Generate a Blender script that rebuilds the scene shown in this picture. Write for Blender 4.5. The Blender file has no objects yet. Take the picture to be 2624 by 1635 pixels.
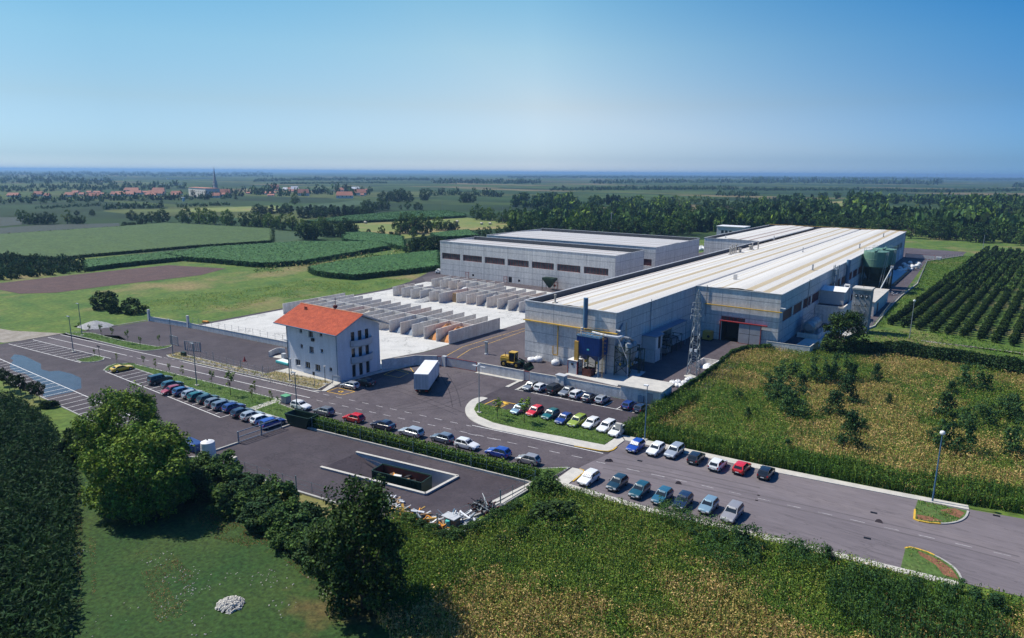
import bpy, bmesh, math, random
import numpy as np
from mathutils import Vector, Matrix

# ------------------------------------------------------------------ camera
# World frame: X runs along the factory front (to the right), Y runs along its long side (away), metres.
H = 41.0
FPX, PITCH, ROLL, AZ = 1744.0, 0.212422, 0.006979, 0.62629
_c, _s = math.cos(PITCH), math.sin(PITCH)
_fw = np.array([0, _c, -_s]); _up = np.array([0, _s, _c]); _r = np.array([1.0, 0, 0])
_R = _r*math.cos(ROLL) + _up*math.sin(ROLL); _U = -_r*math.sin(ROLL) + _up*math.cos(ROLL)
_A = np.array([math.sin(AZ), math.cos(AZ), 0]); _B = np.array([math.cos(AZ), -math.sin(AZ), 0]); _Z = np.array([0, 0, 1.0])
def _uv(v): return np.array([v@_B, v@_A, v@_Z])
CR, CU, CF = _uv(_R), _uv(_U), _uv(_fw)
scene = bpy.context.scene
col = scene.collection
cam = bpy.data.cameras.new('camera'); camo = bpy.data.objects.new('camera', cam); col.objects.link(camo)
cam.sensor_width = 36; cam.lens = FPX/2624*36; cam.clip_start = 1; cam.clip_end = 200000
camo.matrix_world = Matrix(((CR[0], CU[0], -CF[0], 0), (CR[1], CU[1], -CF[1], 0), (CR[2], CU[2], -CF[2], H), (0, 0, 0, 1)))
scene.camera = camo
# ------------------------------------------------------------------ light
SUN_AZ, SUN_EL = math.radians(78), math.radians(53)     # direction the shadows fall, height of the sun
w = bpy.data.worlds.new('World'); scene.world = w; w.use_nodes = True
nt = w.node_tree; bg = nt.nodes['Background']
sky = nt.nodes.new('ShaderNodeTexSky'); sky.sky_type = 'NISHITA'; sky.sun_disc = False
sky.sun_elevation = SUN_EL; sky.sun_rotation = SUN_AZ + math.pi
sky.altitude = 50; sky.air_density = 1.0; sky.dust_density = 0.9; sky.ozone_density = 3.0
# summer haze colour of the air: the low sky is paler and bluer than the clean model
tc = nt.nodes.new('ShaderNodeTexCoord'); sx_ = nt.nodes.new('ShaderNodeSeparateXYZ'); nt.links.new(tc.outputs['Generated'], sx_.inputs[0])
cr_ = nt.nodes.new('ShaderNodeValToRGB'); nt.links.new(sx_.outputs['Z'], cr_.inputs[0]); e_ = cr_.color_ramp.elements
e_[0].position = 0.0; e_[0].color = (1.75,1.62,1.95,1); e_[1].position = .5; e_[1].color = (.72,.95,1.10,1)
for p_, c_ in ((.018,(1.12,1.13,1.44,1)),(.09,(1.19,1.01,.96,1)),(.162,(1.14,1.11,.95,1)),(.235,(.85,1.09,.96,1)),(.36,(.70,.95,.98,1))): q_ = e_.new(p_); q_.color = c_
dt = nt.nodes.new('ShaderNodeVectorMath'); dt.operation = 'DOT_PRODUCT'; nt.links.new(tc.outputs['Generated'], dt.inputs[0]); dt.inputs[1].default_value = (-math.sin(SUN_AZ), -math.cos(SUN_AZ), 0)
mr_ = nt.nodes.new('ShaderNodeMapRange'); nt.links.new(dt.outputs['Value'], mr_.inputs[0]); mr_.inputs[1].default_value = -.3; mr_.inputs[2].default_value = .8
rc_ = nt.nodes.new('ShaderNodeValToRGB'); nt.links.new(mr_.outputs[0], rc_.inputs[0]); rc_.color_ramp.elements[0].color = (.16,.45,.81,1); rc_.color_ramp.elements[1].color = (.42,.62,.75,1); rc_.color_ramp.elements.new(.61).color = (.68,.855,.965,1)
def _mul(a, b):
    x_ = nt.nodes.new('ShaderNodeMix'); x_.data_type = 'RGBA'; x_.blend_type = 'MULTIPLY'; x_.inputs[0].default_value = 1; nt.links.new(a, x_.inputs[6]); nt.links.new(b, x_.inputs[7]); return x_.outputs[2]
def _math(op, a, b):
    x_ = nt.nodes.new('ShaderNodeMath'); x_.operation = op
    for i_, q_ in enumerate((a, b)):
        if isinstance(q_, float): x_.inputs[i_].default_value = q_
        else: nt.links.new(q_, x_.inputs[i_])
    return x_.outputs[0]
s_ = _math('MULTIPLY', sx_.outputs['Z'], _math('POWER', _math('SUBTRACT', 1.0, mr_.outputs[0]), 2.0))
r3 = nt.nodes.new('ShaderNodeValToRGB'); nt.links.new(s_, r3.inputs[0]); r3.color_ramp.elements[0].color = (1,1,1,1); r3.color_ramp.elements[1].position = .45; r3.color_ramp.elements[1].color = (.28,.80,1,1)
for p_, c_ in ((.016,(1.2,1.05,.98,1)),(.083,(.90,.94,.97,1)),(.15,(.62,.88,.98,1)),(.216,(.34,.86,1.0,1))): r3.color_ramp.elements.new(p_).color = c_
nt.links.new(_mul(_mul(_mul(sky.outputs[0], cr_.outputs[0]), rc_.outputs[0]), r3.outputs[0]), bg.inputs[0]); bg.inputs[1].default_value = 0.12
sl = bpy.data.lights.new('sun', 'SUN'); sl.energy = 4.6; sl.angle = math.radians(0.53); sl.color = (1.0, 0.94, 0.83)
so = bpy.data.objects.new('sun', sl); col.objects.link(so)
so.rotation_euler = Vector((math.sin(SUN_AZ)*math.cos(SUN_EL), math.cos(SUN_AZ)*math.cos(SUN_EL), -math.sin(SUN_EL))).to_track_quat('-Z', 'Y').to_euler()
scene.view_settings.view_transform = 'Standard'; scene.view_settings.look = 'None'
scene.view_settings.exposure = 0.32; scene.view_settings.gamma = 1.0
scene.cycles.max_bounces = 6; scene.cycles.diffuse_bounces = 3; scene.cycles.glossy_bounces = 2
scene.cycles.transmission_bounces = 3; scene.cycles.volume_bounces = 0; scene.cycles.transparent_max_bounces = 6
scene.cycles.caustics_reflective = False; scene.cycles.caustics_refractive = False
scene.cycles.use_adaptive_sampling = True; scene.cycles.adaptive_threshold = 0.02
HAZE = 0.00012

# ------------------------------------------------------------------ survey: where a mark of the photograph meets a level
ZN = {'A':(0,750,3.78),'B':(350,750,3.78),'C':(700,700,4.725),'D':(950,680,5.393),'E':(1250,740,5.04),'F':(1600,700,5.04),'G':(1950,600,5.04),'I':(800,900,4.32),'J':(1180,960,4.854),'K':(1450,1080,4.854),'L':(400,1000,4.854),'M':(800,1130,4.045),'N':(0,1000,2.381),'O':(850,1200,3.034),'Q':(1600,1200,2.37),'R':(1700,850,2.6266),'S':(2200,560,4.448),'T':(0,400,6.0675),'U':(2200,1050,3.36),'V':(1700,540,8.09),'a':(0,400,3.467),'b':(650,400,3.467),'c':(1300,400,3.467),'d':(1924,400,3.467),'f':(0,0,.9249)}
def ray(s, X, Y):
    a, b, k = ZN[s]; x = a+X/k-1312; y = b+Y/k-817.5
    return CR*x - CU*y + CF*FPX
def P(s, X, Y, z=0.0):
    d = ray(s, X, Y); t = (H-z)/max(-d[2], 1e-3); return (float(d[0]*t), float(d[1]*t), z)
def HGT(s, bx, by, tx, ty):
    b = P(s, bx, by); d = ray(s, tx, ty); t = math.hypot(b[0], b[1])/math.hypot(d[0], d[1]); return H+float(d[2]*t)
def DIST(p): return float(CF[0]*p[0]+CF[1]*p[1]+CF[2]*((p[2] if len(p) > 2 else 0)-H))
def PL(s, pts, z=0.0): return [P(s, x, y, z)[:2] for x, y in pts]

# ------------------------------------------------------------------ tagging
def tag(o, label=None, cat=None, group=None, kind=None):
    if label: o['label'] = label
    if cat: o['category'] = cat
    if group: o['group'] = group
    if kind: o['kind'] = kind
    return o
def thing(name, label, cat, loc=(0, 0, 0), rz=0, group=None):
    o = bpy.data.objects.new(name, None); o.empty_display_size = 0.3; col.objects.link(o)
    o.location = loc; o.rotation_euler = (0, 0, rz); return tag(o, label, cat, group)
class MB:
    def __init__(s): s.v = []; s.f = []; s.m = []
    def quad(s, a, b, c, d, m=0): s.face([a, b, c, d], m)
    def face(s, pts, m=0):
        n = len(s.v); s.v += [tuple(p) for p in pts]; s.f.append(tuple(range(n, n+len(pts)))); s.m.append(m)
    def box(s, x0, x1, y0, y1, z0, z1, m=0):
        n = len(s.v); s.v += [(x0,y0,z0),(x1,y0,z0),(x1,y1,z0),(x0,y1,z0),(x0,y0,z1),(x1,y0,z1),(x1,y1,z1),(x0,y1,z1)]
        for f in ((0,3,2,1),(4,5,6,7),(0,1,5,4),(1,2,6,5),(2,3,7,6),(3,0,4,7)): s.f.append(tuple(n+i for i in f)); s.m.append(m)
        return s
    def obox(s, c, size, rz=0, m=0, tilt=None):
        M = Matrix.Translation(c) @ (tilt.to_4x4() if tilt is not None else Matrix.Rotation(rz, 4, 'Z'))
        n = len(s.v); hx, hy, hz = size[0]/2, size[1]/2, size[2]/2
        for p in ((-hx,-hy,-hz),(hx,-hy,-hz),(hx,hy,-hz),(-hx,hy,-hz),(-hx,-hy,hz),(hx,-hy,hz),(hx,hy,hz),(-hx,hy,hz)): s.v.append(tuple(M @ Vector(p)))
        for f in ((0,3,2,1),(4,5,6,7),(0,1,5,4),(1,2,6,5),(2,3,7,6),(3,0,4,7)): s.f.append(tuple(n+i for i in f)); s.m.append(m)
        return s
    def tube(s, a, b, r0, r1=None, n=8, m=0, cap=True):
        a = Vector(a); b = Vector(b); r1 = r0 if r1 is None else r1
        d = (b-a).normalized(); u = d.orthogonal().normalized(); w_ = d.cross(u); k = len(s.v)
        for c, r in ((a, r0), (b, r1)):
            for i in range(n):
                t = 2*math.pi*i/n; s.v.append(tuple(c+u*r*math.cos(t)+w_*r*math.sin(t)))
        for i in range(n): s.f.append((k+i, k+(i+1)%n, k+n+(i+1)%n, k+n+i)); s.m.append(m)
        if cap: s.f.append(tuple(k+i for i in range(n-1, -1, -1))); s.m.append(m); s.f.append(tuple(k+n+i for i in range(n))); s.m.append(m)
        return s
    def path(s, pts, r, n=8, m=0):
        for i in range(len(pts)-1): s.tube(pts[i], pts[i+1], r, r, n, m)
        return s
    def prism(s, poly, z0, z1, m=0, mt=None):
        poly = [tuple(p[:2]) for p in poly]
        if sum(poly[i][0]*poly[(i+1)%len(poly)][1]-poly[(i+1)%len(poly)][0]*poly[i][1] for i in range(len(poly))) < 0: poly = poly[::-1]
        n = len(poly); k = len(s.v)
        s.v += [(x, y, z0) for x, y in poly]+[(x, y, z1) for x, y in poly]
        for i in range(n): s.f.append((k+i, k+(i+1)%n, k+n+(i+1)%n, k+n+i)); s.m.append(m)
        s.f.append(tuple(k+n+i for i in range(n))); s.m.append(m if mt is None else mt)
        return s
    def sheet(s, poly, z, m=0):
        poly = [tuple(p[:2]) for p in poly]
        if sum(poly[i][0]*poly[(i+1)%len(poly)][1]-poly[(i+1)%len(poly)][0]*poly[i][1] for i in range(len(poly))) < 0: poly = poly[::-1]
        s.face([(x, y, z) for x, y in poly], m); return s
    def lathe(s, c, prof, n=24, m=0):
        k = len(s.v)
        for r, z in prof:
            for i in range(n): t = 2*math.pi*i/n; s.v.append((c[0]+r*math.cos(t), c[1]+r*math.sin(t), c[2]+z))
        for j in range(len(prof)-1):
            for i in range(n): s.f.append((k+j*n+i, k+j*n+(i+1)%n, k+(j+1)*n+(i+1)%n, k+(j+1)*n+i)); s.m.append(m)
        s.f.append(tuple(k+(len(prof)-1)*n+i for i in range(n))); s.m.append(m)
        return s
    def build(s, name, mats, parent=None, local=False, bevel=0, smooth=False):
        me = bpy.data.meshes.new(name)
        if parent is not None and not local:
            p = parent.location; pp = parent.parent
            while pp is not None: p = p + pp.location; pp = pp.parent
            vs = [(a-p[0], b-p[1], c-p[2]) for a, b, c in s.v]
        else: vs = s.v
        me.from_pydata(vs, [], s.f)
        mats = mats if isinstance(mats, (list, tuple)) else [mats]
        for m in mats: me.materials.append(m)
        if len(mats) > 1: me.polygons.foreach_set('material_index', s.m)
        if smooth: me.polygons.foreach_set('use_smooth', [True]*len(me.polygons))
        if bevel:
            bm = bmesh.new(); bm.from_mesh(me); bmesh.ops.remove_doubles(bm, verts=bm.verts, dist=1e-4)
            bmesh.ops.bevel(bm, geom=list(bm.edges), offset=bevel, segments=2, profile=0.6, affect='EDGES', clamp_overlap=True)
            bm.to_mesh(me); bm.free()
        me.update()
        o = bpy.data.objects.new(name, me); col.objects.link(o)
        if parent is not None: o.parent = parent
        return o
def copy_tree(o, parent=None):
    c = o.copy(); col.objects.link(c); c.parent = parent
    for ch in list(o.children): copy_tree(ch, c)
    return c
def place(proto, loc, rz=0, sc=1.0, label=None, group=None, used=set()):
    if proto.name not in used and proto.get('_proto', 1): used.add(proto.name); o = proto
    else: o = copy_tree(proto)
    o.location = loc; o.rotation_euler = (0, 0, rz); o.scale = (sc,)*3 if not isinstance(sc, tuple) else sc
    if label: o['label'] = label
    if group: o['group'] = group
    return o

# ------------------------------------------------------------------ materials
def mat(name, c, c2=None, rough=0.8, scale=1.0, detail=6, lo=0.35, hi=0.65, bump=0.0, bscale=None, metal=0.0, spec=0.3, coat=0.0,
        c3=None, s3=0.05, lo3=0.5, hi3=0.7, isl=0.0, transl=0.0, stretch=None, grain=0.0, gscale=8.0, crack=0.0, streak=0.0, cscale=.12):
    m = bpy.data.materials.new(name); m.use_nodes = True; n = m.node_tree.nodes; l = m.node_tree.links
    b = n['Principled BSDF']; b.inputs['Roughness'].default_value = rough; b.inputs['Metallic'].default_value = metal
    b.inputs['Specular IOR Level'].default_value = spec; b.inputs['Coat Weight'].default_value = coat
    b.inputs['Base Color'].default_value = (*c, 1)
    geo = n.new('ShaderNodeNewGeometry'); src = geo.outputs['Position']
    if stretch:
        mp = n.new('ShaderNodeMapping'); mp.inputs['Scale'].default_value = stretch; l.new(src, mp.inputs[0]); src = mp.outputs[0]
    out = None
    def noise(sc, det=detail):
        t = n.new('ShaderNodeTexNoise'); t.inputs['Scale'].default_value = sc; t.inputs['Detail'].default_value = det
        t.inputs['Roughness'].default_value = 0.6; l.new(src, t.inputs['Vector']); return t.outputs['Fac']
    def ramp(f, a, b_):
        r = n.new('ShaderNodeMapRange'); r.inputs[1].default_value = a; r.inputs[2].default_value = b_; l.new(f, r.inputs[0]); return r.outputs[0]
    def mix(f, a, bb, mode='MIX'):
        x = n.new('ShaderNodeMix'); x.data_type = 'RGBA'; x.blend_type = mode
        if isinstance(f, float): x.inputs[0].default_value = f
        else: l.new(f, x.inputs[0])
        for i, q in ((6, a), (7, bb)):
            if isinstance(q, tuple): x.inputs[i].default_value = (*q, 1)
            else: l.new(q, x.inputs[i])
        return x.outputs[2]
    cur = c
    if c2: cur = mix(ramp(noise(scale), lo, hi), c, c2)
    if c3: cur = mix(ramp(noise(s3, 4), lo3, hi3), cur, c3)
    if grain:
        g = n.new('ShaderNodeMapRange'); l.new(noise(gscale, 3), g.inputs[0]); g.inputs[1].default_value = .3; g.inputs[2].default_value = .7
        g.inputs[3].default_value = 1-grain; g.inputs[4].default_value = 1+grain
        cx_ = n.new('ShaderNodeCombineColor')
        for i in range(3): l.new(g.outputs[0], cx_.inputs[i])
        cur = mix(1.0, cur, cx_.outputs[0], 'MULTIPLY')
    if crack:
        f_ = noise(cscale, 9); a_ = n.new('ShaderNodeMath'); a_.operation = 'SUBTRACT'; l.new(f_, a_.inputs[0]); a_.inputs[1].default_value = .5
        b2 = n.new('ShaderNodeMath'); b2.operation = 'ABSOLUTE'; l.new(a_.outputs[0], b2.inputs[0]); g = n.new('ShaderNodeMapRange'); l.new(b2.outputs[0], g.inputs[0]); g.inputs[1].default_value = .0015; g.inputs[2].default_value = .006; g.inputs[3].default_value = 1-crack; g.inputs[4].default_value = 1.0
        cx_ = n.new('ShaderNodeCombineColor')
        for i in range(3): l.new(g.outputs[0], cx_.inputs[i])
        cur = mix(1.0, cur, cx_.outputs[0], 'MULTIPLY')
    if streak:
        mp2 = n.new('ShaderNodeMapping'); mp2.inputs['Scale'].default_value = (1.6,1.6,.10); l.new(geo.outputs['Position'], mp2.inputs[0]); t_ = n.new('ShaderNodeTexNoise'); t_.inputs['Scale'].default_value = 1.0; t_.inputs['Detail'].default_value = 6; l.new(mp2.outputs[0], t_.inputs['Vector'])
        g = n.new('ShaderNodeMapRange'); l.new(t_.outputs['Fac'], g.inputs[0]); g.inputs[1].default_value = .35; g.inputs[2].default_value = .62; g.inputs[3].default_value = 1-streak; g.inputs[4].default_value = 1.0
        cx_ = n.new('ShaderNodeCombineColor')
        for i in range(3): l.new(g.outputs[0], cx_.inputs[i])
        cur = mix(1.0, cur, cx_.outputs[0], 'MULTIPLY')
    if isl:
        g = n.new('ShaderNodeMapRange'); l.new(geo.outputs['Random Per Island'], g.inputs[0]); g.inputs[3].default_value = 1-isl; g.inputs[4].default_value = 1+isl
        cx_ = n.new('ShaderNodeCombineColor')
        for i in range(3): l.new(g.outputs[0], cx_.inputs[i])
        cur = mix(1.0, cur, cx_.outputs[0], 'MULTIPLY')
    if not isinstance(cur, tuple): l.new(cur, b.inputs['Base Color'])
    if bump:
        bp = n.new('ShaderNodeBump'); bp.inputs['Strength'].default_value = bump; bp.inputs['Distance'].default_value = 0.1
        l.new(noise(bscale or scale*3), bp.inputs['Height']); l.new(bp.outputs[0], b.inputs['Normal'])
    if transl:
        tr = n.new('ShaderNodeBsdfTranslucent')
        if isinstance(cur, tuple): tr.inputs[0].default_value = (*cur, 1)
        else: l.new(cur, tr.inputs[0])
        ms = n.new('ShaderNodeMixShader'); ms.inputs[0].default_value = transl
        l.new(b.outputs[0], ms.inputs[1]); l.new(tr.outputs[0], ms.inputs[2]); l.new(ms.outputs[0], n['Material Output'].inputs[0])
    return m
M = {}
M['asphalt'] = mat('asphalt', (.095,.078,.086), (.066,.054,.061), .85, .35, c3=(.115,.096,.100), s3=.06, lo3=.45, hi3=.75, bump=.15, bscale=20, grain=.16, gscale=3, crack=.35)
M['asphalt_dark'] = mat('asphalt_dark', (.060,.048,.056), (.043,.034,.041), .85, .3, c3=(.082,.067,.074), s3=.09, lo3=.5, hi3=.75, bump=.15, bscale=20, grain=.16, gscale=3, crack=.35)
M['asphalt_road'] = mat('asphalt_road', (.165,.142,.150), (.130,.112,.120), .85, .25, c3=(.195,.165,.165), s3=.05, bump=.15, bscale=20, grain=.14, gscale=2, crack=.25, stretch=(.22,1.4,1))
M['puddle'] = mat('puddle', (.055,.062,.085), (.05,.05,.065), .22, .5, spec=.42, grain=.2, gscale=.6)
M['concrete'] = mat('concrete', (.54,.525,.49), (.46,.45,.42), .85, .25, c3=(.38,.36,.33), s3=.09, lo3=.60, hi3=.80, grain=.08, gscale=2, crack=.45, cscale=.07)
M['pavement'] = mat('pavement', (.52,.49,.43), (.42,.40,.36), .85, .8, grain=.08, gscale=6)
M['kerb'] = mat('kerb', (.42,.41,.38), (.30,.29,.27), .85, .9)
M['kerb_yellow'] = mat('kerb_yellow', (.72,.42,.03), (.5,.33,.06), .7, 2.0)
M['paint_white'] = mat('paint_white', (.68,.67,.64), (.42,.40,.40), .7, 1.6, lo=.45, hi=.75)
M['paint_dash'] = mat('paint_dash', (.52,.50,.49), (.24,.22,.23), .7, 1.6, lo=.42, hi=.75)
M['paint_faded'] = mat('paint_faded', (.42,.40,.39), (.2,.18,.19), .7, 1.6, lo=.4, hi=.7)
M['paint_yellow'] = mat('paint_yellow', (.72,.42,.04), (.4,.26,.06), .7, 1.6, lo=.45, hi=.75)
M['wallconc'] = mat('wallconc', (.64,.625,.60), (.54,.53,.52), .9, 1.3, c3=(.68,.66,.63), s3=.12, grain=.12, gscale=2.5, streak=.18)
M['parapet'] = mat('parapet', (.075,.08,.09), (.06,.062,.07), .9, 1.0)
M['bayconc'] = mat('bayconc', (.70,.665,.61), (.60,.57,.52), .9, .9, c3=(.64,.52,.43), s3=.08, grain=.10, gscale=2.5, streak=.16)
M['joint'] = mat('joint', (.20,.20,.21))
M['roofwhite'] = mat('roofwhite', (.60,.58,.54), (.54,.52,.48), .75, .25, c3=(.64,.61,.56), s3=.05, stretch=(1,.12,1), grain=.04, gscale=4)
M['roofwhite2'] = mat('roofwhite2', (.53,.505,.46), (.57,.545,.50), .75, .25, stretch=(1,.12,1), grain=.04, gscale=4)
M['skylight'] = mat('skylight', (.43,.345,.21), (.48,.39,.25), .6, .3, stretch=(1,.12,1), grain=.06, gscale=4)
M['skygrey'] = mat('skygrey', (.26,.19,.155), (.33,.25,.20), .6, .3, stretch=(1,.12,1), grain=.06, gscale=4)
M['plaster'] = mat('plaster', (.64,.66,.71), (.57,.59,.64), .9, .35, grain=.06, gscale=4, streak=.10)
M['tile'] = mat('tile', (.46,.088,.034), (.32,.055,.022), .75, .8, grain=.25, gscale=5)
M['ridge'] = mat('ridge', (.62,.25,.12), (.5,.18,.08), .75, 2.2)
M['white'] = mat('white', (.74,.74,.73), (.66,.66,.65), .5, .8)
M['grey'] = mat('grey', (.33,.34,.36), (.27,.28,.30), .6, .8)
M['greylight'] = mat('greylight', (.48,.49,.50), (.41,.42,.43), .6, .8)
M['dark'] = mat('dark', (.02,.02,.024), rough=.6)
M['black'] = mat('black', (.008,.008,.009), rough=.5)
M['glass'] = mat('glass', (.012,.016,.024), rough=.06, spec=.6)
M['glasscar'] = mat('glasscar', (.015,.020,.028), rough=.05, spec=.38)
M['glassdull'] = mat('glassdull', (.045,.035,.040), (.10,.085,.085), .35, .5)
M['red'] = mat('red', (.32,.028,.025), (.25,.025,.02), .5, 1)
M['yellow'] = mat('yellow', (.58,.36,.05), (.48,.30,.045), .45, 1)
M['ochre'] = mat('ochre', (.55,.33,.07), (.46,.27,.06), .5, 1)
M['blue'] = mat('blue', (.014,.055,.21), (.011,.045,.17), .45, .8)
M['steelblue'] = mat('steelblue', (.075,.16,.26), (.06,.13,.22), .4, .8)
M['steel'] = mat('steel', (.36,.37,.38), (.28,.29,.30), .4, 1.2, metal=.5)
M['galv'] = mat('galv', (.30,.33,.35), (.24,.27,.29), .5, 1.2, metal=.3)
M['lampgreen'] = mat('lampgreen', (.10,.17,.18), rough=.5)
M['green_dark'] = mat('green_dark', (.008,.028,.018), (.012,.035,.02), .45, .8)
M['rust'] = mat('rust', (.12,.035,.025), (.07,.025,.02), .8, 1.2)
M['silogreen'] = mat('silogreen', (.13,.24,.175), (.10,.20,.145), .5, .5)
M['tyre'] = mat('tyre', (.012,.012,.012), rough=.8)
M['rim'] = mat('rim', (.35,.36,.37), rough=.35, metal=.6)
M['plastic'] = mat('plastic', (.025,.026,.028), rough=.6)
M['bark'] = mat('bark', (.11,.085,.06), (.07,.055,.04), .95, 3, bump=.4)
M['sand'] = mat('sand', (.60,.27,.10), (.50,.22,.08), .95, .8, grain=.12, gscale=4)
M['gravel'] = mat('gravel', (.38,.38,.37), (.26,.26,.26), .95, 1.5, grain=.2, gscale=4)
M['gravelblue'] = mat('gravelblue', (.27,.31,.36), (.20,.23,.27), .95, 1.5, grain=.2, gscale=4)
M['creamsand'] = mat('creamsand', (.58,.52,.40), (.50,.45,.36), .95, 1.0, grain=.1, gscale=4)
M['orange'] = mat('orange', (.65,.26,.03), rough=.7)
M['wood'] = mat('wood', (.33,.22,.12), (.22,.14,.08), .85, 2)
M['stone'] = mat('stone', (.44,.41,.36), (.30,.27,.23), .9, 2, isl=.3)
M['teal'] = mat('teal', (.10,.48,.45), rough=.4)
# ground surfaces
M['meadow'] = mat('meadow', (.045,.104,.014), (.105,.150,.024), .95, .13, c3=(.200,.160,.065), s3=.035, lo3=.52, hi3=.70, grain=.35, gscale=.9, bump=.5, bscale=1.2)
M['lawn'] = mat('lawn', (.018,.054,.010), (.036,.066,.013), .95, .12, c3=(.12,.075,.030), s3=.09, lo3=.56, hi3=.74, grain=.5, gscale=2.2, bump=.8, bscale=2.5)
M['verge'] = mat('verge', (.050,.105,.020), (.085,.130,.032), .95, .35, grain=.35, gscale=2.2, bump=.5, bscale=3)
M['dryground'] = mat('dryground', (.26,.20,.10), (.14,.14,.05), .95, .4, c3=(.34,.28,.18), s3=.3, grain=.3, gscale=2.2, bump=.5, bscale=3)
M['redsoil'] = mat('redsoil', (.23,.10,.055), (.16,.075,.04), .95, 1.2, grain=.3, gscale=3)
M['soil'] = mat('soil', (.100,.058,.052), (.072,.043,.040), .95, .25, grain=.22, gscale=1.2, bump=.6, bscale=1.5)
M['track'] = mat('track', (.30,.27,.23), (.22,.19,.15), .95, .4, grain=.15, gscale=1.5)
M['hay'] = mat('hay', (.17,.19,.045), (.12,.17,.04), .95, .03, c3=(.25,.19,.08), s3=.02, lo3=.5, hi3=.62, grain=.15, gscale=.4)
M['corn'] = mat('corn', (.028,.092,.026), (.050,.125,.034), .9, .5, grain=.35, gscale=.6, isl=.14)
M['cornpale'] = mat('cornpale', (.056,.100,.022), (.040,.080,.020), .9, .12, grain=.3, gscale=.8, isl=.15)
M['cornbase'] = mat('cornbase', (.026,.060,.020), (.040,.078,.026), .9, .06, grain=.25, gscale=.6)
M['orchdark'] = mat('orchdark', (.040,.048,.040), (.024,.040,.028), .9, .3, grain=.35, gscale=.8)
def leaf(name, c, c2, sc=.35, tr=.14, isl=.45, lo=.42, hi=.58, k=1.0): return mat(name, tuple(v*k for v in c), tuple(v*k for v in c2), .7, sc, 3, lo, hi, isl=isl, transl=tr, spec=.10)
M['leaf_mid'] = leaf('leaf_mid', (.036,.074,.018), (.060,.100,.020), k=1.45)
M['leaf_dark'] = leaf('leaf_dark', (.018,.040,.012), (.032,.058,.015))
M['leaf_bright'] = leaf('leaf_bright', (.070,.130,.018), (.120,.165,.020), .5, k=1.5)
M['leaf_yellow'] = leaf('leaf_yellow', (.19,.20,.025), (.13,.17,.022), .5)
M['leaf_blue'] = leaf('leaf_blue', (.026,.070,.028), (.040,.088,.032))
M['leaf_far'] = leaf('leaf_far', (.024,.056,.020), (.045,.080,.022), .05, .1, k=1.7)
M['corn_leaf'] = leaf('corn_leaf', (.016,.046,.014), (.030,.068,.020), .25, .2, .5)
M['weed_green'] = leaf('weed_green', (.105,.195,.026), (.165,.240,.036), .12, .2, .4)
M['weed_dark'] = leaf('weed_dark', (.046,.105,.022), (.070,.135,.028), .3, .2, .35)
M['weed_dry'] = leaf('weed_dry', (.56,.39,.16), (.40,.31,.10), .22, .2, .4)
M['grass_dry'] = leaf('grass_dry', (.40,.31,.14), (.28,.24,.09), .2, .2, .35)
M['grass'] = leaf('grass', (.075,.165,.024), (.115,.200,.032), .3, .2, .35)
M['grass_rust'] = leaf('grass_rust', (.24,.11,.045), (.17,.10,.04), .4, .1, .35)
M['weed_olive'] = leaf('weed_olive', (.22,.24,.045), (.16,.19,.036), .2, .2, .4)
M['weed_brown'] = leaf('weed_brown', (.27,.15,.055), (.19,.11,.045), .3, .15, .4)
# ------------------------------------------------------------------ ground
def farmland():
    m = bpy.data.materials.new('farmland'); m.use_nodes = True; n = m.node_tree.nodes; l = m.node_tree.links; b = n['Principled BSDF']
    b.inputs['Roughness'].default_value = .95; b.inputs['Specular IOR Level'].default_value = .15
    g = n.new('ShaderNodeNewGeometry'); mp = n.new('ShaderNodeMapping'); mp.inputs['Rotation'].default_value = (0, 0, .22); mp.inputs['Scale'].default_value = (1/330, 1/120, 0)
    l.new(g.outputs['Position'], mp.inputs[0])
    v = n.new('ShaderNodeTexVoronoi'); v.distance = 'CHEBYCHEV'; v.inputs['Randomness'].default_value = .8; v.inputs['Scale'].default_value = 1.0; l.new(mp.outputs[0], v.inputs['Vector'])
    sx = n.new('ShaderNodeSeparateColor'); l.new(v.outputs['Color'], sx.inputs[0])
    r = n.new('ShaderNodeValToRGB'); r.color_ramp.interpolation = 'CONSTANT'; l.new(sx.outputs[0], r.inputs[0])
    cs = [(.0, (.030,.066,.018)), (.16, (.052,.092,.020)), (.30, (.026,.054,.018)), (.42, (.070,.108,.024)), (.55, (.038,.076,.020)), (.68, (.095,.120,.034)), (.77, (.028,.058,.020)), (.86, (.19,.155,.075)), (.92, (.056,.094,.024))]
    e = r.color_ramp.elements; e[0].color = (*cs[0][1], 1); e[1].position = cs[1][0]; e[1].color = (*cs[1][1], 1)
    for p, c in cs[2:]: q = e.new(p); q.color = (*c, 1)
    t = n.new('ShaderNodeTexNoise'); t.inputs['Scale'].default_value = .012; t.inputs['Detail'].default_value = 8; l.new(g.outputs['Position'], t.inputs['Vector'])
    mr = n.new('ShaderNodeMapRange'); mr.inputs[1].default_value = .3; mr.inputs[2].default_value = .7; mr.inputs[3].default_value = .42; mr.inputs[4].default_value = 1.0; l.new(t.outputs['Fac'], mr.inputs[0])
    cc = n.new('ShaderNodeCombineColor')
    for i in range(3): l.new(mr.outputs[0], cc.inputs[i])
    x = n.new('ShaderNodeMix'); x.data_type = 'RGBA'; x.blend_type = 'MULTIPLY'; x.inputs[0].default_value = 1
    l.new(r.outputs[0], x.inputs[6]); l.new(cc.outputs[0], x.inputs[7]); l.new(x.outputs[2], b.inputs['Base Color']); return m
M['farmland'] = farmland()
def struct(name, mb, mats, **k): return tag(mb.build(name, mats, **k), kind='structure')
g = MB(); R_ = 60000
rr = [-R_, -8000, -1500, -300, -75, -55.5, 300, 1500, 8000, R_]; rq = [-R_, -8000, -1500, -300, 55.9, 66.2, 300, 1500, 8000, R_]
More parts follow.
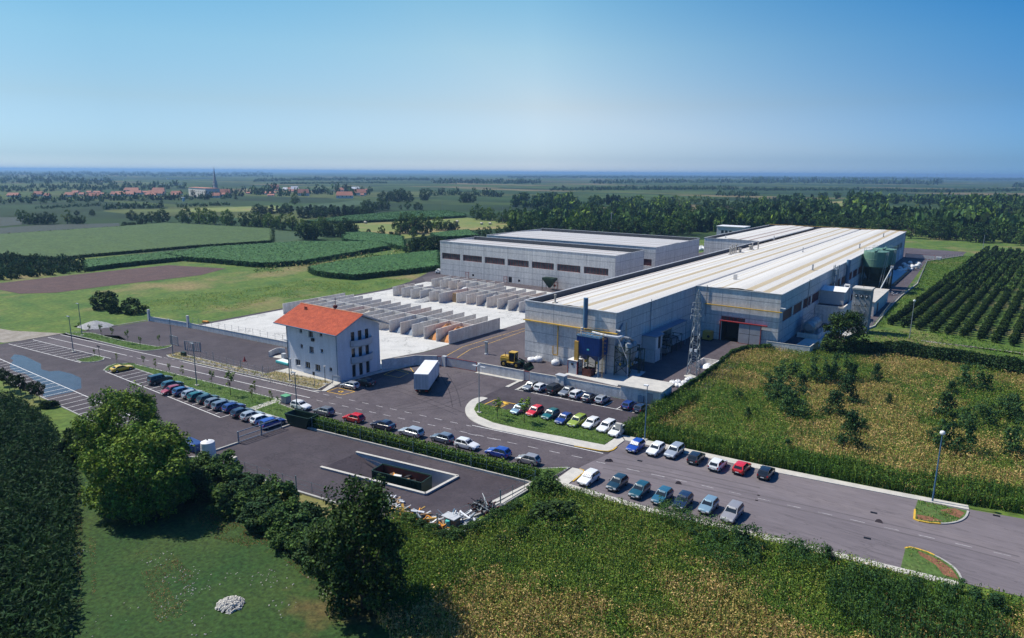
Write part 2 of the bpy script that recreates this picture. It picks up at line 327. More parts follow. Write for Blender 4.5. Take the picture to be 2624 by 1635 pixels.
for i in range(9):
    for j in range(9):
        if (i, j) == (4, 4): continue          # the sunken ramp is dug here
        g.quad((rr[i], rq[j], 0), (rr[i+1], rq[j], 0), (rr[i+1], rq[j+1], 0), (rr[i], rq[j+1], 0))
struct('ground', g, M['farmland'])
def field(name, poly, m, z=.05): return struct(name, MB().sheet(poly, z), m)
g = MB()
for pl in ([(-400,-60),(-75,-60),(-75,595),(-90,600),(-190,330),(-330,230),(-420,150)], [(-55.5,-60),(120,-60),(120,560),(-55.5,590)], [(-75,-60),(-55.5,-60),(-55.5,55.9),(-75,55.9)], [(-75,66.2),(-55.5,66.2),(-55.5,590),(-75,595)]): g.sheet(pl, .03)
struct('meadow', g, M['meadow'])
field('lawn', PL('f', [(150,1120),(430,1090),(520,1200),(900,1400),(1080,1560),(1080,1700),(100,1700)]), M['lawn'], .05)
field('ploughed_field', PL('a', [(-260,1180),(0,1130),(750,1045),(1500,970),(2010,1000),(1780,1060),(1000,1150),(500,1215),(180,1225),(0,1190),(-260,1260)]), M['soil'], .08)
field('green_field', PL('a', [(-300,715),(0,705),(1065,632),(1480,600),(2427,650),(2900,720),(2700,780),(1700,830),(740,905),(560,930),(0,905),(-300,905)]), M['cornbase'], .07)
field('dark_field', PL('a', [(-300,660),(0,640),(380,612),(1060,597),(1065,630),(0,705),(-300,725)]), M['orchdark'], .09)
field('dark_field', PL('a', [(-200,545),(200,545),(195,610),(-200,640)]), M['orchdark'], .09)
field('hay_field', PL('b', [(880,600),(1350,578),(1700,560),(1880,545),(2330,600),(2330,640),(1900,660),(1600,700),(1300,740),(1000,700),(900,640)]), M['hay'], .09)
field('pale_field', PL('a', [(1600,470),(2427,440),(2600,470),(2427,490),(1700,500)]), M['hay'], .09)
field('pale_field', PL('d', [(640,410),(820,398),(880,420),(840,460),(690,450)]), M['hay'], .12)
field('pale_field', PL('b', [(380,450),(900,395),(1000,400),(960,430),(700,460)]), M['cornbase'], .12)
field('dirt_track', [(-260,40),(-205,52),(-192,57),(-190.6,64),(-176,72),(-172,76),(-178,77),(-192,69.5),(-205,63),(-260,52)], M['track'], .06)
field('footpath', PL('R', [(1730,57),(2400,140),(2427,160),(2427,150),(2400,152),(1728,64)]), M['track'], .09)

# ------------------------------------------------------------------ paved ground
main = [(-191,45.9),(-94,45.9),(-91.6,47.5),(-83,48.7),(-70.9,50.1),(-60,51.6),(-49.3,53.6),(-47.0,62.9),(-46.4,70.9),(-44.9,72.9),(-43.4,85),(-44.3,91.5),(-46.4,93),(-46.4,104),(-46.8,109.6),(-54,109.4),(-95,106.2),(-100.2,102.7),(-102.9,95.5),(-119.6,96.3),(-135.2,95.2),(-173,92.3),(-189.4,90.2),(-190,75),(-191.6,69.5)]
yard_in = (-74.2,62.9),(-66,64.7),(-57,65.8),(-56.5,59.6)
struct('car_park', MB().sheet(main[:2]+[(-91.3,48),(-91.3,65),(-69.6,67.7),(-47.0,70.6)]+main[9:], .06), M['asphalt_dark'])
# lower yard round the sunken ramp, paved in pieces so that the ramp stays open
ya = MB(); yo = [(-91.3,47.6),(-83,48.7),(-70.9,50.1),(-60,51.6),(-49.3,53.6),(-47.0,62.9),(-46.7,70.6),(-69.6,67.7),(-91.3,65)]
RW = [(-74.0,56.6),(-56.6,59.4),(-56.6,65.9),(-74.0,63.1)]          # ramp opening
ya.sheet([yo[0],yo[1],(-74.0,49.8),RW[0],RW[3],(-74.0,67.1),yo[8]], .06)
ya.sheet([(-74.0,49.8),yo[2],yo[3],(-56.6,52.2),RW[1],RW[0]], .06)
ya.sheet([(-56.6,52.2),yo[4],yo[5],yo[6],(-56.6,69.4)], .06)
ya.sheet([RW[3],RW[2],(-56.6,69.4),yo[7],(-74.0,67.1)], .06)
struct('lower_yard', ya, M['asphalt_dark'])
struct('road', MB().sheet([(-191,62.6),(-148,67.2),(-104,71.6),(-88,65.6),(-69.6,67.75),(-47,70.65),(-44.2,73.2),(-43.6,85.2),(-57,84),(-68,83.6),(-75,90),(-76,107.6),(-95,106),(-100,103),(-98,79.6),(-112,77.6),(-148,73.4),(-158,72.3),(-191,69)], .064), M['asphalt'])
struct('street', MB().sheet([(-44.9,78.8),(-43.8,73),(-31.7,73.7),(-22,75.2),(-4.7,77.3),(45,84.5),(45,104),(6,98.4),(-4.9,96.2),(-23.9,93.4),(-44.3,91.5),(-43.9,85.4)], .068), M['asphalt_road'])
inner = [(-106,112),(-109,101.5),(-100.2,103),(-95,106.4),(-54,109.6),(-49.8,110),(-43,124),(-45,163.5),(-33.6,163.8),(-33.6,196),(-27,206),(-27.5,240),(-27,270),(-30,384),(-17.5,422),(-17,447),(-60,452),(-130,448),(-130,300),(-192,290),(-195,211),(-181,184),(-106,184)]
struct('factory_yard', MB().sheet(inner, .05), M['asphalt'])
conc = [(-106.2,112),(-109,101.2),(-103,96),(-120,96.4),(-135.2,95.4),(-172.9,96),(-173.6,123.4),(-174.3,167.5),(-176.5,188),(-160,196),(-147,199),(-128,197.8),(-104,197),(-104,186),(-105.9,152)]
struct('concrete_apron', MB().sheet(conc, .09), M['concrete'])
struct('access_strip', MB().sheet([(-172.9,92.6),(-174.8,96),(-175.6,124),(-176.4,167.5),(-181.5,184.3),(-194.6,211.5),(-186,211),(-186,196),(-176.5,188),(-174.3,167.5),(-173.6,123.4),(-172.9,96)], .08), M['asphalt_dark'])
struct('loading_slab', MB().prism([(-38.5,172),(-33.6,172),(-27.2,206),(-31,211),(-36,203),(-38,196)], 0, .12), M['concrete'])
struct('loading_slab', MB().prism([(-40.9,289),(-33.2,288),(-33.2,338),(-40.9,338)], 0, .25), M['greylight'])
struct('filter_pad', MB().prism([(-70.6,116.3),(-58.1,115.6),(-57.2,122),(-57.9,128.1),(-62.4,128),(-62.4,122.4),(-70.3,122.4)], 0, .16), M['concrete'])
struct('house_pavement', MB().prism([(-119.6,81.9),(-104.3,84.1),(-101.7,78.9),(-103.5,78.2),(-102.2,78.3),(-100.9,79.3),(-102.6,84.4),(-101.6,94.9),(-99.8,103),(-100.4,103.2),(-103,95.8),(-103.3,84.6),(-119.6,84.6)], 0, .16), M['pavement'])
# puddle in the far car park
def blob(pts): return pts
field('puddle', PL('A', [(140,600),(230,612),(320,655),(395,690),(400,745),(480,765),(570,758),(700,790),(785,830),(790,930),(740,945),(700,965),(560,990),(440,1020),(415,1000),(430,940),(400,880),(330,850),(250,790),(150,770),(100,740),(95,700),(130,660),(100,640)]), M['puddle'], .069)

def offset_line(pts, w0, w1):
    out = []
    for side in (w0, w1):
        row = []
        for i, p in enumerate(pts):
            a = Vector(pts[max(i-1, 0)][:2]); b = Vector(pts[min(i+1, len(pts)-1)][:2]); d = (b-a).normalized(); nrm = Vector((-d.y, d.x))
            q = Vector(p[:2])+nrm*side; row.append((q.x, q.y))
        out.append(row)
    return out
def strip(mb, pts, wd, z0, z1=None, m=0):
    L_, R__ = offset_line(pts, wd/2, -wd/2)
    for i in range(len(pts)-1):
        q = [R__[i], R__[i+1], L_[i+1], L_[i]]
        if z1 is None: mb.quad(*[(x, y, z0) for x, y in q], m)
        else: mb.prism(q, z0, z1, m)
def smooth(pts, n=6, closed=False):
    out = []; N = len(pts)
    for i in range(N if closed else N-1):
        p0 = pts[(i-1)%N] if closed or i else pts[0]; p1 = pts[i]; p2 = pts[(i+1)%N]; p3 = pts[(i+2)%N] if closed or i+2 < N else p2
        for k in range(n):
            t = k/n; out.append(tuple(.5*((2*p1[j])+(-p0[j]+p2[j])*t+(2*p0[j]-5*p1[j]+4*p2[j]-p3[j])*t*t+(-p0[j]+3*p1[j]-3*p2[j]+p3[j])*t**3) for j in (0, 1)))
    if not closed: out.append(tuple(pts[-1][:2]))
    return out
VERGES = []
def verge(name, poly, m='verge', kerbm='kerb', h=.13):
    VERGES.append((poly, m))
    struct(name, MB().prism(poly, 0, h+.03), M[m])
    k = MB(); strip(k, poly+[poly[0], poly[1]], .25, 0, h+.05); struct('kerb', k, M[kerbm])
verge('verge', smooth([(-191.2,70.0),(-186,74.0),(-175,74.6),(-159.5,77),(-157.9,79.8),(-156.3,78.2),(-156.4,75.5),(-158.8,72.9),(-168,71.9),(-180,70.9)], 3, True))
verge('verge', [(-150.2,74.6),(-150.2,77.6),(-146.6,77.2),(-136,78.0),(-119.8,79.4),(-119.8,83.4),(-119.7,81.7),(-104.5,83.8),(-102.9,79.0),(-104,78.9),(-112,77.9),(-130,75.8),(-148,74)], 'dryground')
verge('verge', smooth([(-190.6,60.6),(-190.2,62.0),(-161.5,65.0),(-158.3,64.9),(-156.6,63.1),(-158.9,60.4),(-161.4,60.4)], 1, True) if False else [(-161.4,60.5),(-161.4,64.9),(-158.8,65.1),(-157.2,64.2),(-156.7,63.0),(-157.2,61.6),(-158.9,60.5)])
verge('verge', [(-148.1,66.6),(-150.3,66.0),(-151.5,64.2),(-151,62.4),(-148.6,60.5),(-147.6,60.6),(-147.0,63.8),(-144.9,65.0),(-139.3,65.1),(-103.8,64.9),(-98.5,65.1),(-92.4,65.4),(-88.5,66.3),(-95.5,69.3),(-101.8,69.6),(-103.2,71.0),(-104.8,70.9)])
struct('footpath', MB().prism([(-104.0,64.6),(-102.2,64.6),(-102.9,71.6),(-104.4,71.3)], 0, .18), M['pavement'])
isl_in = [(-73.6,91.4),(-72.0,88.3),(-69.4,86.2),(-65.4,85.2),(-60.7,85.5),(-53.8,86.7),(-45.9,87.9),(-46.2,93.2),(-57,92.4),(-66,91.6)]
struct('verge', MB().prism(isl_in, 0, .2), M['verge']); VERGES.append((isl_in, 'verge'))
pv = smooth([(-73.8,94.6),(-75.2,94.4),(-75.6,92.2),(-74.3,88.9),(-72.2,86.2),(-69.7,84.3),(-66.8,83.2),(-63.6,82.9)], 4)+[(-56.5,83.9),(-49.7,84.9),(-45.4,85.7),(-44.4,86.2),(-44.1,87.1),(-44.3,91.7),(-45.9,93.4),(-45.9,88.0),(-53.8,86.8),(-60.7,85.5),(-65.4,85.2),(-69.4,86.2),(-72.0,88.3),(-73.5,91)]
struct('island_pavement', MB().prism(pv, 0, .17), M['pavement'])
k = MB(); strip(k, [(-49.4,84.78),(-45.4,85.55),(-44.25,86.1),(-43.93,87.0),(-44.0,88.4)], .16, 0, .19); struct('kerb', k, M['kerb_yellow'])
struct('street_pavement', MB().prism([(-46.0,93.2),(-44.3,91.5),(-23.9,93.4),(-4.9,96.2),(0.6,97.0),(.4,98.3),(-11,96.6),(-24.4,95.0),(-45.5,93.3)], 0, .17), M['pavement'])
struct('street_pavement', MB().prism([(-45.6,77.9),(-44.1,78.1),(-43.6,77.6),(-43.4,73.2),(-31.7,73.5),(-22,75.0),(-4.7,77.2),(.5,77.9),(.7,76.8),(-4.5,76.1),(-22,73.9),(-31.7,72.4),(-43.6,71.9),(-45.4,73.2)], 0, .17), M['pavement'])
verge('verge', [(-46.0,77.7),(-46.1,73.3),(-47.9,72.4),(-53,71.4),(-51,73.2)])
k = MB(); strip(k, [(-44.6,78.15),(-43.9,78.1),(-43.5,77.6),(-43.3,74.2)], .16, 0, .19); struct('kerb', k, M['kerb_yellow'])
# the two planted noses at the right of the street
n1 = [(-4.9,96.0),(-4.9,93),(-4.7,90.2),(-4.2,90.0)]+smooth([(-3.2,90.2),(-1.6,91.1),(-.4,92.6),(.3,94.4),(.5,96.5)], 4)
struct('planted_nose', MB().prism(n1, 0, .17), M['verge']); k = MB(); strip(k, n1[1:8], .22, 0, .2); struct('kerb', k, M['kerb_yellow'])
k = MB(); strip(k, n1[7:], .22, 0, .2); struct('kerb', k, M['kerb'])
n2 = [(-4.6,77.2),(-4.65,80),(-4.7,82.0),(-4.3,82.5),(-3.6,82.6)]+smooth([(-2.5,82.5),(-1.2,81.8),(-.2,80.9),(.5,79.6),(.9,78.0)], 4)
struct('planted_nose', MB().prism(n2, 0, .17), M['verge']); k = MB(); strip(k, n2[2:8], .22, 0, .2); struct('kerb', k, M['kerb_yellow'])
k = MB(); strip(k, n2[7:], .22, 0, .2); struct('kerb', k, M['kerb'])
field('bare_soil', [(-4.4,90.4),(-3.2,90.6),(-1.8,91.6),(-3,92),(-4.6,91.6)], M['redsoil'], .176)
field('bare_soil', [(-2.4,94.6),(-.3,93.6),(.2,95.6),(-.9,96.3)], M['redsoil'], .176)
field('bare_soil', [(-3.6,82.2),(-1.4,81.4),(-.2,80.2),(.6,78.3),(-.8,78.4),(-1.6,80),(-3.2,81.2)], M['redsoil'], .176)
k = MB(); strip(k, [(-93.8,46),(-91.35,48.5)], .3, 0, .18); strip(k, [(-91.35,48.5),(-91.35,54.8)], .3, 0, .3); strip(k, [(-91.35,62.7),(-91.35,65.2)], .3, 0, .3); struct('kerb', k, M['kerb'])
k = MB(); strip(k, [(-88,65.1),(-69.6,67.5),(-47.2,70.4)], .3, 0, .35); struct('kerb', k, M['kerb'])
k = MB(); strip(k, [(-91.2,47.8),(-83,48.6),(-70.9,50.0),(-60,51.5),(-49.2,53.5),(-46.9,62.9),(-46.6,70.3)], .3, 0, .3); struct('kerb', k, M['kerb'])
k = MB(); strip(k, [(-192,45.8),(-94,45.8)], .22, 0, .16); strip(k, [(-190.4,90),(-190.4,75.5)], .22, 0, .16); struct('kerb', k, M['kerb'])

# ------------------------------------------------------------------ painted markings
def line(mb, a, b, wd=.14, z=.074, m=0): strip(mb, [a, b], wd, z, None, m)
mk = MB(); Zm = .0765
for a, b in (((-190,62.3),(-157.2,65.75)),((-148.1,66.85),(-103.4,71.35)),((-190.5,68.6),(-149.3,73.0)),((-142.2,73.9),(-101.5,78.1)),((-189.8,65.5),(-157,69.1)),((-145.4,70.1),(-100.3,75.1)),((-67.5,82.3),(-44.6,85.1))): line(mk, a, b, .17, Zm)
struct('road_line', mk, M['paint_white'])
mk = MB()
def dashes(mb, a, b, on, off, wd=.12, z=Zm):
    a = Vector(a); b = Vector(b); L_ = (b-a).length; d = (b-a)/L_; s = 0
    while s < L_: line(mb, a+d*s, a+d*min(s+on, L_), wd, z); s += on+off
dashes(mk, (-156.2,69.2), (-146.4,70.0), 1.6, 1.4); dashes(mk, (-148.6,73.2), (-142.6,73.9), 1.2, 1.4)
dashes(mk, P('I',45,545)[:2], P('I',2140,1000)[:2], 1.5, 1.6); dashes(mk, P('I',120,478)[:2], P('I',1760,835)[:2], 1.5, 1.7)
dashes(mk, P('J',90,738)[:2], P('J',1580,1055)[:2], 1.7, 1.9)
dashes(mk, P('I',240,680)[:2], P('I',940,835)[:2], 1.8, 6.8)
dashes(mk, P('J',1690,1088)[:2], P('J',1800,1110)[:2], 2, 2)
struct('road_line', mk, M['paint_dash'])
mk = MB(); dashes(mk, P('K',755,592)[:2], P('K',1360,725)[:2], 1.9, 1.7, .16, .0725); dashes(mk, P('K',1360,725)[:2], P('U',1400,1285)[:2], 1.6, 2.0, .11, .0725)
struct('road_line', mk, M['paint_faded'])
mk = MB()
line(mk, (-189.8,57.2), (-158.9,60.3), .16, .0725); line(mk, (-191,51.0), (-115,50.9), .16, .0725)
for i in range(11): x = -187.9+2.5*i*1.0; line(mk, (x, 57.4+(x+190)*.1), (x+.1, 62.0+(x+190)*.1), .13, .0725)
for i in range(30): x = -187.5+2.52*i; line(mk, (x, 46.0), (x, 50.9), .13, .0725)
line(mk, (-147.6,60.4), (-103.8,59.5), .16, .0725)
for i in range(17): x = -146.5+2.52*i; line(mk, (x, 60.3-.02*i*1.0), (x, 64.9), .13, .0725)
line(mk, (-103.8,59.5), (-103.8,64.8), .13, .0725)
line(mk, (-73.0,102.0), (-47.1,104.2), .16, Zm)
for i, x in enumerate((-71.0,-68.45,-65.9,-63.4,-60.85,-58.3,-54.6,-52.1,-49.6)): line(mk, (x, 102.1+(x+73)*.085), (x, 107.3), .13, Zm)
for x in (-62.4,-59.9,-57.4,-54.9,-52.4,-49.9,-47.4): line(mk, (x, 87.5+(x+62)*.1), (x, 92.8), .13, .0725)
struct('parking_line', mk, M['paint_white'])
mk = MB()
def loop(z_, pts, wd=.14):
    q = PL(z_, pts)
    for i in range(len(q)): line(mk, q[i], q[(i+1)%len(q)], wd, Zm)
loop('C', [(650,1437),(840,1478),(990,1438),(780,1392)]); loop('C', [(1510,1160),(1690,1205),(1700,1200),(1640,1120)])
loop('C', [(1340,1230),(1530,1270),(1640,1215),(1480,1172)])
line(mk, P('C',790,1440)[:2], P('C',850,1435)[:2], .5, Zm); line(mk, P('C',810,1430)[:2], P('C',830,1448)[:2], .3, Zm)
for a, b in (((245,398),(430,316)),((345,425),(610,362)),((430,316),(690,372)),((540,475),(690,432)),((345,425),(430,440)),((430,440),(610,362))): line(mk, P('J',*a)[:2], P('J',*b)[:2], .18, Zm)
q = PL('J', [(360,420),(430,437),(420,400),(400,395)]); mk.sheet(q, Zm); mk.sheet(PL('J', [(520,345),(560,385),(600,365),(540,340)]), Zm); mk.sheet(PL('J', [(545,470),(630,490),(620,455),(600,450)]), Zm)
for pts in (((1050,1250),(1270,1128),(2130,870)), ((1190,1280),(1380,1160),(1700,1060),(2130,905))):
    strip(mk, PL('D', pts), .12, .056)
struct('parking_line', mk, M['paint_yellow'])
# worn tyre tracks and repaired patches in the tarmac
M['mark'] = mat('mark', (.040,.033,.038), (.058,.048,.054), .85, .8, lo=.4, hi=.6)
M['mark2'] = mat('mark2', (.105,.090,.094), (.125,.108,.112), .85, .8, lo=.4, hi=.6)
mk = MB()
for z_, pts in (('M',[(20,20),(200,60),(330,95),(460,130)]),('M',[(0,40),(190,85),(330,125),(430,150)]),('M',[(560,160),(700,200),(820,250)]),('L',[(900,480),(1100,560),(1400,640),(1800,700)]),('L',[(1000,900),(1200,830),(1400,780)]),('L',[(1450,740),(1700,800),(2050,900)]),('M',[(1250,560),(1500,520),(1800,500),(2050,480)]),('M',[(1300,600),(1550,560),(1850,530)]),('B',[(300,300),(600,380),(900,450),(1250,500)]),('B',[(100,330),(400,400),(700,480)]),('B',[(700,520),(900,620),(1100,700)])):
    q = smooth(PL(z_, pts), 5); o1 = offset_line(q, .75, -.75)
    for row in o1: strip(mk, row, .16, .0635)
struct('tyre_marks', mk, M['mark'])
mk = MB()
for z_, pts in (('I',[(500,480),(900,420),(1300,560),(1650,700)]),('I',[(900,640),(1200,560),(1500,450),(1800,330)]),('I',[(1000,660),(1400,620),(1700,520)]),('I',[(1450,250),(1550,420),(1600,620)]),('J',[(400,260),(900,330),(1500,430),(2000,520)]),('J',[(420,300),(900,380),(1400,470)])):
    q = smooth(PL(z_, pts), 5); o1 = offset_line(q, .75, -.75)
    for row in o1: strip(mk, row, .18, .0675)
struct('tyre_marks', mk, M['mark'])
mk = MB()
for z_, pts in (('K',[(500,470),(900,540),(1400,640),(2400,860)]),('K',[(480,560),(1000,660),(1600,790),(2400,960)]),('Q',[(800,180),(1300,290),(1900,430),(2400,560)])):
    q = smooth(PL(z_, pts), 5); o1 = offset_line(q, .8, -.8)
    for row in o1: strip(mk, row, .3, .0705)
struct('tyre_marks', mk, M['mark2'])
# manholes, drains
mk = MB()
for z_, x, y in (('J',1830,1085),('K',550,500),('K',1400,780),('Q',1545,330)): mk.tube(P(z_, x, y, .05), P(z_, x, y, .078), .42, .42, 16)
struct('manhole_cover', mk, M['asphalt_dark'])
mk = MB()
for z_, x, y in (('K',920,490),('Q',1515,270),('Q',1475,425),('Q',2260,288),('C',600,1415)): mk.obox(P(z_, x, y, .07), (.75, .45, .03), .12)
struct('drain_grate', mk, M['black'])

# ------------------------------------------------------------------ walls with openings
class Wall:
    def __init__(s, p0, p1, out):
        s.p0 = Vector(p0); d = Vector(p1)-s.p0; s.L = d.length; s.d = d/s.L; s.n = Vector(out)
    def pt(s, a, off, z): q = s.p0+s.d*a+s.n*off; return (q.x, q.y, z)
    def make(s, mb, z0, z1, ops=(), depth=.25, m=0, mr=0):
        xs = sorted({0, s.L, *[o[0] for o in ops], *[o[1] for o in ops]}); zs = sorted({z0, z1, *[o[2] for o in ops], *[o[3] for o in ops]})
        for i in range(len(xs)-1):
            for j in range(len(zs)-1):
                cxm, cz = (xs[i]+xs[i+1])/2, (zs[j]+zs[j+1])/2
                if any(o[0] < cxm < o[1] and o[2] < cz < o[3] for o in ops): continue
                mb.quad(s.pt(xs[i],0,zs[j]), s.pt(xs[i+1],0,zs[j]), s.pt(xs[i+1],0,zs[j+1]), s.pt(xs[i],0,zs[j+1]), m)
        for a, b, c, d in ops:
            for (A_, B_, C_, D_) in (((a,c),(a,d),0,0),((b,c),(b,d),0,0),((a,c),(b,c),0,0),((a,d),(b,d),0,0)):
                mb.quad(s.pt(A_[0],0,A_[1]), s.pt(B_[0],0,B_[1]), s.pt(B_[0],-depth,B_[1]), s.pt(A_[0],-depth,A_[1]), mr)
    def slab(s, mb, a, b, z0, z1, o0, o1, m=0):
        p = [s.pt(a,o0,0)[:2], s.pt(b,o0,0)[:2], s.pt(b,o1,0)[:2], s.pt(a,o1,0)[:2]]; mb.prism(p, z0, z1, m); mb.face([(x, y, z0) for x, y in p], m)
    def window(s, parent, a, b, z0, z1, depth=.22, fm='white', pm='glass', mull=1, rows=1, fw=.07, name='window', sill=None):
        f = MB(); o0, o1 = -depth, -depth+.06
        s.slab(f, a, b, z0, z0+fw, o0, o1); s.slab(f, a, b, z1-fw, z1, o0, o1)
        s.slab(f, a, a+fw, z0+fw, z1-fw, o0, o1); s.slab(f, b-fw, b, z0+fw, z1-fw, o0, o1)
        for i in range(1, mull+1): x = a+(b-a)*i/(mull+1); s.slab(f, x-fw/2, x+fw/2, z0+fw, z1-fw, o0, o1)
        for i in range(1, rows): z = z0+(z1-z0)*i/rows; s.slab(f, a+fw, b-fw, z-fw/2, z+fw/2, o0+.012, o1-.012)
        fo = f.build(name, M[fm], parent)
        p = MB(); p.quad(s.pt(a+.01,-depth+.02,z0+.01), s.pt(b-.01,-depth+.02,z0+.01), s.pt(b-.01,-depth+.02,z1-.01), s.pt(a+.01,-depth+.02,z1-.01)); po = p.build('pane', M[pm], fo)
        if sill: q = MB(); s.slab(q, a-.05, b+.05, z0-.10, z0-.005, -.1, .09); q.build('sill', M[sill], fo)
        return fo
def joints(mb, wl, z0, z1, hs, vs, skip=(), m=1):
    for z in hs:
        segs = [(0.05, wl.L-.05)]
        for a, b, c, d in skip:
            if c-.05 < z < d+.05: segs = [q for x0, x1 in segs for q in ((x0, min(x1, a-.1)), (max(x0, b+.1), x1)) if q[1]-q[0] > .2]
        for a, b in segs: mb.quad(wl.pt(a,.006,z-.045), wl.pt(b,.006,z-.045), wl.pt(b,.006,z+.045), wl.pt(a,.006,z+.045), m)
    for x in vs:
        segs = [(z0+.05, z1-.05)]
        for a, b, c, d in skip:
            if a-.05 < x < b+.05: segs = [q for y0, y1 in segs for q in ((y0, min(y1, c-.1)), (max(y0, d+.1), y1)) if q[1]-q[0] > .2]
        for a, b in segs: mb.quad(wl.pt(x-.04,.009,a), wl.pt(x+.04,.009,a), wl.pt(x+.04,.009,b), wl.pt(x-.04,.009,b), m)

# ------------------------------------------------------------------ factory hall
T = 13.1
fac = thing('factory_hall', 'long grey concrete factory hall with white striped roof, the largest building', 'factory', (-62.5,122.5,0))
HS = (1.7, 3.9, 6.3, 8.7, 10.9)
def panel_wall(parent, p0, p1, out, z0, z1, ops=(), vstep=7.4, name='wall', hs=HS, depth=.3, mr=0):
    wl = Wall(p0, p1, out); mb = MB(); wl.make(mb, z0, z1, ops, depth, 0, mr)
    n = max(1, round(wl.L/vstep)); joints(mb, wl, z0, z1, [h for h in hs if z0 < h < z1-.3], [wl.L*i/n for i in range(1, n)], ops)
    mb.build(name, [M['wallconc'], M['joint'], M['dark']], parent); return wl
w1 = panel_wall(fac, (-85,122.5), (-62.4,122.5), (0,-1), 0, T)
w2 = panel_wall(fac, (-62.4,122.5), (-62.4,166), (1,0), 0, T, ops=[(24.5,29.5,0,4.6)], depth=2.5)
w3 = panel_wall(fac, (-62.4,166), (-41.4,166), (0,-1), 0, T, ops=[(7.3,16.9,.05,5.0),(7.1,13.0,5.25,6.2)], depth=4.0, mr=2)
rops = [(3+9.9*i, 11.6+9.9*i, 5.9, 8.5) for i in range(22)]
w4 = panel_wall(fac, (-41.4,166), (-41.4,394), (1,0), 0, T, ops=rops, vstep=9.9, depth=.3)
panel_wall(fac, (-85,296), (-85,122.5), (-1,0), 0, T, vstep=9.9)
panel_wall(fac, (-108.8,296), (-85,296), (0,-1), 0, T); panel_wall(fac, (-108.8,396), (-108.8,296), (-1,0), 0, T)
panel_wall(fac, (-41.4,396), (-108.8,396), (0,1), 0, T)
for a, b, c, d in rops[:14]: w4.window(fac, a, b, c, d, .25, 'red', 'glassdull', 11, 1, .05)
for a, b, c, d in rops[14:]: w4.window(fac, a, b, c, d, .25, 'grey', 'glassdull', 5, 1, .1)
w3.window(fac, 7.1, 13.0, 5.25, 6.2, .25, 'red', 'glassdull', 5, 1, .1)
# roof: three vaulted bays running away, white with dull skylight strips
def roof(xs, y0, y1, pro, stripes, y0f=None):
    mb = MB()
    def zz(x):
        for i in range(len(pro)-1):
            if pro[i][0] <= x <= pro[i+1][0]: t = (x-pro[i][0])/(pro[i+1][0]-pro[i][0]); return pro[i][1]*(1-t)+pro[i+1][1]*t
        return pro[-1][1]
    N = int((xs[1]-xs[0])/.35); cuts = sorted({*[xs[0]+(xs[1]-xs[0])*i/N for i in range(N+1)], *[q for s_ in stripes for q in s_[:2]], *[p[0] for p in pro]})
    for a, b in zip(cuts, cuts[1:]):
        c = (a+b)/2; mi = 0 if int((c-xs[0])/2.45)%2 else 1
        for s_ in stripes:
            if s_[0] <= c <= s_[1]: mi = s_[2]
        za, zb = zz(a)+.06*abs(math.sin((a-xs[0])*math.pi/2.45)), zz(b)+.06*abs(math.sin((b-xs[0])*math.pi/2.45))
        mb.quad((a,y0,za), (b,y0,zb), (b,y1,zb), (a,y1,za), mi)
    return mb
RM = [M['roofwhite'], M['roofwhite2'], M['skylight'], M['skygrey'], M['joint']]
pr1 = [(-84.8,11.7),(-81.2,12.85),(-73.6,13.35),(-62.9,12.95),(-62.6,12.7)]
roof((-84.8,-62.6), 122.7, 395.8, pr1, [(-81.0,-80.4,3),(-78.6,-78.2,3),(-75.5,-74.9,2),(-71.3,-70.1,2),(-67.0,-65.7,2)]).build('roof', RM, fac)
pr2 = [(-62.3,12.8),(-61.9,12.95),(-52,13.5),(-41.4,13.0)]
roof((-62.3,-41.35), 166.2, 395.8, pr2, [(-59.0,-58.7,2),(-55.9,-55.4,2),(-50.0,-48.2,2),(-45.9,-44.3,2)]).build('roof', RM, fac)
pr3 = [(-108.6,11.7),(-105,12.85),(-96.7,13.4),(-85.4,12.9),(-85.0,12.6)]
roof((-108.6,-85.0), 296.2, 395.8, pr3, [(-98.5,-98.0,3),(-94,-92.8,3),(-90,-88.8,3)]).build('roof', RM, fac)
mb = MB(); mb.box(-62.62,-62.3,166,395.8,12.5,12.72); mb.box(-62.62,-62.42,122.7,166,12.5,12.9); mb.box(-85.0,-84.8,296.2,395.8,12.4,12.7); mb.build('gutter', M['dark'], fac)
mb = MB()
mb.box(-85.25,-84.85,122.3,295.9,T,T+.12); mb.box(-84.85,-62.2,122.3,122.72,T-.05,T+.1); mb.box(-62.4,-41.2,165.8,166.2,T,T+.1); mb.box(-109,-108.6,295.8,396.2,T,T+.12); mb.box(-108.6,-85.25,295.8,296.2,T,T+.12)
mb.box(-62.62,-62.2,122.72,165.8,T-.1,T+.02); mb.box(-41.6,-41.2,166.2,395.8,T-.05,T+.05)
mb.build('coping', M['greylight'], fac)
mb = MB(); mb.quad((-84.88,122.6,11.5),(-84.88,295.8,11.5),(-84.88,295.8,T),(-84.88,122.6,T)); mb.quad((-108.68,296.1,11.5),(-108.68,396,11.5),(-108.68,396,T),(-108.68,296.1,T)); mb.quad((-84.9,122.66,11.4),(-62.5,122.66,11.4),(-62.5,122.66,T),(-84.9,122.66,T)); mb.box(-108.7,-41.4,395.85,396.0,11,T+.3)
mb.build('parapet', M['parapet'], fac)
mb = MB(); mb.box(-108.8,-41.2,395.7,396.2,T+.3,T+.42); mb.build('coping', M['ochre'], fac)
mb = MB(); mb.box(-85.02,-61.7,121.75,122.2,8.8,8.98); mb.box(-85.0,-62.0,122.2,122.46,8.7,8.8); mb.build('crane_rail', M['yellow'], fac)
mb = MB(); mb.box(-59.6,-40.8,165.35,165.75,8.8,8.98); mb.build('crane_rail', M['yellow'], fac)
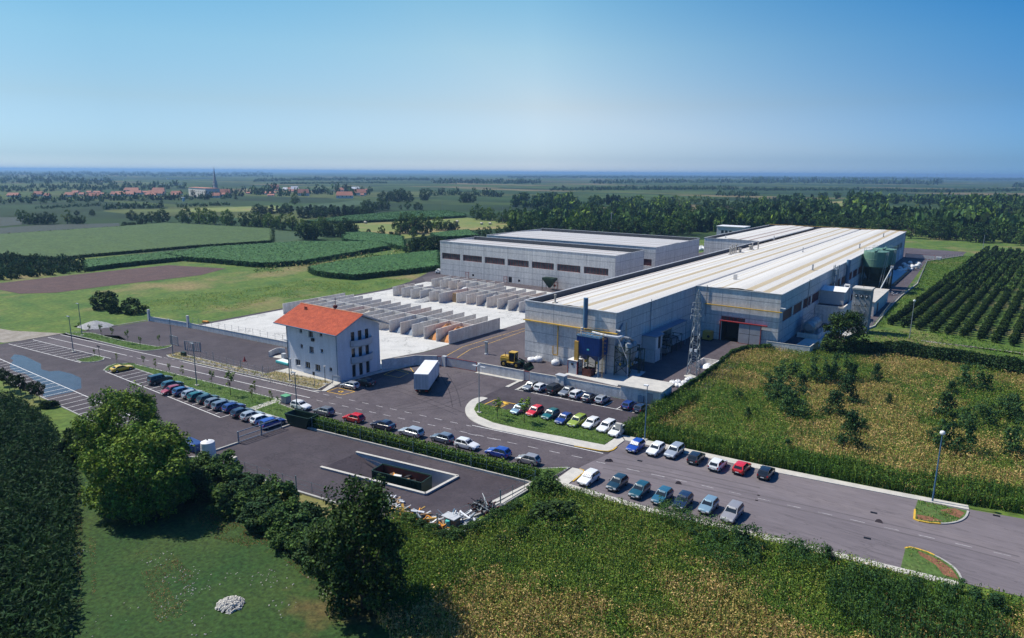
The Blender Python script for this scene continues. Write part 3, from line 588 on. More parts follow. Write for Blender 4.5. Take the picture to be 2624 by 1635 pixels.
mb = MB(); mb.box(-76.15,-75.95,122.0,122.2,2.0,8.8); mb.box(-77.2,-76.15,122.0,122.2,1.95,2.15); mb.box(-77.3,-77.15,122.0,122.2,2.15,3.9); mb.build('downpipe', M['ochre'], fac)
for a_, b_ in (((-62.2,139,6),(-62.2,139,13.6)),((-59.4,165.8,5.5),(-59.4,165.8,13.6)),((-41.2,193,5.8),(-41.2,193,13.5))): MB().tube(a_,b_,.09).build('downpipe', M['galv'], fac)
# sliding door, rail and lintel
mb = MB()
for i in range(2):
    for j in range(2): mb.box(-50.65+2.68*i+.06,-50.65+2.68*(i+1)-.06,165.4,165.55,.1+2.45*j+.05,.1+2.45*(j+1)-.05)
do = mb.build('door', M['grey'], fac)
mb = MB(); mb.box(-50.7,-45.25,165.36,165.58,.0,.1); mb.box(-50.7,-45.25,165.36,165.58,5.02,5.1); mb.box(-45.35,-45.22,165.3,165.6,.1,5.02); mb.build('door_frame', M['red'], do)
mb = MB(); mb.box(-50.7,-45.3,165.42,165.53,2.5,2.58); mb.box(-48.02,-47.94,165.42,165.53,.1,5.0); mb.build('door_rib', M['dark'], do)
mb = MB(); mb.box(-55.4,-43.9,165.2,165.8,5.08,5.24); mb.box(-55.5,-55.3,165.6,166.1,0,5.1); mb.build('door_rail', M['red'], fac)
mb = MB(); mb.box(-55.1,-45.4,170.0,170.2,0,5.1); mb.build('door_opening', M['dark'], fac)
for (x, y, n_) in ((-41.2,241.8,.62),): 
    mb = MB(); mb.tube((x+.8,y,5.5),(x+.8,y,14.0),n_,n_,14); mb.build('flue', M['steelblue'], fac)
mb = MB()
for dx, dy in ((0,0),(1.0,0),(0,2.2),(1.0,2.2)): mb.tube((-41+dx,222+dy,6),(-41+dx,222+dy,14.2),.14,.14,8)
for z in (7,9,11,13): mb.box(-41,-40,221.95,224.25,z,z+.08)
mb.build('flue', M['galv'], fac)
def vent(z_, x, y, h=1.1, r=.22, g_='vent pipes standing on the factory roof'):
    p = P(z_, x, y, 13.2); t = MB(); t.tube((p[0],p[1],12.8),(p[0],p[1],13.2+h),r,r,10); t.tube((p[0],p[1],13.2+h),(p[0],p[1],13.4+h),r*1.5,r*1.2,10); t.box(p[0]-r*2.2,p[0]+r*2.2,p[1]-r*2.2,p[1]+r*2.2,12.8,13.3)
    return t
for i, (z_, x, y, h, r, m_) in enumerate([('c',425,1300,1.6,.2,'stone'),('G',665,465,1.5,.22,'grey'),('G',1272,183,1.5,.2,'grey'),('G',1580,38,1.5,.2,'grey'),('G',540,228,1.4,.12,'grey'),('V',1380,905,2.6,.22,'stone'),('V',1420,885,3.0,.22,'stone'),('V',1462,875,2.6,.22,'stone'),('V',1502,865,2.8,.22,'stone'),('V',1585,865,1.4,.5,'stone'),('V',1800,810,1.5,.5,'stone'),('V',1843,800,2.2,.22,'stone'),('V',1960,800,2.6,.22,'stone'),('V',2293,578,1.0,.15,'grey'),('V',1290,562,1.0,.15,'grey')]):
    vent(z_, x, y, h, r).build('roof_vent', M[m_], fac)
mb = MB()
for i in range(4):
    p = P('F', 1412+13*i, 80-i, 13.3); mb.tube((p[0],p[1],12.9),(p[0],p[1],14.6),.1,.1,6)
mb.build('roof_vent', M['grey'], fac)
def floodlight(wx, wy, z, dx, dy, par):
    t = MB(); t.tube((wx,wy,z),(wx+dx,wy+dy,z+.1),.06); t.obox((wx+dx*1.15,wy+dy*1.15,z+.05),(.55,.4,.22)); t.build('floodlight', M['white'], par)
floodlight(-62.2,122.4,9.6,.9,-.6,fac); floodlight(-41.3,165.9,9.9,.9,-.6,fac)
# far wall doors of the east side
for y in (340,352,364,378): mb = MB(); w4.slab(mb, y-166, y-166+5, .2, 5.2, .02, .12); mb.build('door', M['white'], fac)
M['roofblue'] = mat('roofblue', (.20,.26,.33), (.16,.21,.28), .5, .8)
# loading canopy room on the inner side wall
cn = thing('control_cabin', 'grey metal clad cabin on posts against the inner factory wall', 'cabin', (-60.8,137,0))
mb = MB(); mb.prism([(-62.3,135.4),(-59.3,135.4),(-59.3,139.2),(-62.3,139.2)],3.0,5.9); mb.face([(-62.3,135.4,3.0),(-62.3,139.2,3.0),(-59.3,139.2,3.0),(-59.3,135.4,3.0)]); mb.build('body', M['greylight'], cn)
mb = MB(); mb.prism([(-62.38,135.1),(-58.95,135.1),(-58.95,139.6),(-60.4,140.2),(-60.4,156.5),(-62.38,156.5)],5.95,6.1); mb.face([(-62.38,135.1,5.95),(-62.38,156.5,5.95),(-60.4,156.5,5.95),(-60.4,140.2,5.95),(-58.95,139.6,5.95),(-58.95,135.1,5.95)]); mb.build('roof', M['roofblue'], cn)
mb = MB(); mb.box(-59.32,-59.24,137.0,138.2,3.1,5.8); mb.build('door', M['dark'], cn)
mb = MB(); mb.box(-59.30,-59.22,136.0,136.9,3.1,5.7); mb.build('door', M['white'], cn)
for y in (135.5,139.1,147,156): MB().tube((-59.3 if y < 140 else -60.5,y,0),(-59.3 if y < 140 else -60.5,y,3.0 if y < 140 else 5.9),.09).build('leg', M['galv'], cn)
mb = MB(); mb.box(-62.3,-59.5,135.6,139,0,2.9); mb.build('store', M['wallconc'], cn)
mc = thing('conveyor_rack', 'dark steel rack of machinery under the canopy by the hall', 'rack', (-60.6,148,0))
mb = MB()
for y in (143,146,149,152):
    for x in (-62,-59.8): mb.tube((x,y,0),(x,y,3.6),.08,n=5)
    mb.tube((-62,y,3.6),(-59.8,y,3.6),.07,n=5); mb.tube((-62,y,1.8),(-59.8,y,1.8),.07,n=5)
for z in (1.8,3.6):
    for x in (-62,-59.8): mb.tube((x,143,z),(x,152,z),.07,n=5)
mb.tube((-59.8,143,0),(-59.8,146,3.6),.06,n=5); mb.tube((-59.8,149,3.6),(-59.8,152,0),.06,n=5); mb.build('frame', M['green_dark'], mc)
mb = MB(); mb.box(-61.8,-60.1,143.5,145.6,.4,1.7); mb.box(-61.8,-60.1,147,151,1.9,3.0); mb.build('machine', M['galv'], mc)
mc = thing('baling_machine', 'ochre machine cabinet standing by the big factory door', 'machine', (-57.6,164,0))
mb = MB(); mb.box(-58.8,-56.6,162.9,164.9,.3,2.4); mb.build('body', M['ochre'], mc, bevel=.06); mb = MB(); mb.tube((-57.2,162.8,1.2),(-57.2,162.95,1.2),.35,.35,14); mb.build('wheel', M['dark'], mc)
mb = MB(); mb.box(-58.9,-56.5,162.8,165,0,.3); mb.build('base', M['dark'], mc)
# ------------------------------------------------------------------ warehouses
def hall(name, label, x0, x1, y0, y1, top, fops, redwin, pro_dx=3.5):
    h = thing(name, label, 'warehouse', ((x0+x1)/2, y0, 0))
    wf = panel_wall(h, (x0,y0), (x1,y0), (0,-1), 0, top, ops=fops, vstep=10.9 if len(fops) > 2 else 20, hs=(2.3,4.6,11.3), depth=.3)
    panel_wall(h, (x1,y0), (x1,y1), (1,0), 0, top, vstep=9, hs=(2.4,5.2,8.2,11.2)); panel_wall(h, (x0,y1), (x0,y0), (-1,0), 0, top, vstep=9); panel_wall(h, (x1,y1), (x0,y1), (0,1), 0, top, vstep=11)
    for o in redwin: wf.window(h, *o, .25, 'red', 'glassdull', 7, 1, .07)
    return h, wf
fo = [(1.0+11.0*i, 10.6+11.0*i, 6.6, 9.0) for i in range(7)]
ops = fo+[(34.4,36.0,.1,2.4),(16.6,17.6,.8,1.7),(38.8,39.8,.8,1.7),(54.6,55.6,.6,1.4)]
ha, wf = hall('warehouse', 'grey concrete warehouse with seven long red-framed windows facing the bays', -185.2, -106, 206, 228.2, 13.6, ops, fo)
for o in ops[7:]: wf.window(ha, *o, .25, 'dark', 'glass', 1, 1, .08, name='window' if o[2] > .3 else 'door')
for a in (13.8, 32.6, 55.4): mb = MB(); wf.slab(mb, a, a+.12, .1, 2.3, .5, .62); wf.slab(mb, a+1.4, a+1.52, .1, 2.3, .5, .62); wf.slab(mb, a+.12, a+1.4, 2.2, 2.3, .5, .62); wf.slab(mb, a+.12, a+1.4, 1.2, 1.26, .5, .62); mb.build('door_frame', M['red'], ha)
M['roofgrey'] = mat('roofgrey', (.50,.49,.48), (.43,.42,.41), .75, .25, stretch=(.12,1,1), grain=.05, gscale=4); M['roofgrey2'] = mat('roofgrey2', (.40,.385,.37), (.46,.45,.44), .75, .25, stretch=(.12,1,1), grain=.05, gscale=4)
RW2 = [M['roofgrey'], M['roofgrey2'], M['skygrey'], mat('roofdark', (.20,.17,.16), (.25,.22,.20), .8, .3), M['joint']]
def hroof(h, x0, x1, y0, y1, top, stripes):
    mb = MB(); D = y1-y0; pr = [(y0+.3,top-.1),(y0+D*.45,top+.25),(y1-5,top-.5),(y1-.2,top-1.7)]
    cuts = sorted({*[p[0] for p in pr], *[y0+.3+(D-.5)*i/40 for i in range(41)], *[q for s_ in stripes for q in s_[:2]]})
    def zz(y):
        for a, b in zip(pr, pr[1:]):
            if a[0] <= y <= b[0]: t = (y-a[0])/(b[0]-a[0]); return a[1]*(1-t)+b[1]*t
        return pr[-1][1]
    for a, b in zip(cuts, cuts[1:]):
        c = (a+b)/2; mi = int((c-y0)/2.45)%2
        for s_ in stripes:
            if s_[0] <= c <= s_[1]: mi = s_[2]
        mb.quad((x0+2.5,a,zz(a)), (x1-.1,a,zz(a)), (x1-.1,b,zz(b)), (x0+2.5,b,zz(b)), mi)
        mb.quad((x0+.1,a,zz(a)-1.1), (x0+2.5,a,zz(a)), (x0+2.5,b,zz(b)), (x0+.1,b,zz(b)-1.1), mi)
    mb.build('roof', RW2, h)
    mb = MB(); mb.box(x0-.12,x1+.12,y0-.12,y0+.25,top-.05,top+.1); mb.box(x0-.12,x1+.12,y1-.2,y1+.12,top+.3,top+.42); mb.box(x0-.12,x0+.2,y0+.25,y1-.2,top,top+.12); mb.box(x1-.2,x1+.12,y0+.25,y1-.2,top,top+.12); mb.build('coping', M['greylight'], h)
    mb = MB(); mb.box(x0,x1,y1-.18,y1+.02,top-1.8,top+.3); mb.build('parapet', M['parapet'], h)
hroof(ha, -185.2, -106, 206, 228.2, 13.6, [(210.5,211.4,3),(214.5,215.2,2)])
hb, _ = hall('warehouse', 'second grey warehouse behind, its striped roof showing over the front one', -187.5, -106.5, 239.5, 284, 13.6, [(76,79.5,6.5,9.0)], [(76,79.5,6.5,9.0)])
hroof(hb, -187.5, -106.5, 239.5, 284, 13.6, [(243,243.8,2),(249,249.8,3),(255,255.8,3),(261,261.8,3),(268,268.8,3),(275,275.8,3)])
hop = thing('feed_hopper', 'dark steel feed hopper on a frame by the warehouse wall', 'hopper', P('c',375,1188))
x, y, _z = P('c',375,1188); mb = MB(); mb.prism([(x-2.4,y-1.4),(x+2.4,y-1.4),(x+2.4,y+1.4),(x-2.4,y+1.4)],3.6,4.4); n_ = len(mb.v)
mb.v += [(x-2.2,y-1.3,3.6),(x+2.2,y-1.3,3.6),(x+2.2,y+1.3,3.6),(x-2.2,y+1.3,3.6),(x-.3,y-.3,.8),(x+.3,y-.3,.8),(x+.3,y+.3,.8),(x-.3,y+.3,.8)]
for i in range(4): mb.f.append((n_+i,n_+(i+1)%4,n_+4+(i+1)%4,n_+4+i)); mb.m.append(0)
mb.build('body', M['green_dark'], hop)
for dx in (-2.3, 2.3):
    for dy in (-1.3, 1.3): q = MB(); q.tube((x+dx,y+dy,0),(x+dx,y+dy,4.3),.1); q.build('leg', M['green_dark'], hop)
# small flat white office and boundary behind
off = thing('office_block', 'small flat roofed white building behind the main factory roof', 'building', (-146,452,0))
o1 = Wall((-156,446), (-138,446), (0,-1)); mb = MB(); oo = [(3+2.6*i,4.8+2.6*i,2.6,4.6) for i in range(3)]; o1.make(mb,0,7.0,oo,.2); mb.box(-156,-138,446.2,458,0,7.0); mb.build('wall', M['greylight'], off)
for o in oo: o1.window(off, *o, .2, 'dark', 'glass', 0)
mb = MB(); mb.box(-156.4,-137.6,445.6,458.4,7.0,7.35); mb.build('roof', M['white'], off)

# ------------------------------------------------------------------ office house with the tiled roof
HX0, HX1, HY0, HY1, HE = -119.5, -103.4, 84.6, 95.7, 10.2
ho = thing('office_house', 'white three storey house with an orange tiled gable roof', 'house', (HX0,HY0,0))
wa = Wall((HX0,HY0),(HX1,HY0),(0,-1)); X = lambda u: u-HX0
fops = [(X(-115.0),X(-114.2),8.5,9.4),(X(-112.1),X(-110.8),8.0,9.5),(X(-108.6),X(-107.8),8.7,9.5),(X(-115.0),X(-114.2),5.3,6.1),(X(-112.1),X(-110.8),4.7,6.1),(X(-108.6),X(-107.8),5.3,6.1),(X(-116.9),X(-115.4),1.3,2.6),(X(-113.7),X(-112.2),1.25,2.6),(X(-110.5),X(-109.0),1.2,2.6),(X(-106.2),X(-105.3),1.9,2.7)]
mb = MB(); wa.make(mb,0,HE,fops,.28)
wb = Wall((HX1,HY0),(HX1,HY1),(1,0)); Y = lambda v: v-HY0
gops = [(Y(a),Y(a)+.95,z0,z1) for z0, z1 in ((.16,2.75),(4.15,6.15),(7.55,9.55)) for a in (88.1,89.95,91.8)]
wb.make(mb,0,HE,gops,.28); ym = (HY0+HY1)/2; RZ = 13.05
mb.face([(HX1,HY0,HE),(HX1,HY1,HE),(HX1,ym,RZ-.35)])
wc = Wall((HX1,HY1),(HX0,HY1),(0,1)); wc.make(mb,0,HE,[(2+3*i,3+3*i,z0,z0+1.3) for i in range(4) for z0 in (1.2,4.7,8.0)],.25)
wd = Wall((HX0,HY1),(HX0,HY0),(-1,0)); wd.make(mb,0,HE,[(4,5.2,1.2,2.5),(4,5.2,4.7,6)],.25); mb.face([(HX0,HY1,HE),(HX0,HY0,HE),(HX0,ym,RZ-.35)])
mb.build('wall', M['plaster'], ho)
for i, o in enumerate(fops):
    wi = wa.window(ho, *o, .2, 'greylight', 'glass', 1 if o[1]-o[0] > 1 else 0, 1, .07, sill='greylight')
    if o[1]-o[0] > 1:
        q = MB(); wa.slab(q, o[0]-.42, o[0]-.03, o[2], o[3], .01, .06); q.build('shutter', M['white'], wi)
for o in gops: wb.window(ho, *o, .22, 'dark' if o[2] > 1 else 'galv', 'glass', 0, 1, .07, name='window' if o[2] > 1 else 'door')
q = MB(); wa.slab(q, X(-110.9), X(-110.3), 7.4, 8.0, .03, .45); q.build('air_unit', M['dark'], ho)
def balcony(z):
    m = MB(); n_ = 12; a0, a1 = 87.8, 93.5
    pts = [(HX1+.25+1.05*math.sin(math.pi*i/n_)**.7, a0+(a1-a0)*i/n_) for i in range(n_+1)]
    m.prism([(HX1,a0)]+pts+[(HX1,a1)], z, z+.15); m.face([(p[0],p[1],z) for p in [(HX1,a0)]+pts+[(HX1,a1)]])
    for t in (0, .1):
        for p, q in zip([(HX1,a0)]+pts, pts+[(HX1,a1)]): m.quad((p[0]-t,p[1],z), (q[0]-t,q[1],z), (q[0]-t,q[1],z+1.35), (p[0]-t,p[1],z+1.35))
    for p, q in zip(pts, pts[1:]): m.quad((p[0]-.1,p[1],z+1.35), (p[0]+.0,p[1],z+1.35), (q[0]+.0,q[1],z+1.35), (q[0]-.1,q[1],z+1.35))
    m.build('balcony', M['greylight'], ho)
balcony(3.15); balcony(6.55)
mb = MB(); ex, ey = 1.35, 1.5; sl_ = (RZ-HE+.25)/(ym-HY0+ey)
x0, x1 = HX0-2.0, HX1+1.6; ya_, yb_ = HY0-ey, HY1+ey; ze = HE-.15
N = 34
for i in range(N):
    a, b = x0+(x1-x0)*i/N, x0+(x1-x0)*(i+1)/N
    mb.quad((a,ya_,ze), (b,ya_,ze), (b,ym,RZ), (a,ym,RZ)); mb.quad((b,yb_,ze), (a,yb_,ze), (a,ym,RZ), (b,ym,RZ))
K_ = 26      # tile courses as low steps
for i in range(K_):
    t = i/K_; y = ya_+(ym-ya_)*t; z = ze+(RZ-ze)*t; mb.quad((x0,y,z+.005),(x1,y,z+.005),(x1,y+.02,z+.075),(x0,y+.02,z+.075)); mb.quad((x0,y+.02,z+.075),(x1,y+.02,z+.075),(x1,y+(ym-ya_)/K_,z+(RZ-ze)/K_+.01),(x0,y+(ym-ya_)/K_,z+(RZ-ze)/K_+.01))
rf = mb.build('roof', M['tile'], ho)
mb = MB(); 
for i in range(44): a = x0+(x1-x0)*i/44; mb.tube((a,ym,RZ+.06),(a+(x1-x0)/44*.9,ym,RZ+.06),.13,.11,6)
mb.build('ridge_tile', M['ridge'], rf)
mb = MB(); 
for xx in (x0, x1-.12): mb.face([(xx+.06,ya_,ze-.25),(xx+.06,ym,RZ-.25),(xx+.06,ym,RZ-.02),(xx+.06,ya_,ze-.02)]); mb.face([(xx+.06,yb_,ze-.25),(xx+.06,ym,RZ-.25),(xx+.06,ym,RZ-.02),(xx+.06,yb_,ze-.02)])
mb.quad((x0,ya_,ze-.22),(x1,ya_,ze-.22),(x1,ym,RZ-.28),(x0,ym,RZ-.28)); mb.quad((x0,yb_,ze-.22),(x1,yb_,ze-.22),(x1,ym,RZ-.28),(x0,ym,RZ-.28)); mb.build('soffit', M['greylight'], rf)
mb = MB(); mb.tube((x0,ya_-.07,ze-.06),(x1,ya_-.07,ze-.06),.09); mb.tube((HX1-.2,HY0-.08,0),(HX1-.2,HY0-.08,HE-.6),.055); mb.tube((HX1-.2,HY0-.08,HE-.6),(HX1-.2,ya_-.05,ze-.1),.055); mb.tube((HX0+.2,HY0-.08,0),(HX0+.2,HY0-.08,HE-.6),.055); mb.tube((HX0+.2,HY0-.08,HE-.6),(HX0+.2,ya_-.05,ze-.1),.055); mb.build('gutter', M['steelblue'], ho)
mb = MB()
for d_ in (0,.35,.7): px_, py_ = HX0+1.4+d_, ym-1.6; mb.tube((px_,py_,11.8),(px_,py_,13.0),.09)
mb.box(HX0+1.2,HX0+2.3,ym-1.85,ym-1.35,11.7,12.35); mb.build('chimney', M['rust'], rf)
mb = MB(); mb.tube((-110.6,ym+.4,12.6),(-110.6,ym+.4,15.5),.05); mb.lathe((-110.6,ym+.3,13.5),[(.05,-.35),(.38,-.2),(.5,.1),(.4,.35),(.05,.5)],12); mb.build('aerial', M['rust'], rf)
sg = thing('name_board', 'low white and blue sign board on posts at the corner of the house', 'sign', P('C',720,1350))
p = P('C',720,1350); mb = MB(); mb.tube(p,(p[0],p[1],2.0),.05); mb.tube((p[0]+1.9,p[1]+.4,0),(p[0]+1.9,p[1]+.4,2.0),.05); mb.build('post', M['galv'], sg); mb = MB(); mb.obox((p[0]+.95,p[1]+.2,1.7),(2.0,.06,.5),.2); mb.build('panel', M['greylight'], sg)

# ------------------------------------------------------------------ walls, gates, fences
WH = 2.05
def wall_line(label, pts, h, th=.2, m='wallconc', cop=True, name='boundary_wall', z0=0):
    mb = MB(); strip(mb, pts, th, z0, h); o = mb.build(name, M[m]); tag(o, label, 'wall')
    if cop: c = MB(); strip(c, pts, th+.08, h, h+.05); c.build('coping', M['pavement'], None).parent = o
    return o
wall_line('low grey concrete wall behind the left paved yard, topped by a wire fence', [(-189.2,90.2),(-173,92.4),(-135,95.4),(-119.6,96.6)], 1.35)
for x, y in ((-189.2,90.2),(-173,92.4)):
    o = MB().box(x-.35,x+.35,y-.25,y+.25,0,3.3).build('gate_pillar', M['greylight']); tag(o, 'tall white pillar at the far corner of the left yard wall' if x < -180 else 'tall white pillar standing midway in the left yard wall', 'pillar')
fn = thing('wire_fence', 'thin wire fence on posts above the left yard wall beside the concrete apron', 'fence', (-160,93.5,0)); mb = MB()
for i in range(20): t = i/19; x = -171+t*51; mb.tube((x,92.6+t*3.9,1.35),(x,92.6+t*3.9,3.0),.035,n=5)
mb.build('post', M['galv'], fn); mb = MB()
for z in (1.7,2.2,2.8): mb.tube((-171,92.6,z),(-120,96.5,z),.012,n=4)
mb.build('wire', M['galv'], fn)
wall_line('tall grey concrete wall from the house corner to the gate court', [(-103.0,95.8),(-100.0,102.9),(-97.2,104.6)], 2.2)
wall_line('grey concrete wall section left of the red framed pedestrian gate', [(-97.2,104.6),(-96.0,105.3)], 2.2)
def gate(label, pts, h, panels=('greylight','red')):
    g_ = thing('sliding_gate' if len(pts) == 2 and (Vector(pts[0])-Vector(pts[1])).length > 3 else 'pedestrian_gate', label, 'gate', (pts[0][0],pts[0][1],0))
    a, b = Vector(pts[0]), Vector(pts[1]); d = (b-a).normalized(); nrm = Vector((d.y,-d.x)); W_ = Wall(pts[0],pts[1],tuple(nrm))
    mb = MB(); L_ = W_.L; k = max(2, int(L_/.32))
    for i in range(k): W_.slab(mb, .08+(L_-.16)*i/k, .08+(L_-.16)*(i+.72)/k, .15, h-.1, -.03, .03)
    mb.build('panel', M['greylight'], g_)
    mb = MB(); W_.slab(mb, 0, L_, h-.1, h, -.05, .05); W_.slab(mb, 0, L_, .07, .15, -.05, .05); W_.slab(mb, 0, .08, .15, h-.1, -.05, .05); W_.slab(mb, L_-.08, L_, .15, h-.1, -.05, .05); mb.build('frame', M['red'], g_)
    return g_
gate('narrow grey gate in a red frame beside the wide sliding gate', [(-96.0,105.3),(-95.0,105.7)], 2.2)
o = MB().box(-95.0,-94.0,105.6,106.4,0,2.3).build('gate_pillar', M['greylight']); tag(o, 'short grey pillar with a panel between the small and the wide gate', 'pillar')
gate('wide grey sliding gate in a red frame behind the white lorry', [(-94.0,106.1),(-86.4,106.9)], 2.1)
wall_line('long low grey concrete front wall behind the double armed lamp', [(-86.2,106.95),(-74.9,107.8)], WH)
gate('narrow red framed gate in the front wall near the parked cars', [(-74.9,107.8),(-73.6,107.9)], 2.1)
wall_line('grey front wall behind the silver and white cars', [(-73.6,107.9),(-67.6,108.5)], WH)
wall_line('grey front wall behind the right end of the parked cars', [(-65.8,108.7),(-54.2,109.6)], WH)
mc = thing('meter_cabinet', 'grey concrete meter cabinet with a round dial set in the front wall', 'cabinet', (-66.7,108.6,0))
mb = MB(); mb.box(-67.6,-65.8,108.2,109.4,0,2.45); mb.build('body', M['wallconc'], mc, bevel=.04); mb = MB(); mb.tube((-67.0,108.2,1.7),(-67.0,108.14,1.7),.26,.26,16); mb.build('dial', M['white'], mc)
mb = MB(); mb.box(-67.75,-65.65,108.05,109.55,2.45,2.55); mb.build('roof', M['greylight'], mc)
k = MB(); strip(k, [(-86,106.3),(-74.8,107.1)], 1.0, 0, .18); k.prism(PL('J', [(555,158),(600,165),(775,75),(740,70)]), 0, .17); k.prism(PL('J', [(690,190),(720,195),(860,120),(830,115)]), 0, .17); struct('pavement', k, M['pavement'])
sh = thing('substation', 'flat roofed grey concrete shed at the right end of the front wall', 'shed', (-50,112,0))
mb = MB(); mb.prism([(-54.2,109.4),(-46.6,110.1),(-46.9,115.8),(-54.5,115.2)], 0, 2.6); mb.build('wall', M['wallconc'], sh)
mb = MB(); mb.prism([(-54.6,109.0),(-46.2,109.7),(-46.5,116.2),(-54.9,115.6)], 2.6, 2.82); mb.build('roof', M['pavement'], sh)
mb = MB(); mb.obox((-48.6,109.85,1.1),(1.1,.08,2.0),.09); mb.build('door', M['galv'], sh)
o = MB().obox((-50.2,109.6,.8),(1.1,.3,1.2),.09).build('power_box', M['steelblue']); tag(o, 'small blue grey power box on the shed wall behind the blue cars', 'box')
wall_line('low grey wall with white top in front of the right factory corner', [(-43.2,163.4),(-33.6,163.9),(-33.4,171.8)], 2.0)
o = MB().box(-46.6,-45.6,92.6,93.2,0,2.1).build('gate_pillar', M['pavement']); tag(o, 'short stone pillar at the corner of the white car and the pavement', 'pillar')
wall_line('long low concrete kerb wall with a fence along the orchard side', [(-33.4,171.8),(-26.3,206.8),(-27.0,240),(-26.8,266),(-25.5,300),(-29.8,384),(-17.0,422)], .5, .25, 'pavement', False)
fn = thing('mesh_fence', 'green mesh fence along the lane beside the orchard', 'fence', (-27,240,0)); mb = MB(); wr = MB()
bp = [(-33.2,172),(-26.1,206.8),(-26.8,240),(-26.6,266),(-25.3,300),(-29.6,384),(-16.8,422)]
for a, b in zip(bp, bp[1:]):
    a = Vector(a); b = Vector(b); n_ = int((b-a).length/3)
    for i in range(n_): q = a+(b-a)*i/n_; mb.tube((q.x,q.y,.5),(q.x,q.y,2.0),.04,n=5)
    for z in (.9,1.3,1.7,2.0): wr.tube((a.x,a.y,z),(b.x,b.y,z),.018,n=4)
mb.build('post', M['pavement'], fn); wr.build('wire', M['lampgreen'], fn)
gate('grey and red sliding gate at the far end of the orchard lane', [(-40.5,396),(-27.5,394.5)], 2.2)
# big left entrance gates, open
def leafgate(label, z_, a, b, h):
    p, q = P(z_,*a)[:2], P(z_,*b)[:2]; g_ = thing('gate_leaf', label, 'gate', (*p,0)); W_ = Wall(p,q,(0,-1))
    mb = MB()
    for i in range(9): W_.slab(mb, W_.L*(i+.2)/9+.05, W_.L*(i+.6)/9, .25, h-.12, -.02, .02)
    mb.build('panel', M['galv'], g_); mb = MB(); W_.slab(mb,0,W_.L,h-.12,h,-.05,.05); W_.slab(mb,0,W_.L,.15,.25,-.05,.05)
    for s_ in (0,W_.L-.12): W_.slab(mb,s_,s_+.12,0,h,-.08,.08)
    mb.build('frame', M['galv'], g_)
leafgate('blue grey gate leaf standing open at the left yard entrance, the far one', 'B', (330,500), (405,520), 2.3)
leafgate('blue grey gate leaf by the left yard, beside the dark green box', 'B', (470,560), (625,575), 2.3)
o = MB().obox(P('B',455,595,.5),(1.2,.7,1.0),.1).build('waste_box', M['green_dark'], bevel=.03); tag(o, 'dark green box on the grass by the open yard gate', 'box')
fn = thing('wire_fence', 'wire fence on thin posts between the stony verge and the left yard', 'fence', (-135,80,0)); mb = MB(); wr = MB()
fa, fb, fc = P('B',500,600)[:2], P('B',1225,805)[:2], P('B',1390,765)[:2]
for a, b, n_ in ((fa,fb,11),(fb,fc,3)):
    for i in range(n_+1): t = i/n_; x = a[0]+(b[0]-a[0])*t; y = a[1]+(b[1]-a[1])*t; mb.tube((x,y,0),(x,y,2.3 if i%4 == 0 else 1.9),.06 if i%4 == 0 else .03,n=5)
    for z in (.4,1.0,1.6): wr.tube((*a,z),(*b,z),.012,n=4)
mb.build('post', M['galv'], fn); wr.build('wire', M['galv'], fn)
# yard fence of the lower yard
fn = thing('wire_fence', 'green wire fence on posts along the shrub side of the lower yard', 'fence', (-75,50,0)); mb = MB(); wr = MB()
fp = [(-91.2,48.0),(-83,48.8),(-70.9,50.2),(-60,51.7),(-49.4,53.7),(-47.1,62.9),(-46.8,70.3)]
for a, b in zip(fp, fp[1:]):
    a = Vector(a); b = Vector(b); n_ = max(2, int((b-a).length/2.3))
    for i in range(n_): q = a+(b-a)*i/n_; mb.tube((q.x,q.y,0),(q.x,q.y,2.2 if i%5 == 0 else 1.9),.075 if i%5 == 0 else .03,n=6)
    for z in (.7,1.2,1.85): wr.tube((a.x,a.y,z),(b.x,b.y,z),.012,n=4)
mb.build('post', M['lampgreen'], fn); wr.build('wire', M['lampgreen'], fn)
fn = thing('wire_fence', 'thin wire fence on posts in front of the street hedge', 'fence', (-68,67,0)); mb = MB(); wr = MB()
for i in range(17): t = i/16; x = -87+40*t; mb.tube((x,65.3+5.2*t,0),(x,65.3+5.2*t,2.1),.06 if i%4 == 0 else .03,n=6)
wr.tube((-87,65.3,2),(-47,70.5,2),.012,n=4); wr.tube((-87,65.3,1.2),(-47,70.5,1.2),.012,n=4); mb.build('post', M['lampgreen'], fn); wr.build('wire', M['lampgreen'], fn)
# tube gate at the entrance of the lower yard
tg = thing('tubular_gate', 'long grey tubular steel gate standing across the lower yard entrance', 'gate', (-91.3,54.9,0))
for y, h in ((54.9,2.0),(58.9,1.9),(62.6,2.0)): MB().tube((-91.3,y,0),(-91.3,y,h),.12 if y < 62 else .06).build('post', M['galv'], tg)
mb = MB()
for z in (.25,1.05,1.9): mb.tube((-91.3,54.9,z),(-91.3,62.6,z),.08)
mb.build('rail', M['galv'], tg)

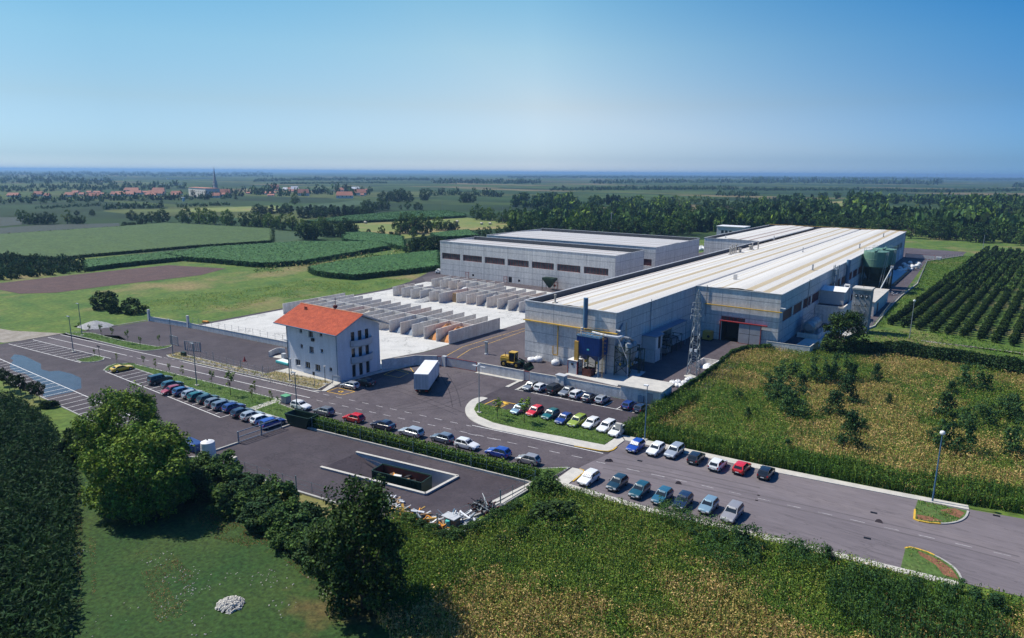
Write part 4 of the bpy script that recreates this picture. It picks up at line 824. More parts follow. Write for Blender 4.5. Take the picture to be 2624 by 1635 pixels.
# ------------------------------------------------------------------ storage bays
def bay_wall(label, name, x0, x1, y0, y1, grp):
    o = MB().box(x0,x1,y0,y1,0,3.2).build(name, M['bayconc']); tag(o, label, 'wall', grp); return o
G1 = 'dividing walls of the storage bays'
SPECS = [(-106.4,16,4.1,121,141.5,130.7,'nearest row'),(-143.7,6,4.12,158.9,169.2,164,'middle left row'),(-115.0,8,4.08,162.5,183.6,173,'middle right row'),(-141,7,4.08,179.2,189.9,185,'farthest row')]
ORD = ['first','second','third','fourth','fifth','sixth','seventh','eighth','ninth','tenth','eleventh','twelfth','thirteenth','fourteenth','fifteenth','sixteenth']
for xr, n_, p_, y0, y1, ysp, nm in SPECS:
    for i in range(n_):
        x = xr-p_*i; yy0 = y0-(2.7 if (xr == -106.4 and i == 15) else 0)
        if xr == -143.7: x -= .0
        if xr == -141 and i < 2: yy0 = 185.2
        bay_wall(f'grey concrete bay wall, {ORD[i]} from the right in the {nm}', 'bay_wall', x-.1, x+.1, yy0, y1, G1)
        if i < n_-1:
            o = MB().box(x-p_+.1,x-.1,ysp-.1,ysp+.1,0,3.19).build('back_wall', M['bayconc']); tag(o, f'cross wall closing the {ORD[i]} bay from the right, {nm}', 'wall', 'cross walls of the storage bays')
rng = np.random.default_rng(5)
def heap(name, label, cat, x, y, rx, ry, h, m, clipx=None, grp=None, kind=None, n=22, sx=0, rough=.09):
    mb = MB(); idx = {}
    for j in range(n+1):
        for i in range(n+1):
            a, b = -1+2*i/n, -1+2*j/n; r = math.hypot(a, b); z = max(0, (1-min(1, r*.97))**.8)*h*(1+rng.uniform(-rough, rough))
            xx = x+a*rx+rng.uniform(-.03,.03); xx = xx if clipx is None else min(max(xx, clipx[0]), clipx[1])
            idx[i, j] = len(mb.v); mb.v.append((xx, y+b*ry, z+.03))
    for j in range(n):
        for i in range(n): mb.f.append((idx[i,j], idx[i+1,j], idx[i+1,j+1], idx[i,j+1])); mb.m.append(0)
    o = mb.build(name, M[m], smooth=False); tag(o, label, cat, grp, kind); return o
def bayheap(i, row, side, m, h, what):
    xr, n_, p_, y0, y1, ysp, nm = SPECS[row]; xa, xb = xr-p_*(i+1)+.11, xr-p_*i-.11
    y = ysp-3.4 if side == 'front' else ysp+3.0; 
    heap('material_heap', f'{what} at the {side} of the {ORD[i]} bay from the right, {nm}', 'heap', (xa+xb)/2, y, 2.9, 5.9 if side == 'front' else 4.6, h*1.04, m, (xa, xb), 'loose material in the storage bays', n=16)
for a in ((0,0,'front','sand',3.1,'orange sand'),(1,0,'front','sand',3.0,'orange sand'),(3,0,'front','gravelblue',2.6,'blue grey gravel'),(4,0,'front','gravelblue',2.7,'blue grey gravel'),(8,0,'front','creamsand',3.0,'cream coloured sand'),(9,0,'front','sand',2.0,'brown sand'),
          (4,0,'back','creamsand',2.6,'pale sand'),(5,0,'back','sand',1.6,'reddish sand'),(6,0,'back','gravel',2.3,'white gravel'),(7,0,'back','gravelblue',1.8,'blue grey gravel'),(8,0,'back','gravel',2.4,'white gravel'),(9,0,'back','creamsand',2.5,'cream gravel'),(10,0,'back','gravel',2.3,'white gravel'),(12,0,'back','white',2.2,'white chips'),
          (3,2,'front','gravel',3.0,'grey gravel'),(1,2,'front','gravel',2.6,'grey gravel'),(0,2,'front','gravel',2.2,'grey gravel'),(6,2,'front','sand',2.2,'orange sand'),(3,2,'back','gravelblue',2.2,'pale blue gravel'),(4,2,'back','gravel',2.4,'grey gravel'),(2,2,'back','white',1.8,'white chips'),(2,3,'front','white',1.6,'white chips'),(1,1,'front','gravel',1.2,'grey rubble'),(0,1,'back','creamsand',1.4,'pale sand')): bayheap(*a)
# pallets, bags and scrap in the bays
o = MB()
for k_ in range(6): o.box(-141.6,-139.7,163.0,164.6,.1+.5*k_,.5+.5*k_)
tag(o.build('crate_stack', M['wood']), 'tall stack of tan wooden crates in a bay of the middle row', 'crates')
def scrap(name, label, cx_, cy_, rx, ry, h, cols, n, grp=None, kind=None, lmax=1.6, flat=.5, cat='scrap'):
    mb = MB(); mats = [M[c] for c in cols]
    for i in range(n):
        a = rng.uniform(0, 6.28); r = math.sqrt(rng.uniform(0, 1)); x = cx_+rx*r*math.cos(a); y = cy_+ry*r*math.sin(a); z = .1+h*(1-r)*rng.uniform(.2, 1)
        L_ = rng.uniform(.25, lmax); from_eul = Matrix.Rotation(rng.uniform(0,3.14), 3, 'Z') @ Matrix.Rotation(rng.uniform(-.5,.5), 3, 'Y') @ Matrix.Rotation(rng.uniform(-.5,.5), 3, 'X')
        mb.obox((x,y,z), (L_, rng.uniform(.06,.5)*flat*L_**.5+.05, rng.uniform(.03,.25)), m=int(rng.integers(len(cols))), tilt=from_eul)
    o = mb.build(name, mats); tag(o, label, cat, grp, kind); return o
for z_, x, y, w_ in (('D',715,430,'dark scrap metal'),('D',870,440,'white pipes and scrap'),('D',1015,440,'white pieces of scrap')):
    p = P(z_, x, y); scrap('scrap_pile', f'pile of {w_} in front of a middle row bay', p[0], p[1], 2.0, 2.0, 1.4, ('dark','white','galv','rust') if 'dark' in w_ else ('white','greylight','galv','dark'), 60 if 'dark' in w_ else 40)
for z_, x, y in (('D',1130,290),('D',1250,290)):
    p = P(z_, x, y); scrap('scrap_pile', 'blue grey drums and scrap in the '+('left' if x == 1130 else 'right')+' scrap bay of the farthest row', p[0], p[1], 1.6, 2.2, 1.5, ('steelblue','galv','dark','white'), 40, cat='scrap')
def bag(name, label, x, y, r=.75, h=1.15, grp=None, z=0):
    mb = MB(); mb.lathe((x,y,z),[(r*.8,0),(r*1.05,.2*h),(r*1.1,.5*h),(r*1.0,.8*h),(r*.6,.97*h),(r*.25,1.02*h)],14)
    for i, v in enumerate(mb.v): mb.v[i] = (v[0]+rng.uniform(-.05,.05), v[1]+rng.uniform(-.05,.05), max(z, v[2]+rng.uniform(-.06,.06)))
    for a in (0,1.57,3.14,4.71): mb.tube((x+r*.8*math.cos(a),y+r*.8*math.sin(a),z+h*.8),(x+r*.3*math.cos(a),y+r*.3*math.sin(a),z+h*1.25),.04,n=4)
    o = mb.build(name, M['white'], smooth=True); tag(o, label, 'bag', grp); return o
bag('big_bag', 'collapsed white bulk bag by the factory wall, leftmost of three', *P('E',570,940)[:2], r=.95, h=.95)
bag('big_bag', 'round white bulk bag by the factory wall, middle one of three', *P('E',655,945)[:2], r=.95, h=1.3)
bag('big_bag', 'white bulk bag standing alone by the factory wall right of the yellow pipe foot', *P('E',875,985)[:2], r=.9, h=1.2)
for i, (x, y) in enumerate(((595,1465),(640,1450),(690,1470),(735,1480),(690,1430),(770,1440),(815,1400),(845,1390),(620,1440))): bag('big_bag', 'white bulk bag in the heap by the weeds below the lattice mast', *P('F',x,y)[:2], r=.6, h=.8, grp='white bags by the weeds')
for i in range(26):
    t = rng.uniform(0, 1); p = P('G', 1770+300*t+rng.uniform(-30,30), 455-45*t+rng.uniform(-28,40)); bag('big_bag', 'white bulk bag in the big stack at the lane beyond the silos', p[0]+0, p[1], r=.85, h=1.1, grp='white bags beyond the silos', z=0 if i%3 else 1.0)
for i, (x, y) in enumerate(((750,780),(790,770),(830,790),(870,780),(770,810),(850,800))): bag('big_bag', 'white bulk bag between the warehouse and the factory hall', *P('V',x,y+15)[:2], r=1.1, h=1.6, grp='white bags between the halls')
# hay bales
for i, (x, y) in enumerate(((935,588),(993,600),(1808,592),(2025,610),(2100,610),(1075,523))):
    p = P('b',x,y); mb = MB(); mb.tube((p[0]-.9,p[1]-.3,1.0),(p[0]+.9,p[1]+.3,1.0),1.0,1.0,16); tag(mb.build('hay_bale', M['creamsand']), ['round hay bale, left one of the pair left of the tree clump','round hay bale, right one of the pair left of the tree clump','round hay bale just right of the tree clump','round hay bale in the yellow field, left of the right pair','round hay bale in the yellow field, right of the right pair','pale hay bale far off beside the dark plantation'][i], 'hay bale', 'hay bales in the mown field')
# ------------------------------------------------------------------ blue dust filter in front of the hall
bf = thing('dust_filter', 'blue dust filter unit on legs with hoppers in front of the hall', 'filter', (-66,119.5,0))
X0, X1, Y0, Y1, Z0, Z1 = -68.9, -63.6, 118.0, 121.6, 4.6, 8.3
mb = MB(); mb.box(X0,X1,Y0,Y1,Z0,Z1)
for i in range(12): x = X0+.2+(X1-X0-.4)*i/11; mb.box(x-.06,x+.06,Y0-.07,Y0,Z0+.1,Z1-.1)
for i in range(8): y = Y0+.2+(Y1-Y0-.4)*i/7; mb.box(X1,X1+.07,y-.06,y+.06,Z0+.1,Z1-.1)
mb.build('body', M['blue'], bf)
for hx in (X0+1.3, X1-1.3):
    mb = MB(); n_ = 0; mb.v += [(hx-1.3,Y0,Z0),(hx+1.3,Y0,Z0),(hx+1.3,Y1,Z0),(hx-1.3,Y1,Z0),(hx-.25,119.5,3.1),(hx+.25,119.5,3.1),(hx+.25,120.1,3.1),(hx-.25,120.1,3.1)]
    for i in range(4): mb.f.append((i,(i+1)%4,4+(i+1)%4,4+i)); mb.m.append(0)
    hp = mb.build('hopper', M['blue'], bf); MB().tube((hx,119.8,2.5),(hx,119.8,3.2),.28).build('valve', M['yellow'], hp)
for x in (X0+.15,-66.2,X1-.15):
    for y in (Y0+.15,Y1-.15): MB().box(x-.1,x+.1,y-.1,y+.1,.16,Z0).build('leg', M['green_dark' if x == -66.2 else 'steelblue'], bf)
mb = MB(); mb.tube((X0+.1,Y0+.1,1.2),(-66.2,Y0+.1,2.9),.05); mb.tube((-66.2,Y0+.1,2.9),(X1,Y0+.1,2.0),.05); mb.build('brace', M['dark'], bf)
mb = MB(); mb.box(X0-.1,X1+.1,Y0-.1,Y1+.1,Z1,Z1+.15); 
for i in range(5): mb.box(X0+.3+1.0*i,X0+1.15+1.0*i,Y0+.3,Y1-.3,Z1+.15,Z1+.25)
mb.build('roof', M['steelblue'], bf)
mb = MB()
for z in (Z1+.7,Z1+1.2):
    for a, b in (((X0,Y0),(X1,Y0)),((X1,Y0),(X1,Y1)),((X1,Y1),(X0,Y1)),((X0,Y1),(X0,Y0))): mb.tube((*a,z),(*b,z),.035,n=5)
for i in range(6):
    for y in (Y0,Y1): x = X0+(X1-X0)*i/5; mb.tube((x,y,Z1),(x,y,Z1+1.2),.035,n=5)
mb.build('railing', M['ochre'], bf)
mb = MB()
for dy in (0,.45): mb.tube((X1+.5,Y0+.4+dy,.2),(X1+.5,Y0+.4+dy,Z1+1.3),.04,n=5)
for i in range(24): mb.tube((X1+.5,Y0+.4,.4+i*.36),(X1+.5,Y0+.85,.4+i*.36),.02,n=4)
for i in range(8): 
    z = 2.4+i*.85; pts = [(X1+.5+.65*math.sin(t*math.pi/6), Y0+.62-.4*math.cos(t*math.pi/6), z) for t in range(7)]; mb.path(pts, .02, 4)
mb.build('ladder', M['ochre'], bf)
mb = MB(); mb.obox(((X0+X1)/2+.1,Y0-.09,5.75),(.5,.03,.35)); mb.build('name_plate', M['teal'], bf)
mb = MB(); mb.tube((-69.4,121.0,.2),(-69.4,121.0,9.4),.33,.33,16); mb.build('duct', M['greylight'], bf)
mb = MB(); mb.tube((-69.05,121.6,9.3),(-69.05,121.6,15.6),.5,.5,18); mb.build('flue', M['steelblue'], bf)
mb = MB(); mb.path([(X0+2.6,119.8,9.0),(-63.0,120.0,8.7),(-61.0,120.9,8.5),(-60.4,122.0,8.6)], .27, 12); mb.build('duct', M['white'], bf)
mb = MB(); mb.box(-69.2,-68.3,117.6,118.1,.2,7.2); mb.build('tower_leg', M['ochre'], bf)
cb = thing('control_cabinet', 'white panelled cabinet with red corner posts beside the blue filter', 'cabinet', (-69.2,118.6,.16)); mb = MB(); mb.box(-70.5,-68.3,117.4,119.6,.16,2.9); mb.build('body', M['greylight'], cb)
mb = MB()
for x in (-70.55,-68.35):
    for y in (117.35,119.55): mb.box(x,x+.12,y,y+.12,.16,3.0)
mb.box(-70.43,-68.35,117.36,117.46,2.88,3.0); mb.build('corner_post', M['red'], cb); mb = MB(); mb.box(-69.7,-69.2,117.3,117.4,2.1,2.5); mb.build('vent', M['dark'], cb); mb = MB(); mb.box(-70.6,-68.2,117.3,119.7,3.0,3.1); mb.build('roof', M['white'], cb)
cv = thing('screw_conveyor', 'yellow inclined screw conveyor rising from the white cabinet', 'conveyor', (-69,119,3))
MB().tube((-69.0,118.4,3.1),(-68.6,119.0,5.8),.42,.34,12).build('tube', M['yellow'], cv); mb = MB(); mb.tube((-68.6,119.0,5.8),(-68.3,119.5,6.9),.28,.26,10); mb.build('motor', M['steelblue'], cv)
cn = thing('skip_container', 'open rusty steel container standing under the blue filter', 'container', (-66.3,118.6,.16)); mb = MB()
mb.box(-67.2,-65.2,117.6,117.7,.16,1.7); mb.box(-67.2,-65.2,119.6,119.7,.16,1.7); mb.box(-67.2,-67.1,117.7,119.6,.16,1.7); mb.box(-65.3,-65.2,117.7,119.6,.16,1.7); mb.box(-67.1,-65.3,117.7,119.6,.2,.9); mb.build('body', M['rust'], cn)
# second, dark filter group at the corner
df = thing('extraction_plant', 'dark steel cyclone group with ducts at the right corner of the hall', 'filter', (-60.2,123.5,0))
mb = MB()
for x in (-62.0,-58.6):
    for y in (121.8,126.0): mb.tube((x,y,.16),(x,y,6.4),.11,n=6)
for a, b in (((-62,121.8,.5),(-58.6,121.8,3.4)),((-58.6,121.8,.5),(-62,121.8,3.4)),((-58.6,121.8,1),(-58.6,126,4)),((-62,121.8,3.4),(-58.6,121.8,6.2)),((-58.6,121.8,3.4),(-62,121.8,6.2)),((-58.6,126,1),(-58.6,121.8,4))): mb.tube(a,b,.07,n=5)
for z in (3.4,5.2,6.3):
    for a, b in (((-62,121.8),(-58.6,121.8)),((-58.6,121.8),(-58.6,126)),((-58.6,126),(-62,126))): mb.tube((*a,z),(*b,z),.08,n=5)
mb.build('frame', M['green_dark'], df)
for x, y in ((-61.2,122.8),(-59.4,122.8),(-59.4,124.8)):
    mb = MB(); mb.lathe((x,y,0),[(.1,2.6),(.25,3.0),(.75,5.0),(.75,6.9),(.4,7.3)],14); c = mb.build('cyclone', M['galv'], df, smooth=True); MB().tube((x,y,2.1),(x,y,2.7),.22).build('valve', M['yellow'], c)
mb = MB(); mb.path([(-61.2,122.8,7.2),(-60.8,122.5,8.3),(-59.4,122.8,8.2),(-59.4,124.8,7.3)], .26, 10); mb.path([(-61.8,123.5,8.4),(-62.1,124,9.6),(-62.3,125.4,10.4)], .2, 10); mb.tube((-61.0,124.5,7),(-61.0,124.5,11.0),.13,n=8); mb.build('duct', M['steel'], df)
mb = MB(); mb.box(-61.6,-59.8,122.4,124.2,.16,2.1); mb.build('fan_housing', M['grey'], df)
mb = MB()
for y in (126.3,128.2):
    for x in (-61.5,-58.4): mb.tube((x,y,.1),(x,y,5),.09,n=6)
for z in (2.6,5): mb.box(-61.6,-58.3,126.2,128.3,z,z+.1)
mb.tube((-61.5,126.3,.3),(-58.4,126.3,2.6),.05); mb.tube((-58.4,126.3,.3),(-58.4,128.2,2.6),.05); mb.build('platform', M['green_dark'], df)
# bent white street pole at the right of the pad
def lamp(label, z_, b, t, head='arm', hh=None, mt='galv', r=.085, foot=True, grp=None, name='street_lamp', dirx=(-1,0)):
    p = P(z_, *b); h = hh or HGT(z_, *b, *t); L_ = thing(name, label, 'street lamp', p, 0, grp)
    MB().tube(p, (p[0],p[1],h), r*1.25, r*.8, 8).build('pole', M[mt], L_)
    x, y = p[0], p[1]
    if head == 'arm': mb = MB(); mb.obox((x+.45*dirx[0],y+.45*dirx[1],h+.03),(1.0 if dirx[0] else .36,.36 if dirx[0] else 1.0,.14)); mb.build('lamp_head', M['galv' if mt != 'dark' else 'grey'], L_, bevel=.03)
    elif head == 'double':
        for s_ in (-1,1): mb = MB(); mb.obox((x+s_*.85,y,h-.05),(1.1,.38,.16)); mb.build('lamp_head', M['greylight'], L_, bevel=.04)
        mb = MB(); mb.lathe((x,y,h),[(.1,0),(.22,.2),(.2,.4),(.05,.5)],10); mb.build('finial', M['white'], L_)
    elif head == 'ball': mb = MB(); mb.lathe((x,y,h-.1),[(.08,0),(.26,.08),(.32,.28),(.25,.48),(.08,.56)],12); mb.build('lamp_head', M['white'], L_, smooth=True)
    elif head == 'flat': mb = MB(); mb.obox((x-.2,y,h+.05),(.75,.42,.2)); mb.build('lamp_head', M['white'], L_, bevel=.05)
    elif head == 'small': mb = MB(); mb.tube((x,y,h),(x,y,h+.1),.28,.28,12); mb.build('lamp_head', M['grey'], L_)
    if foot: mb = MB(); mb.box(x-.45,x+.45,y-.3,y+.3,.1,.28); mb.build('footing', M['pavement'], L_)
    return L_
lamp('tall street lamp on the far left island between parking bays', 'A', (712,578), (650,235), 'arm', mt='lampgreen')
lamp('street lamp behind the road on the left grass verge by the gravel pile', 'A', (797,420), (740,110), 'arm', mt='lampgreen')
lamp('street lamp on the lawn strip behind the row of parked cars', 'B', (585,905), (525,498), 'arm', mt='lampgreen')
lamp('street lamp in the stony verge in front of the left house corner', 'B', (1485,865), (1445,465), 'arm', mt='lampgreen')
lamp('street lamp beside the white car near the green recycling bin', 'B', (1557,1180), (1528,778), 'arm', mt='lampgreen')
lamp('double armed street lamp on the round end of the grass island', 'I', (1848,688), (1840,165), 'double', mt='galv')
lamp('tall lamp pole at the kerb behind the blue car with a sunshade', 'J', (2290,820), (2335,140), 'flat', mt='steelblue')
lamp('tall lamp pole with a round white head at the right planted nose', 'U', (635,795), (745,215), 'ball', mt='steelblue', foot=False)
lamp('lamp pole on the grass between the mast tower and the orchard', 'G', (1915,1360), (1992,870), 'ball', mt='galv', foot=False)
lamp('lamp standing by the left gate of the upper yard', 'B', (355,615), (300,265), 'arm', mt='lampgreen')
lamp('short dark garden lamp in front of the house, right one', 'C', (632,1350), (627,1130), 'small', mt='dark', r=.06)
lamp('short dark garden lamp at the left foot of the house', 'C', (222,1240), (212,1040), 'small', mt='dark', r=.06)
lamp('white bent pole at the corner of the filter pad', 'E', (1800,1170), (1812,940), 'none', mt='greylight', foot=False)
o = MB(); p = P('E',1812,940,6.0); pb = P('E',1800,1170); hh = HGT('E',1800,1170,1812,940); o.tube((pb[0],pb[1],hh),(pb[0]-2.6,pb[1]+.6,hh+4.2),.07); tag(o.build('guy_strut', M['greylight']), 'slanting white strut above the bent pole at the filter pad', 'strut')
lp = thing('power_pole', 'grey utility pole standing before the wood beyond the warehouses', 'pole', P('c',920,672)); p = P('c',920,672); h = HGT('c',920,672,927,500); MB().tube(p,(p[0],p[1],h),.3,.2).build('pole', M['pavement'], lp); mb = MB(); mb.obox((p[0],p[1],h-.8),(2.6,.15,.15)); mb.build('crossarm', M['galv'], lp)
lp = thing('road_sign', 'small dark square sign on a post in the stony verge by the house', 'sign', P('C',503,1390)); p = P('C',503,1390); MB().tube(p,(p[0],p[1],3.0),.04).build('post', M['galv'], lp); MB().obox((p[0],p[1]-.05,2.9),(.6,.05,.7)).build('panel', M['dark'], lp)
lp = thing('road_sign', 'dark direction sign board on a post on the left island', 'sign', P('A',965,625)); p = P('A',965,625); MB().tube(p,(p[0],p[1],2.5),.05).build('post', M['dark'], lp); MB().obox((p[0],p[1],2.5),(1.5,.06,.3)).build('panel', M['dark'], lp)
# concrete weigh column in the yard
lp = thing('signal_post', 'grey post on a round dark and white foot in the factory yard', 'post', P('D',1600,1230)); p = P('D',1600,1230)
MB().box(p[0]-.25,p[0]+.25,p[1]-.25,p[1]+.25,.3,2.9).build('post', M['galv'], lp); MB().tube((p[0],p[1],.05),(p[0],p[1],.28),.45,.45,14).build('foot', M['white'], lp); MB().box(p[0]-.6,p[0]+.4,p[1]-.3,p[1]+.3,2.9,3.0).build('cap', M['galv'], lp)

# ------------------------------------------------------------------ lattice mast
def lattice(name, label, z_, foot, h, w0, w1, arms, lights=True):
    p = P(z_, *foot); t = thing(name, label, 'mast', p); x, y = p[0], p[1]
    mb = MB(); N_ = 15
    def c(i, k): w_ = w0+(w1-w0)*(i/N_); sx, sy = ((-1,-1),(1,-1),(1,1),(-1,1))[k%4]; return (x+sx*w_/2, y+sy*w_/2, h*.94*i/N_)
    for k in range(4): mb.tube(c(0,k), c(N_,k), .09, .06, 5)
    for i in range(N_):
        for k in range(4):
            a, b = (c(i,k), c(i+1,k+1)) if i%2 else (c(i,k+1), c(i+1,k)); mb.tube(a,b,.045,n=4); mb.tube(c(i+1,k),c(i+1,k+1),.04,n=4)
    for k in range(4): mb.tube(c(N_,k),(x,y,h),.05,n=4)
    mb.build('frame', M['galv'], t)
    for j, (za, wa_) in enumerate(arms):
        mb = MB(); mb.tube((x-wa_,y,za),(x+wa_,y,za),.06,n=5); mb.tube((x-wa_,y,za),(x,y,za+.7),.04,n=4); mb.tube((x+wa_,y,za),(x,y,za+.7),.04,n=4); a_ = mb.build('crossarm', M['galv'], t)
        for s_ in (-1,1): MB().tube((x+s_*wa_,y,za-.8),(x+s_*wa_,y,za),.08,.06,6).build('insulator', M['greylight'], a_)
    if lights:
        for s_ in (-1,1): MB().obox((x+s_*.5,y-.8,5.6),(.5,.3,.55)).build('floodlight', M['white'], t)
    return t
lattice('lattice_mast', 'grey steel lattice power mast before the inner corner of the hall', 'F', (888,1325), 18.2, 2.1, .55, ((14.0,1.2),(15.4,1.0),(12.7,1.3)))
bw = thing('storage_bin', 'open low concrete bin by the foot of the lattice mast', 'bin', P('F',1060,1240)); p = P('F',1050,1230); mb = MB()
x, y = p[0], p[1]; mb.box(x-1.5,x+1.7,y+2.6,y+2.8,0,1.5); mb.box(x-1.7,x-1.5,y-1,y+2.8,0,1.5); mb.box(x+1.7,x+1.9,y-1,y+2.8,0,1.5); mb.build('wall', M['bayconc'], bw); heap('heap', 'heap', None, x+.1, y+1, 1.4, 1.6, 1.0, 'white').parent = bw
for o in bw.children:
    if o.name.startswith('heap'):
        o.location = (-bw.location[0], -bw.location[1], 0)
        if 'label' in o: del o['label']
heap('white_heap', 'long low white lump of material below the lattice mast in the sun', 'heap', *P('F',870,1340)[:2], 1.6, .8, .5, 'pavement', n=8)

# ------------------------------------------------------------------ right side plant
la = thing('annex', 'low flat roofed grey annex on the right side of the hall', 'building', (-38,204,0))
mb = MB(); mb.box(-41.35,-34.0,203,217,0,4.7); mb.build('wall', M['wallconc'], la); mb = MB(); mb.box(-41.3,-34.2,203.2,216.8,4.7,4.78); mb.build('roof', M['asphalt'], la)
mb = MB(); mb.box(-41.3,-33.8,202.8,203.05,4.78,5.2); mb.box(-34.2,-33.8,203.05,217.2,4.78,5.2); mb.build('parapet', M['bayconc'], la)
lb = thing('plant_room', 'pale grey metal plant room with white roof on top of the annex', 'building', (-38,208,4.78))
mb = MB(); mb.box(-41.3,-35.0,208.2,216.4,4.78,8.6); mb.face([(-35,208.2,8.6),(-35,216.4,8.6),(-35,212.3,9.4)]); mb.face([(-41.3,208.2,8.6),(-35,208.2,8.6),(-35,208.2,8.62),(-41.3,208.2,8.62)]); mb.build('wall', M['greylight'], lb)
mb = MB(); mb.quad((-41.3,207.8,8.6),(-34.6,207.8,8.6),(-34.6,212.3,9.45),(-41.3,212.3,9.45)); mb.quad((-34.6,216.8,8.6),(-41.3,216.8,8.6),(-41.3,212.3,9.45),(-34.6,212.3,9.45)); mb.build('roof', M['white'], lb)
mb = MB(); mb.path([(-36,214,8.9),(-36,214,9.9),(-34.6,213.4,9.9),(-34.4,213.4,5.0)], .28, 10); mb.build('duct', M['greylight'], lb)
tk = thing('water_tank', 'horizontal silver cylindrical tank beside the right wall of the hall', 'tank', (-38,186,0))
mb = MB(); mb.tube((-38.2,183.0,2.6),(-38.2,190.5,2.6),1.55,1.55,20); mb.tube((-38.2,183.0,2.6),(-38.2,182.5,2.6),1.55,.9,20); mb.build('body', M['steel'], tk, smooth=False)
for y in (184.5,189): MB().box(-39.4,-37,y-.25,y+.25,0,1.6).build('leg', M['bayconc'], tk)
mb = MB()
for i in range(6): mb.tube((-39.6+i*.5,184,4.2),(-39.6+i*.5,190,5.0),.05,n=4)
mb.tube((-40,184,4.2),(-36.5,184,4.2),.06,n=4); mb.tube((-40,190,5),(-36.5,190,5),.06,n=4); mb.tube((-40,184,0),(-40,184,4.2),.07,n=4); mb.tube((-36.5,184,0),(-36.5,184,4.2),.07,n=4); mb.tube((-36.5,190,0),(-36.5,190,5),.07,n=4); mb.build('rack', M['galv'], tk)
o = MB().box(-40.5,-35.4,181.0,181.25,0,1.3).box(-35.6,-35.4,181.25,192,0,1.3).build('bund_wall', M['bayconc']); tag(o, 'low bund wall round the silver tank', 'wall')
tw = thing('transformer_tower', 'weathered square concrete transformer tower with insulators on its face', 'tower', (-28.8,197.6,0))
mb = MB(); mb.box(-30.9,-26.6,195.6,199.8,0,11.6); mb.build('wall', mat('towerwall', (.30,.31,.32), (.15,.16,.17), .9, .45, c3=(.42,.41,.40), s3=.2, grain=.2, gscale=2), tw)
mb = MB(); mb.box(-31.1,-26.4,195.4,200.0,11.6,12.0); mb.build('roof', M['pavement'], tw); MB().tube((-28.8,197.8,12),(-28.8,197.8,13),.06).build('spike', M['dark'], tw)
for i in range(3):
    x = -30.0+1.25*i; mb = MB(); mb.box(x-.32,x+.32,195.5,195.62,9.6,10.3); op_ = mb.build('opening', M['black'], tw); mb = MB(); mb.tube((x,195.2,9.95),(x,195.5,9.95),.16,.16,10); mb.build('insulator', M['white'], op_)
    for z in (8.2,7.6,6.0,5.4): mb = MB(); mb.tube((x-.1,195.55,z),(x-.1,195.0,z),.09,.12,8); mb.build('insulator', M['greylight'] if z in (8.2,6.0) else M['dark'], tw)
mb = MB()
for i in range(3): x = -30.0+1.25*i; mb.tube((x,195.1,5.3),(x,195.1,9.9),.03,n=4)
mb.tube((-30.6,195.1,5.2),(-26.9,195.1,5.2),.06,n=4); mb.tube((-30.6,195.1,7.4),(-26.9,195.1,7.4),.06,n=4); mb.build('busbar', M['dark'], tw)
ld = thing('store_building', 'long low flat roofed grey store behind the transformer tower', 'building', (-30.5,224,0))
mb = MB(); mb.box(-32.6,-29.0,222,250,0,4.2); mb.build('wall', M['bayconc'], ld); mb = MB(); mb.box(-32.8,-28.8,221.8,250.2,4.2,4.45); mb.build('roof', M['pavement'], ld)
mb = MB(); mb.box(-28.98,-28.9,228,229.5,.1,3.2); mb.build('door', M['red'], ld)
si = []
for i, (x, y, r) in enumerate(((-37.0,273.5,4.1),(-35.9,284.0,4.0))):
    s_ = thing('silo', ('front' if i == 0 else 'rear')+' green round steel silo high on a dark frame', 'silo', (x,y,0), 0, 'green silos beside the hall')
    mb = MB(); mb.lathe((x,y,0),[(r*.86,8.6),(r,9.0),(r,11.4),(r+.05,11.45),(r+.05,11.55),(r,11.6),(r,14.2),(r*.98,14.3),(.3,14.6)],28); mb.build('shell', M['silogreen'], s_)
    mb = MB(); mb.lathe((x,y,0),[(r*.5,4.1),(r*.8,6.6),(r*.84,8.6),(.2,8.7)],20); mb.build('cone', M['green_dark'], s_)
    for k_ in range(6): a = k_*math.pi/3+.2; MB().tube((x+r*.85*math.cos(a),y+r*.85*math.sin(a),0),(x+r*.85*math.cos(a),y+r*.85*math.sin(a),8.8),.2).build('leg', M['green_dark'], s_)
    mb = MB()
    for q in range(16):
        a = q*math.pi/8; b = (q+1)*math.pi/8; mb.tube((x+r*math.cos(a),y+r*math.sin(a),15.2),(x+r*math.cos(b),y+r*math.sin(b),15.2),.04,n=4); mb.tube((x+r*math.cos(a),y+r*math.sin(a),14.3),(x+r*math.cos(a),y+r*math.sin(a),15.2),.03,n=4)
    mb.box(x-.4,x+.4,y-r,y+r,14.6,14.75); mb.build('railing', M['silogreen'], s_)
    mb = MB(); mb.box(x-3.2,x+3.0,y-3,y+3,0,4.1); mb.build('machine_housing', M['green_dark'], s_)
    mb = MB(); mb.tube((x+r*.6,y-r,2),(x+r*.9,y-r*.6,14.5),.09,n=6); mb.tube((x+r*.8,y-r,2),(x+r*1.0,y-r*.5,14.5),.09,n=6); mb.build('pipe', M['galv'], s_)
cv = thing('bucket_elevator', 'thin inclined grey elevator tube with a white head beside the silos', 'conveyor', (-31.8,268,0)); MB().tube((-33.5,262,1),(-31.2,270,9.2),.25).build('tube', M['galv'], cv); MB().obox((-31.2,270,9.4),(1.0,1.0,.8)).build('head', M['greylight'], cv)
st = thing('steel_stair', 'steel stair and platform with ochre railing on the right wall of the hall', 'stair', (-40,236,0)); mb = MB(); mb.box(-41.3,-37.5,234,239,5.4,5.5); mb.tube((-37.5,234,0),(-37.5,234,5.4),.1); mb.tube((-37.5,239,0),(-37.5,239,5.4),.1); mb.build('platform', M['galv'], st)
mb = MB()
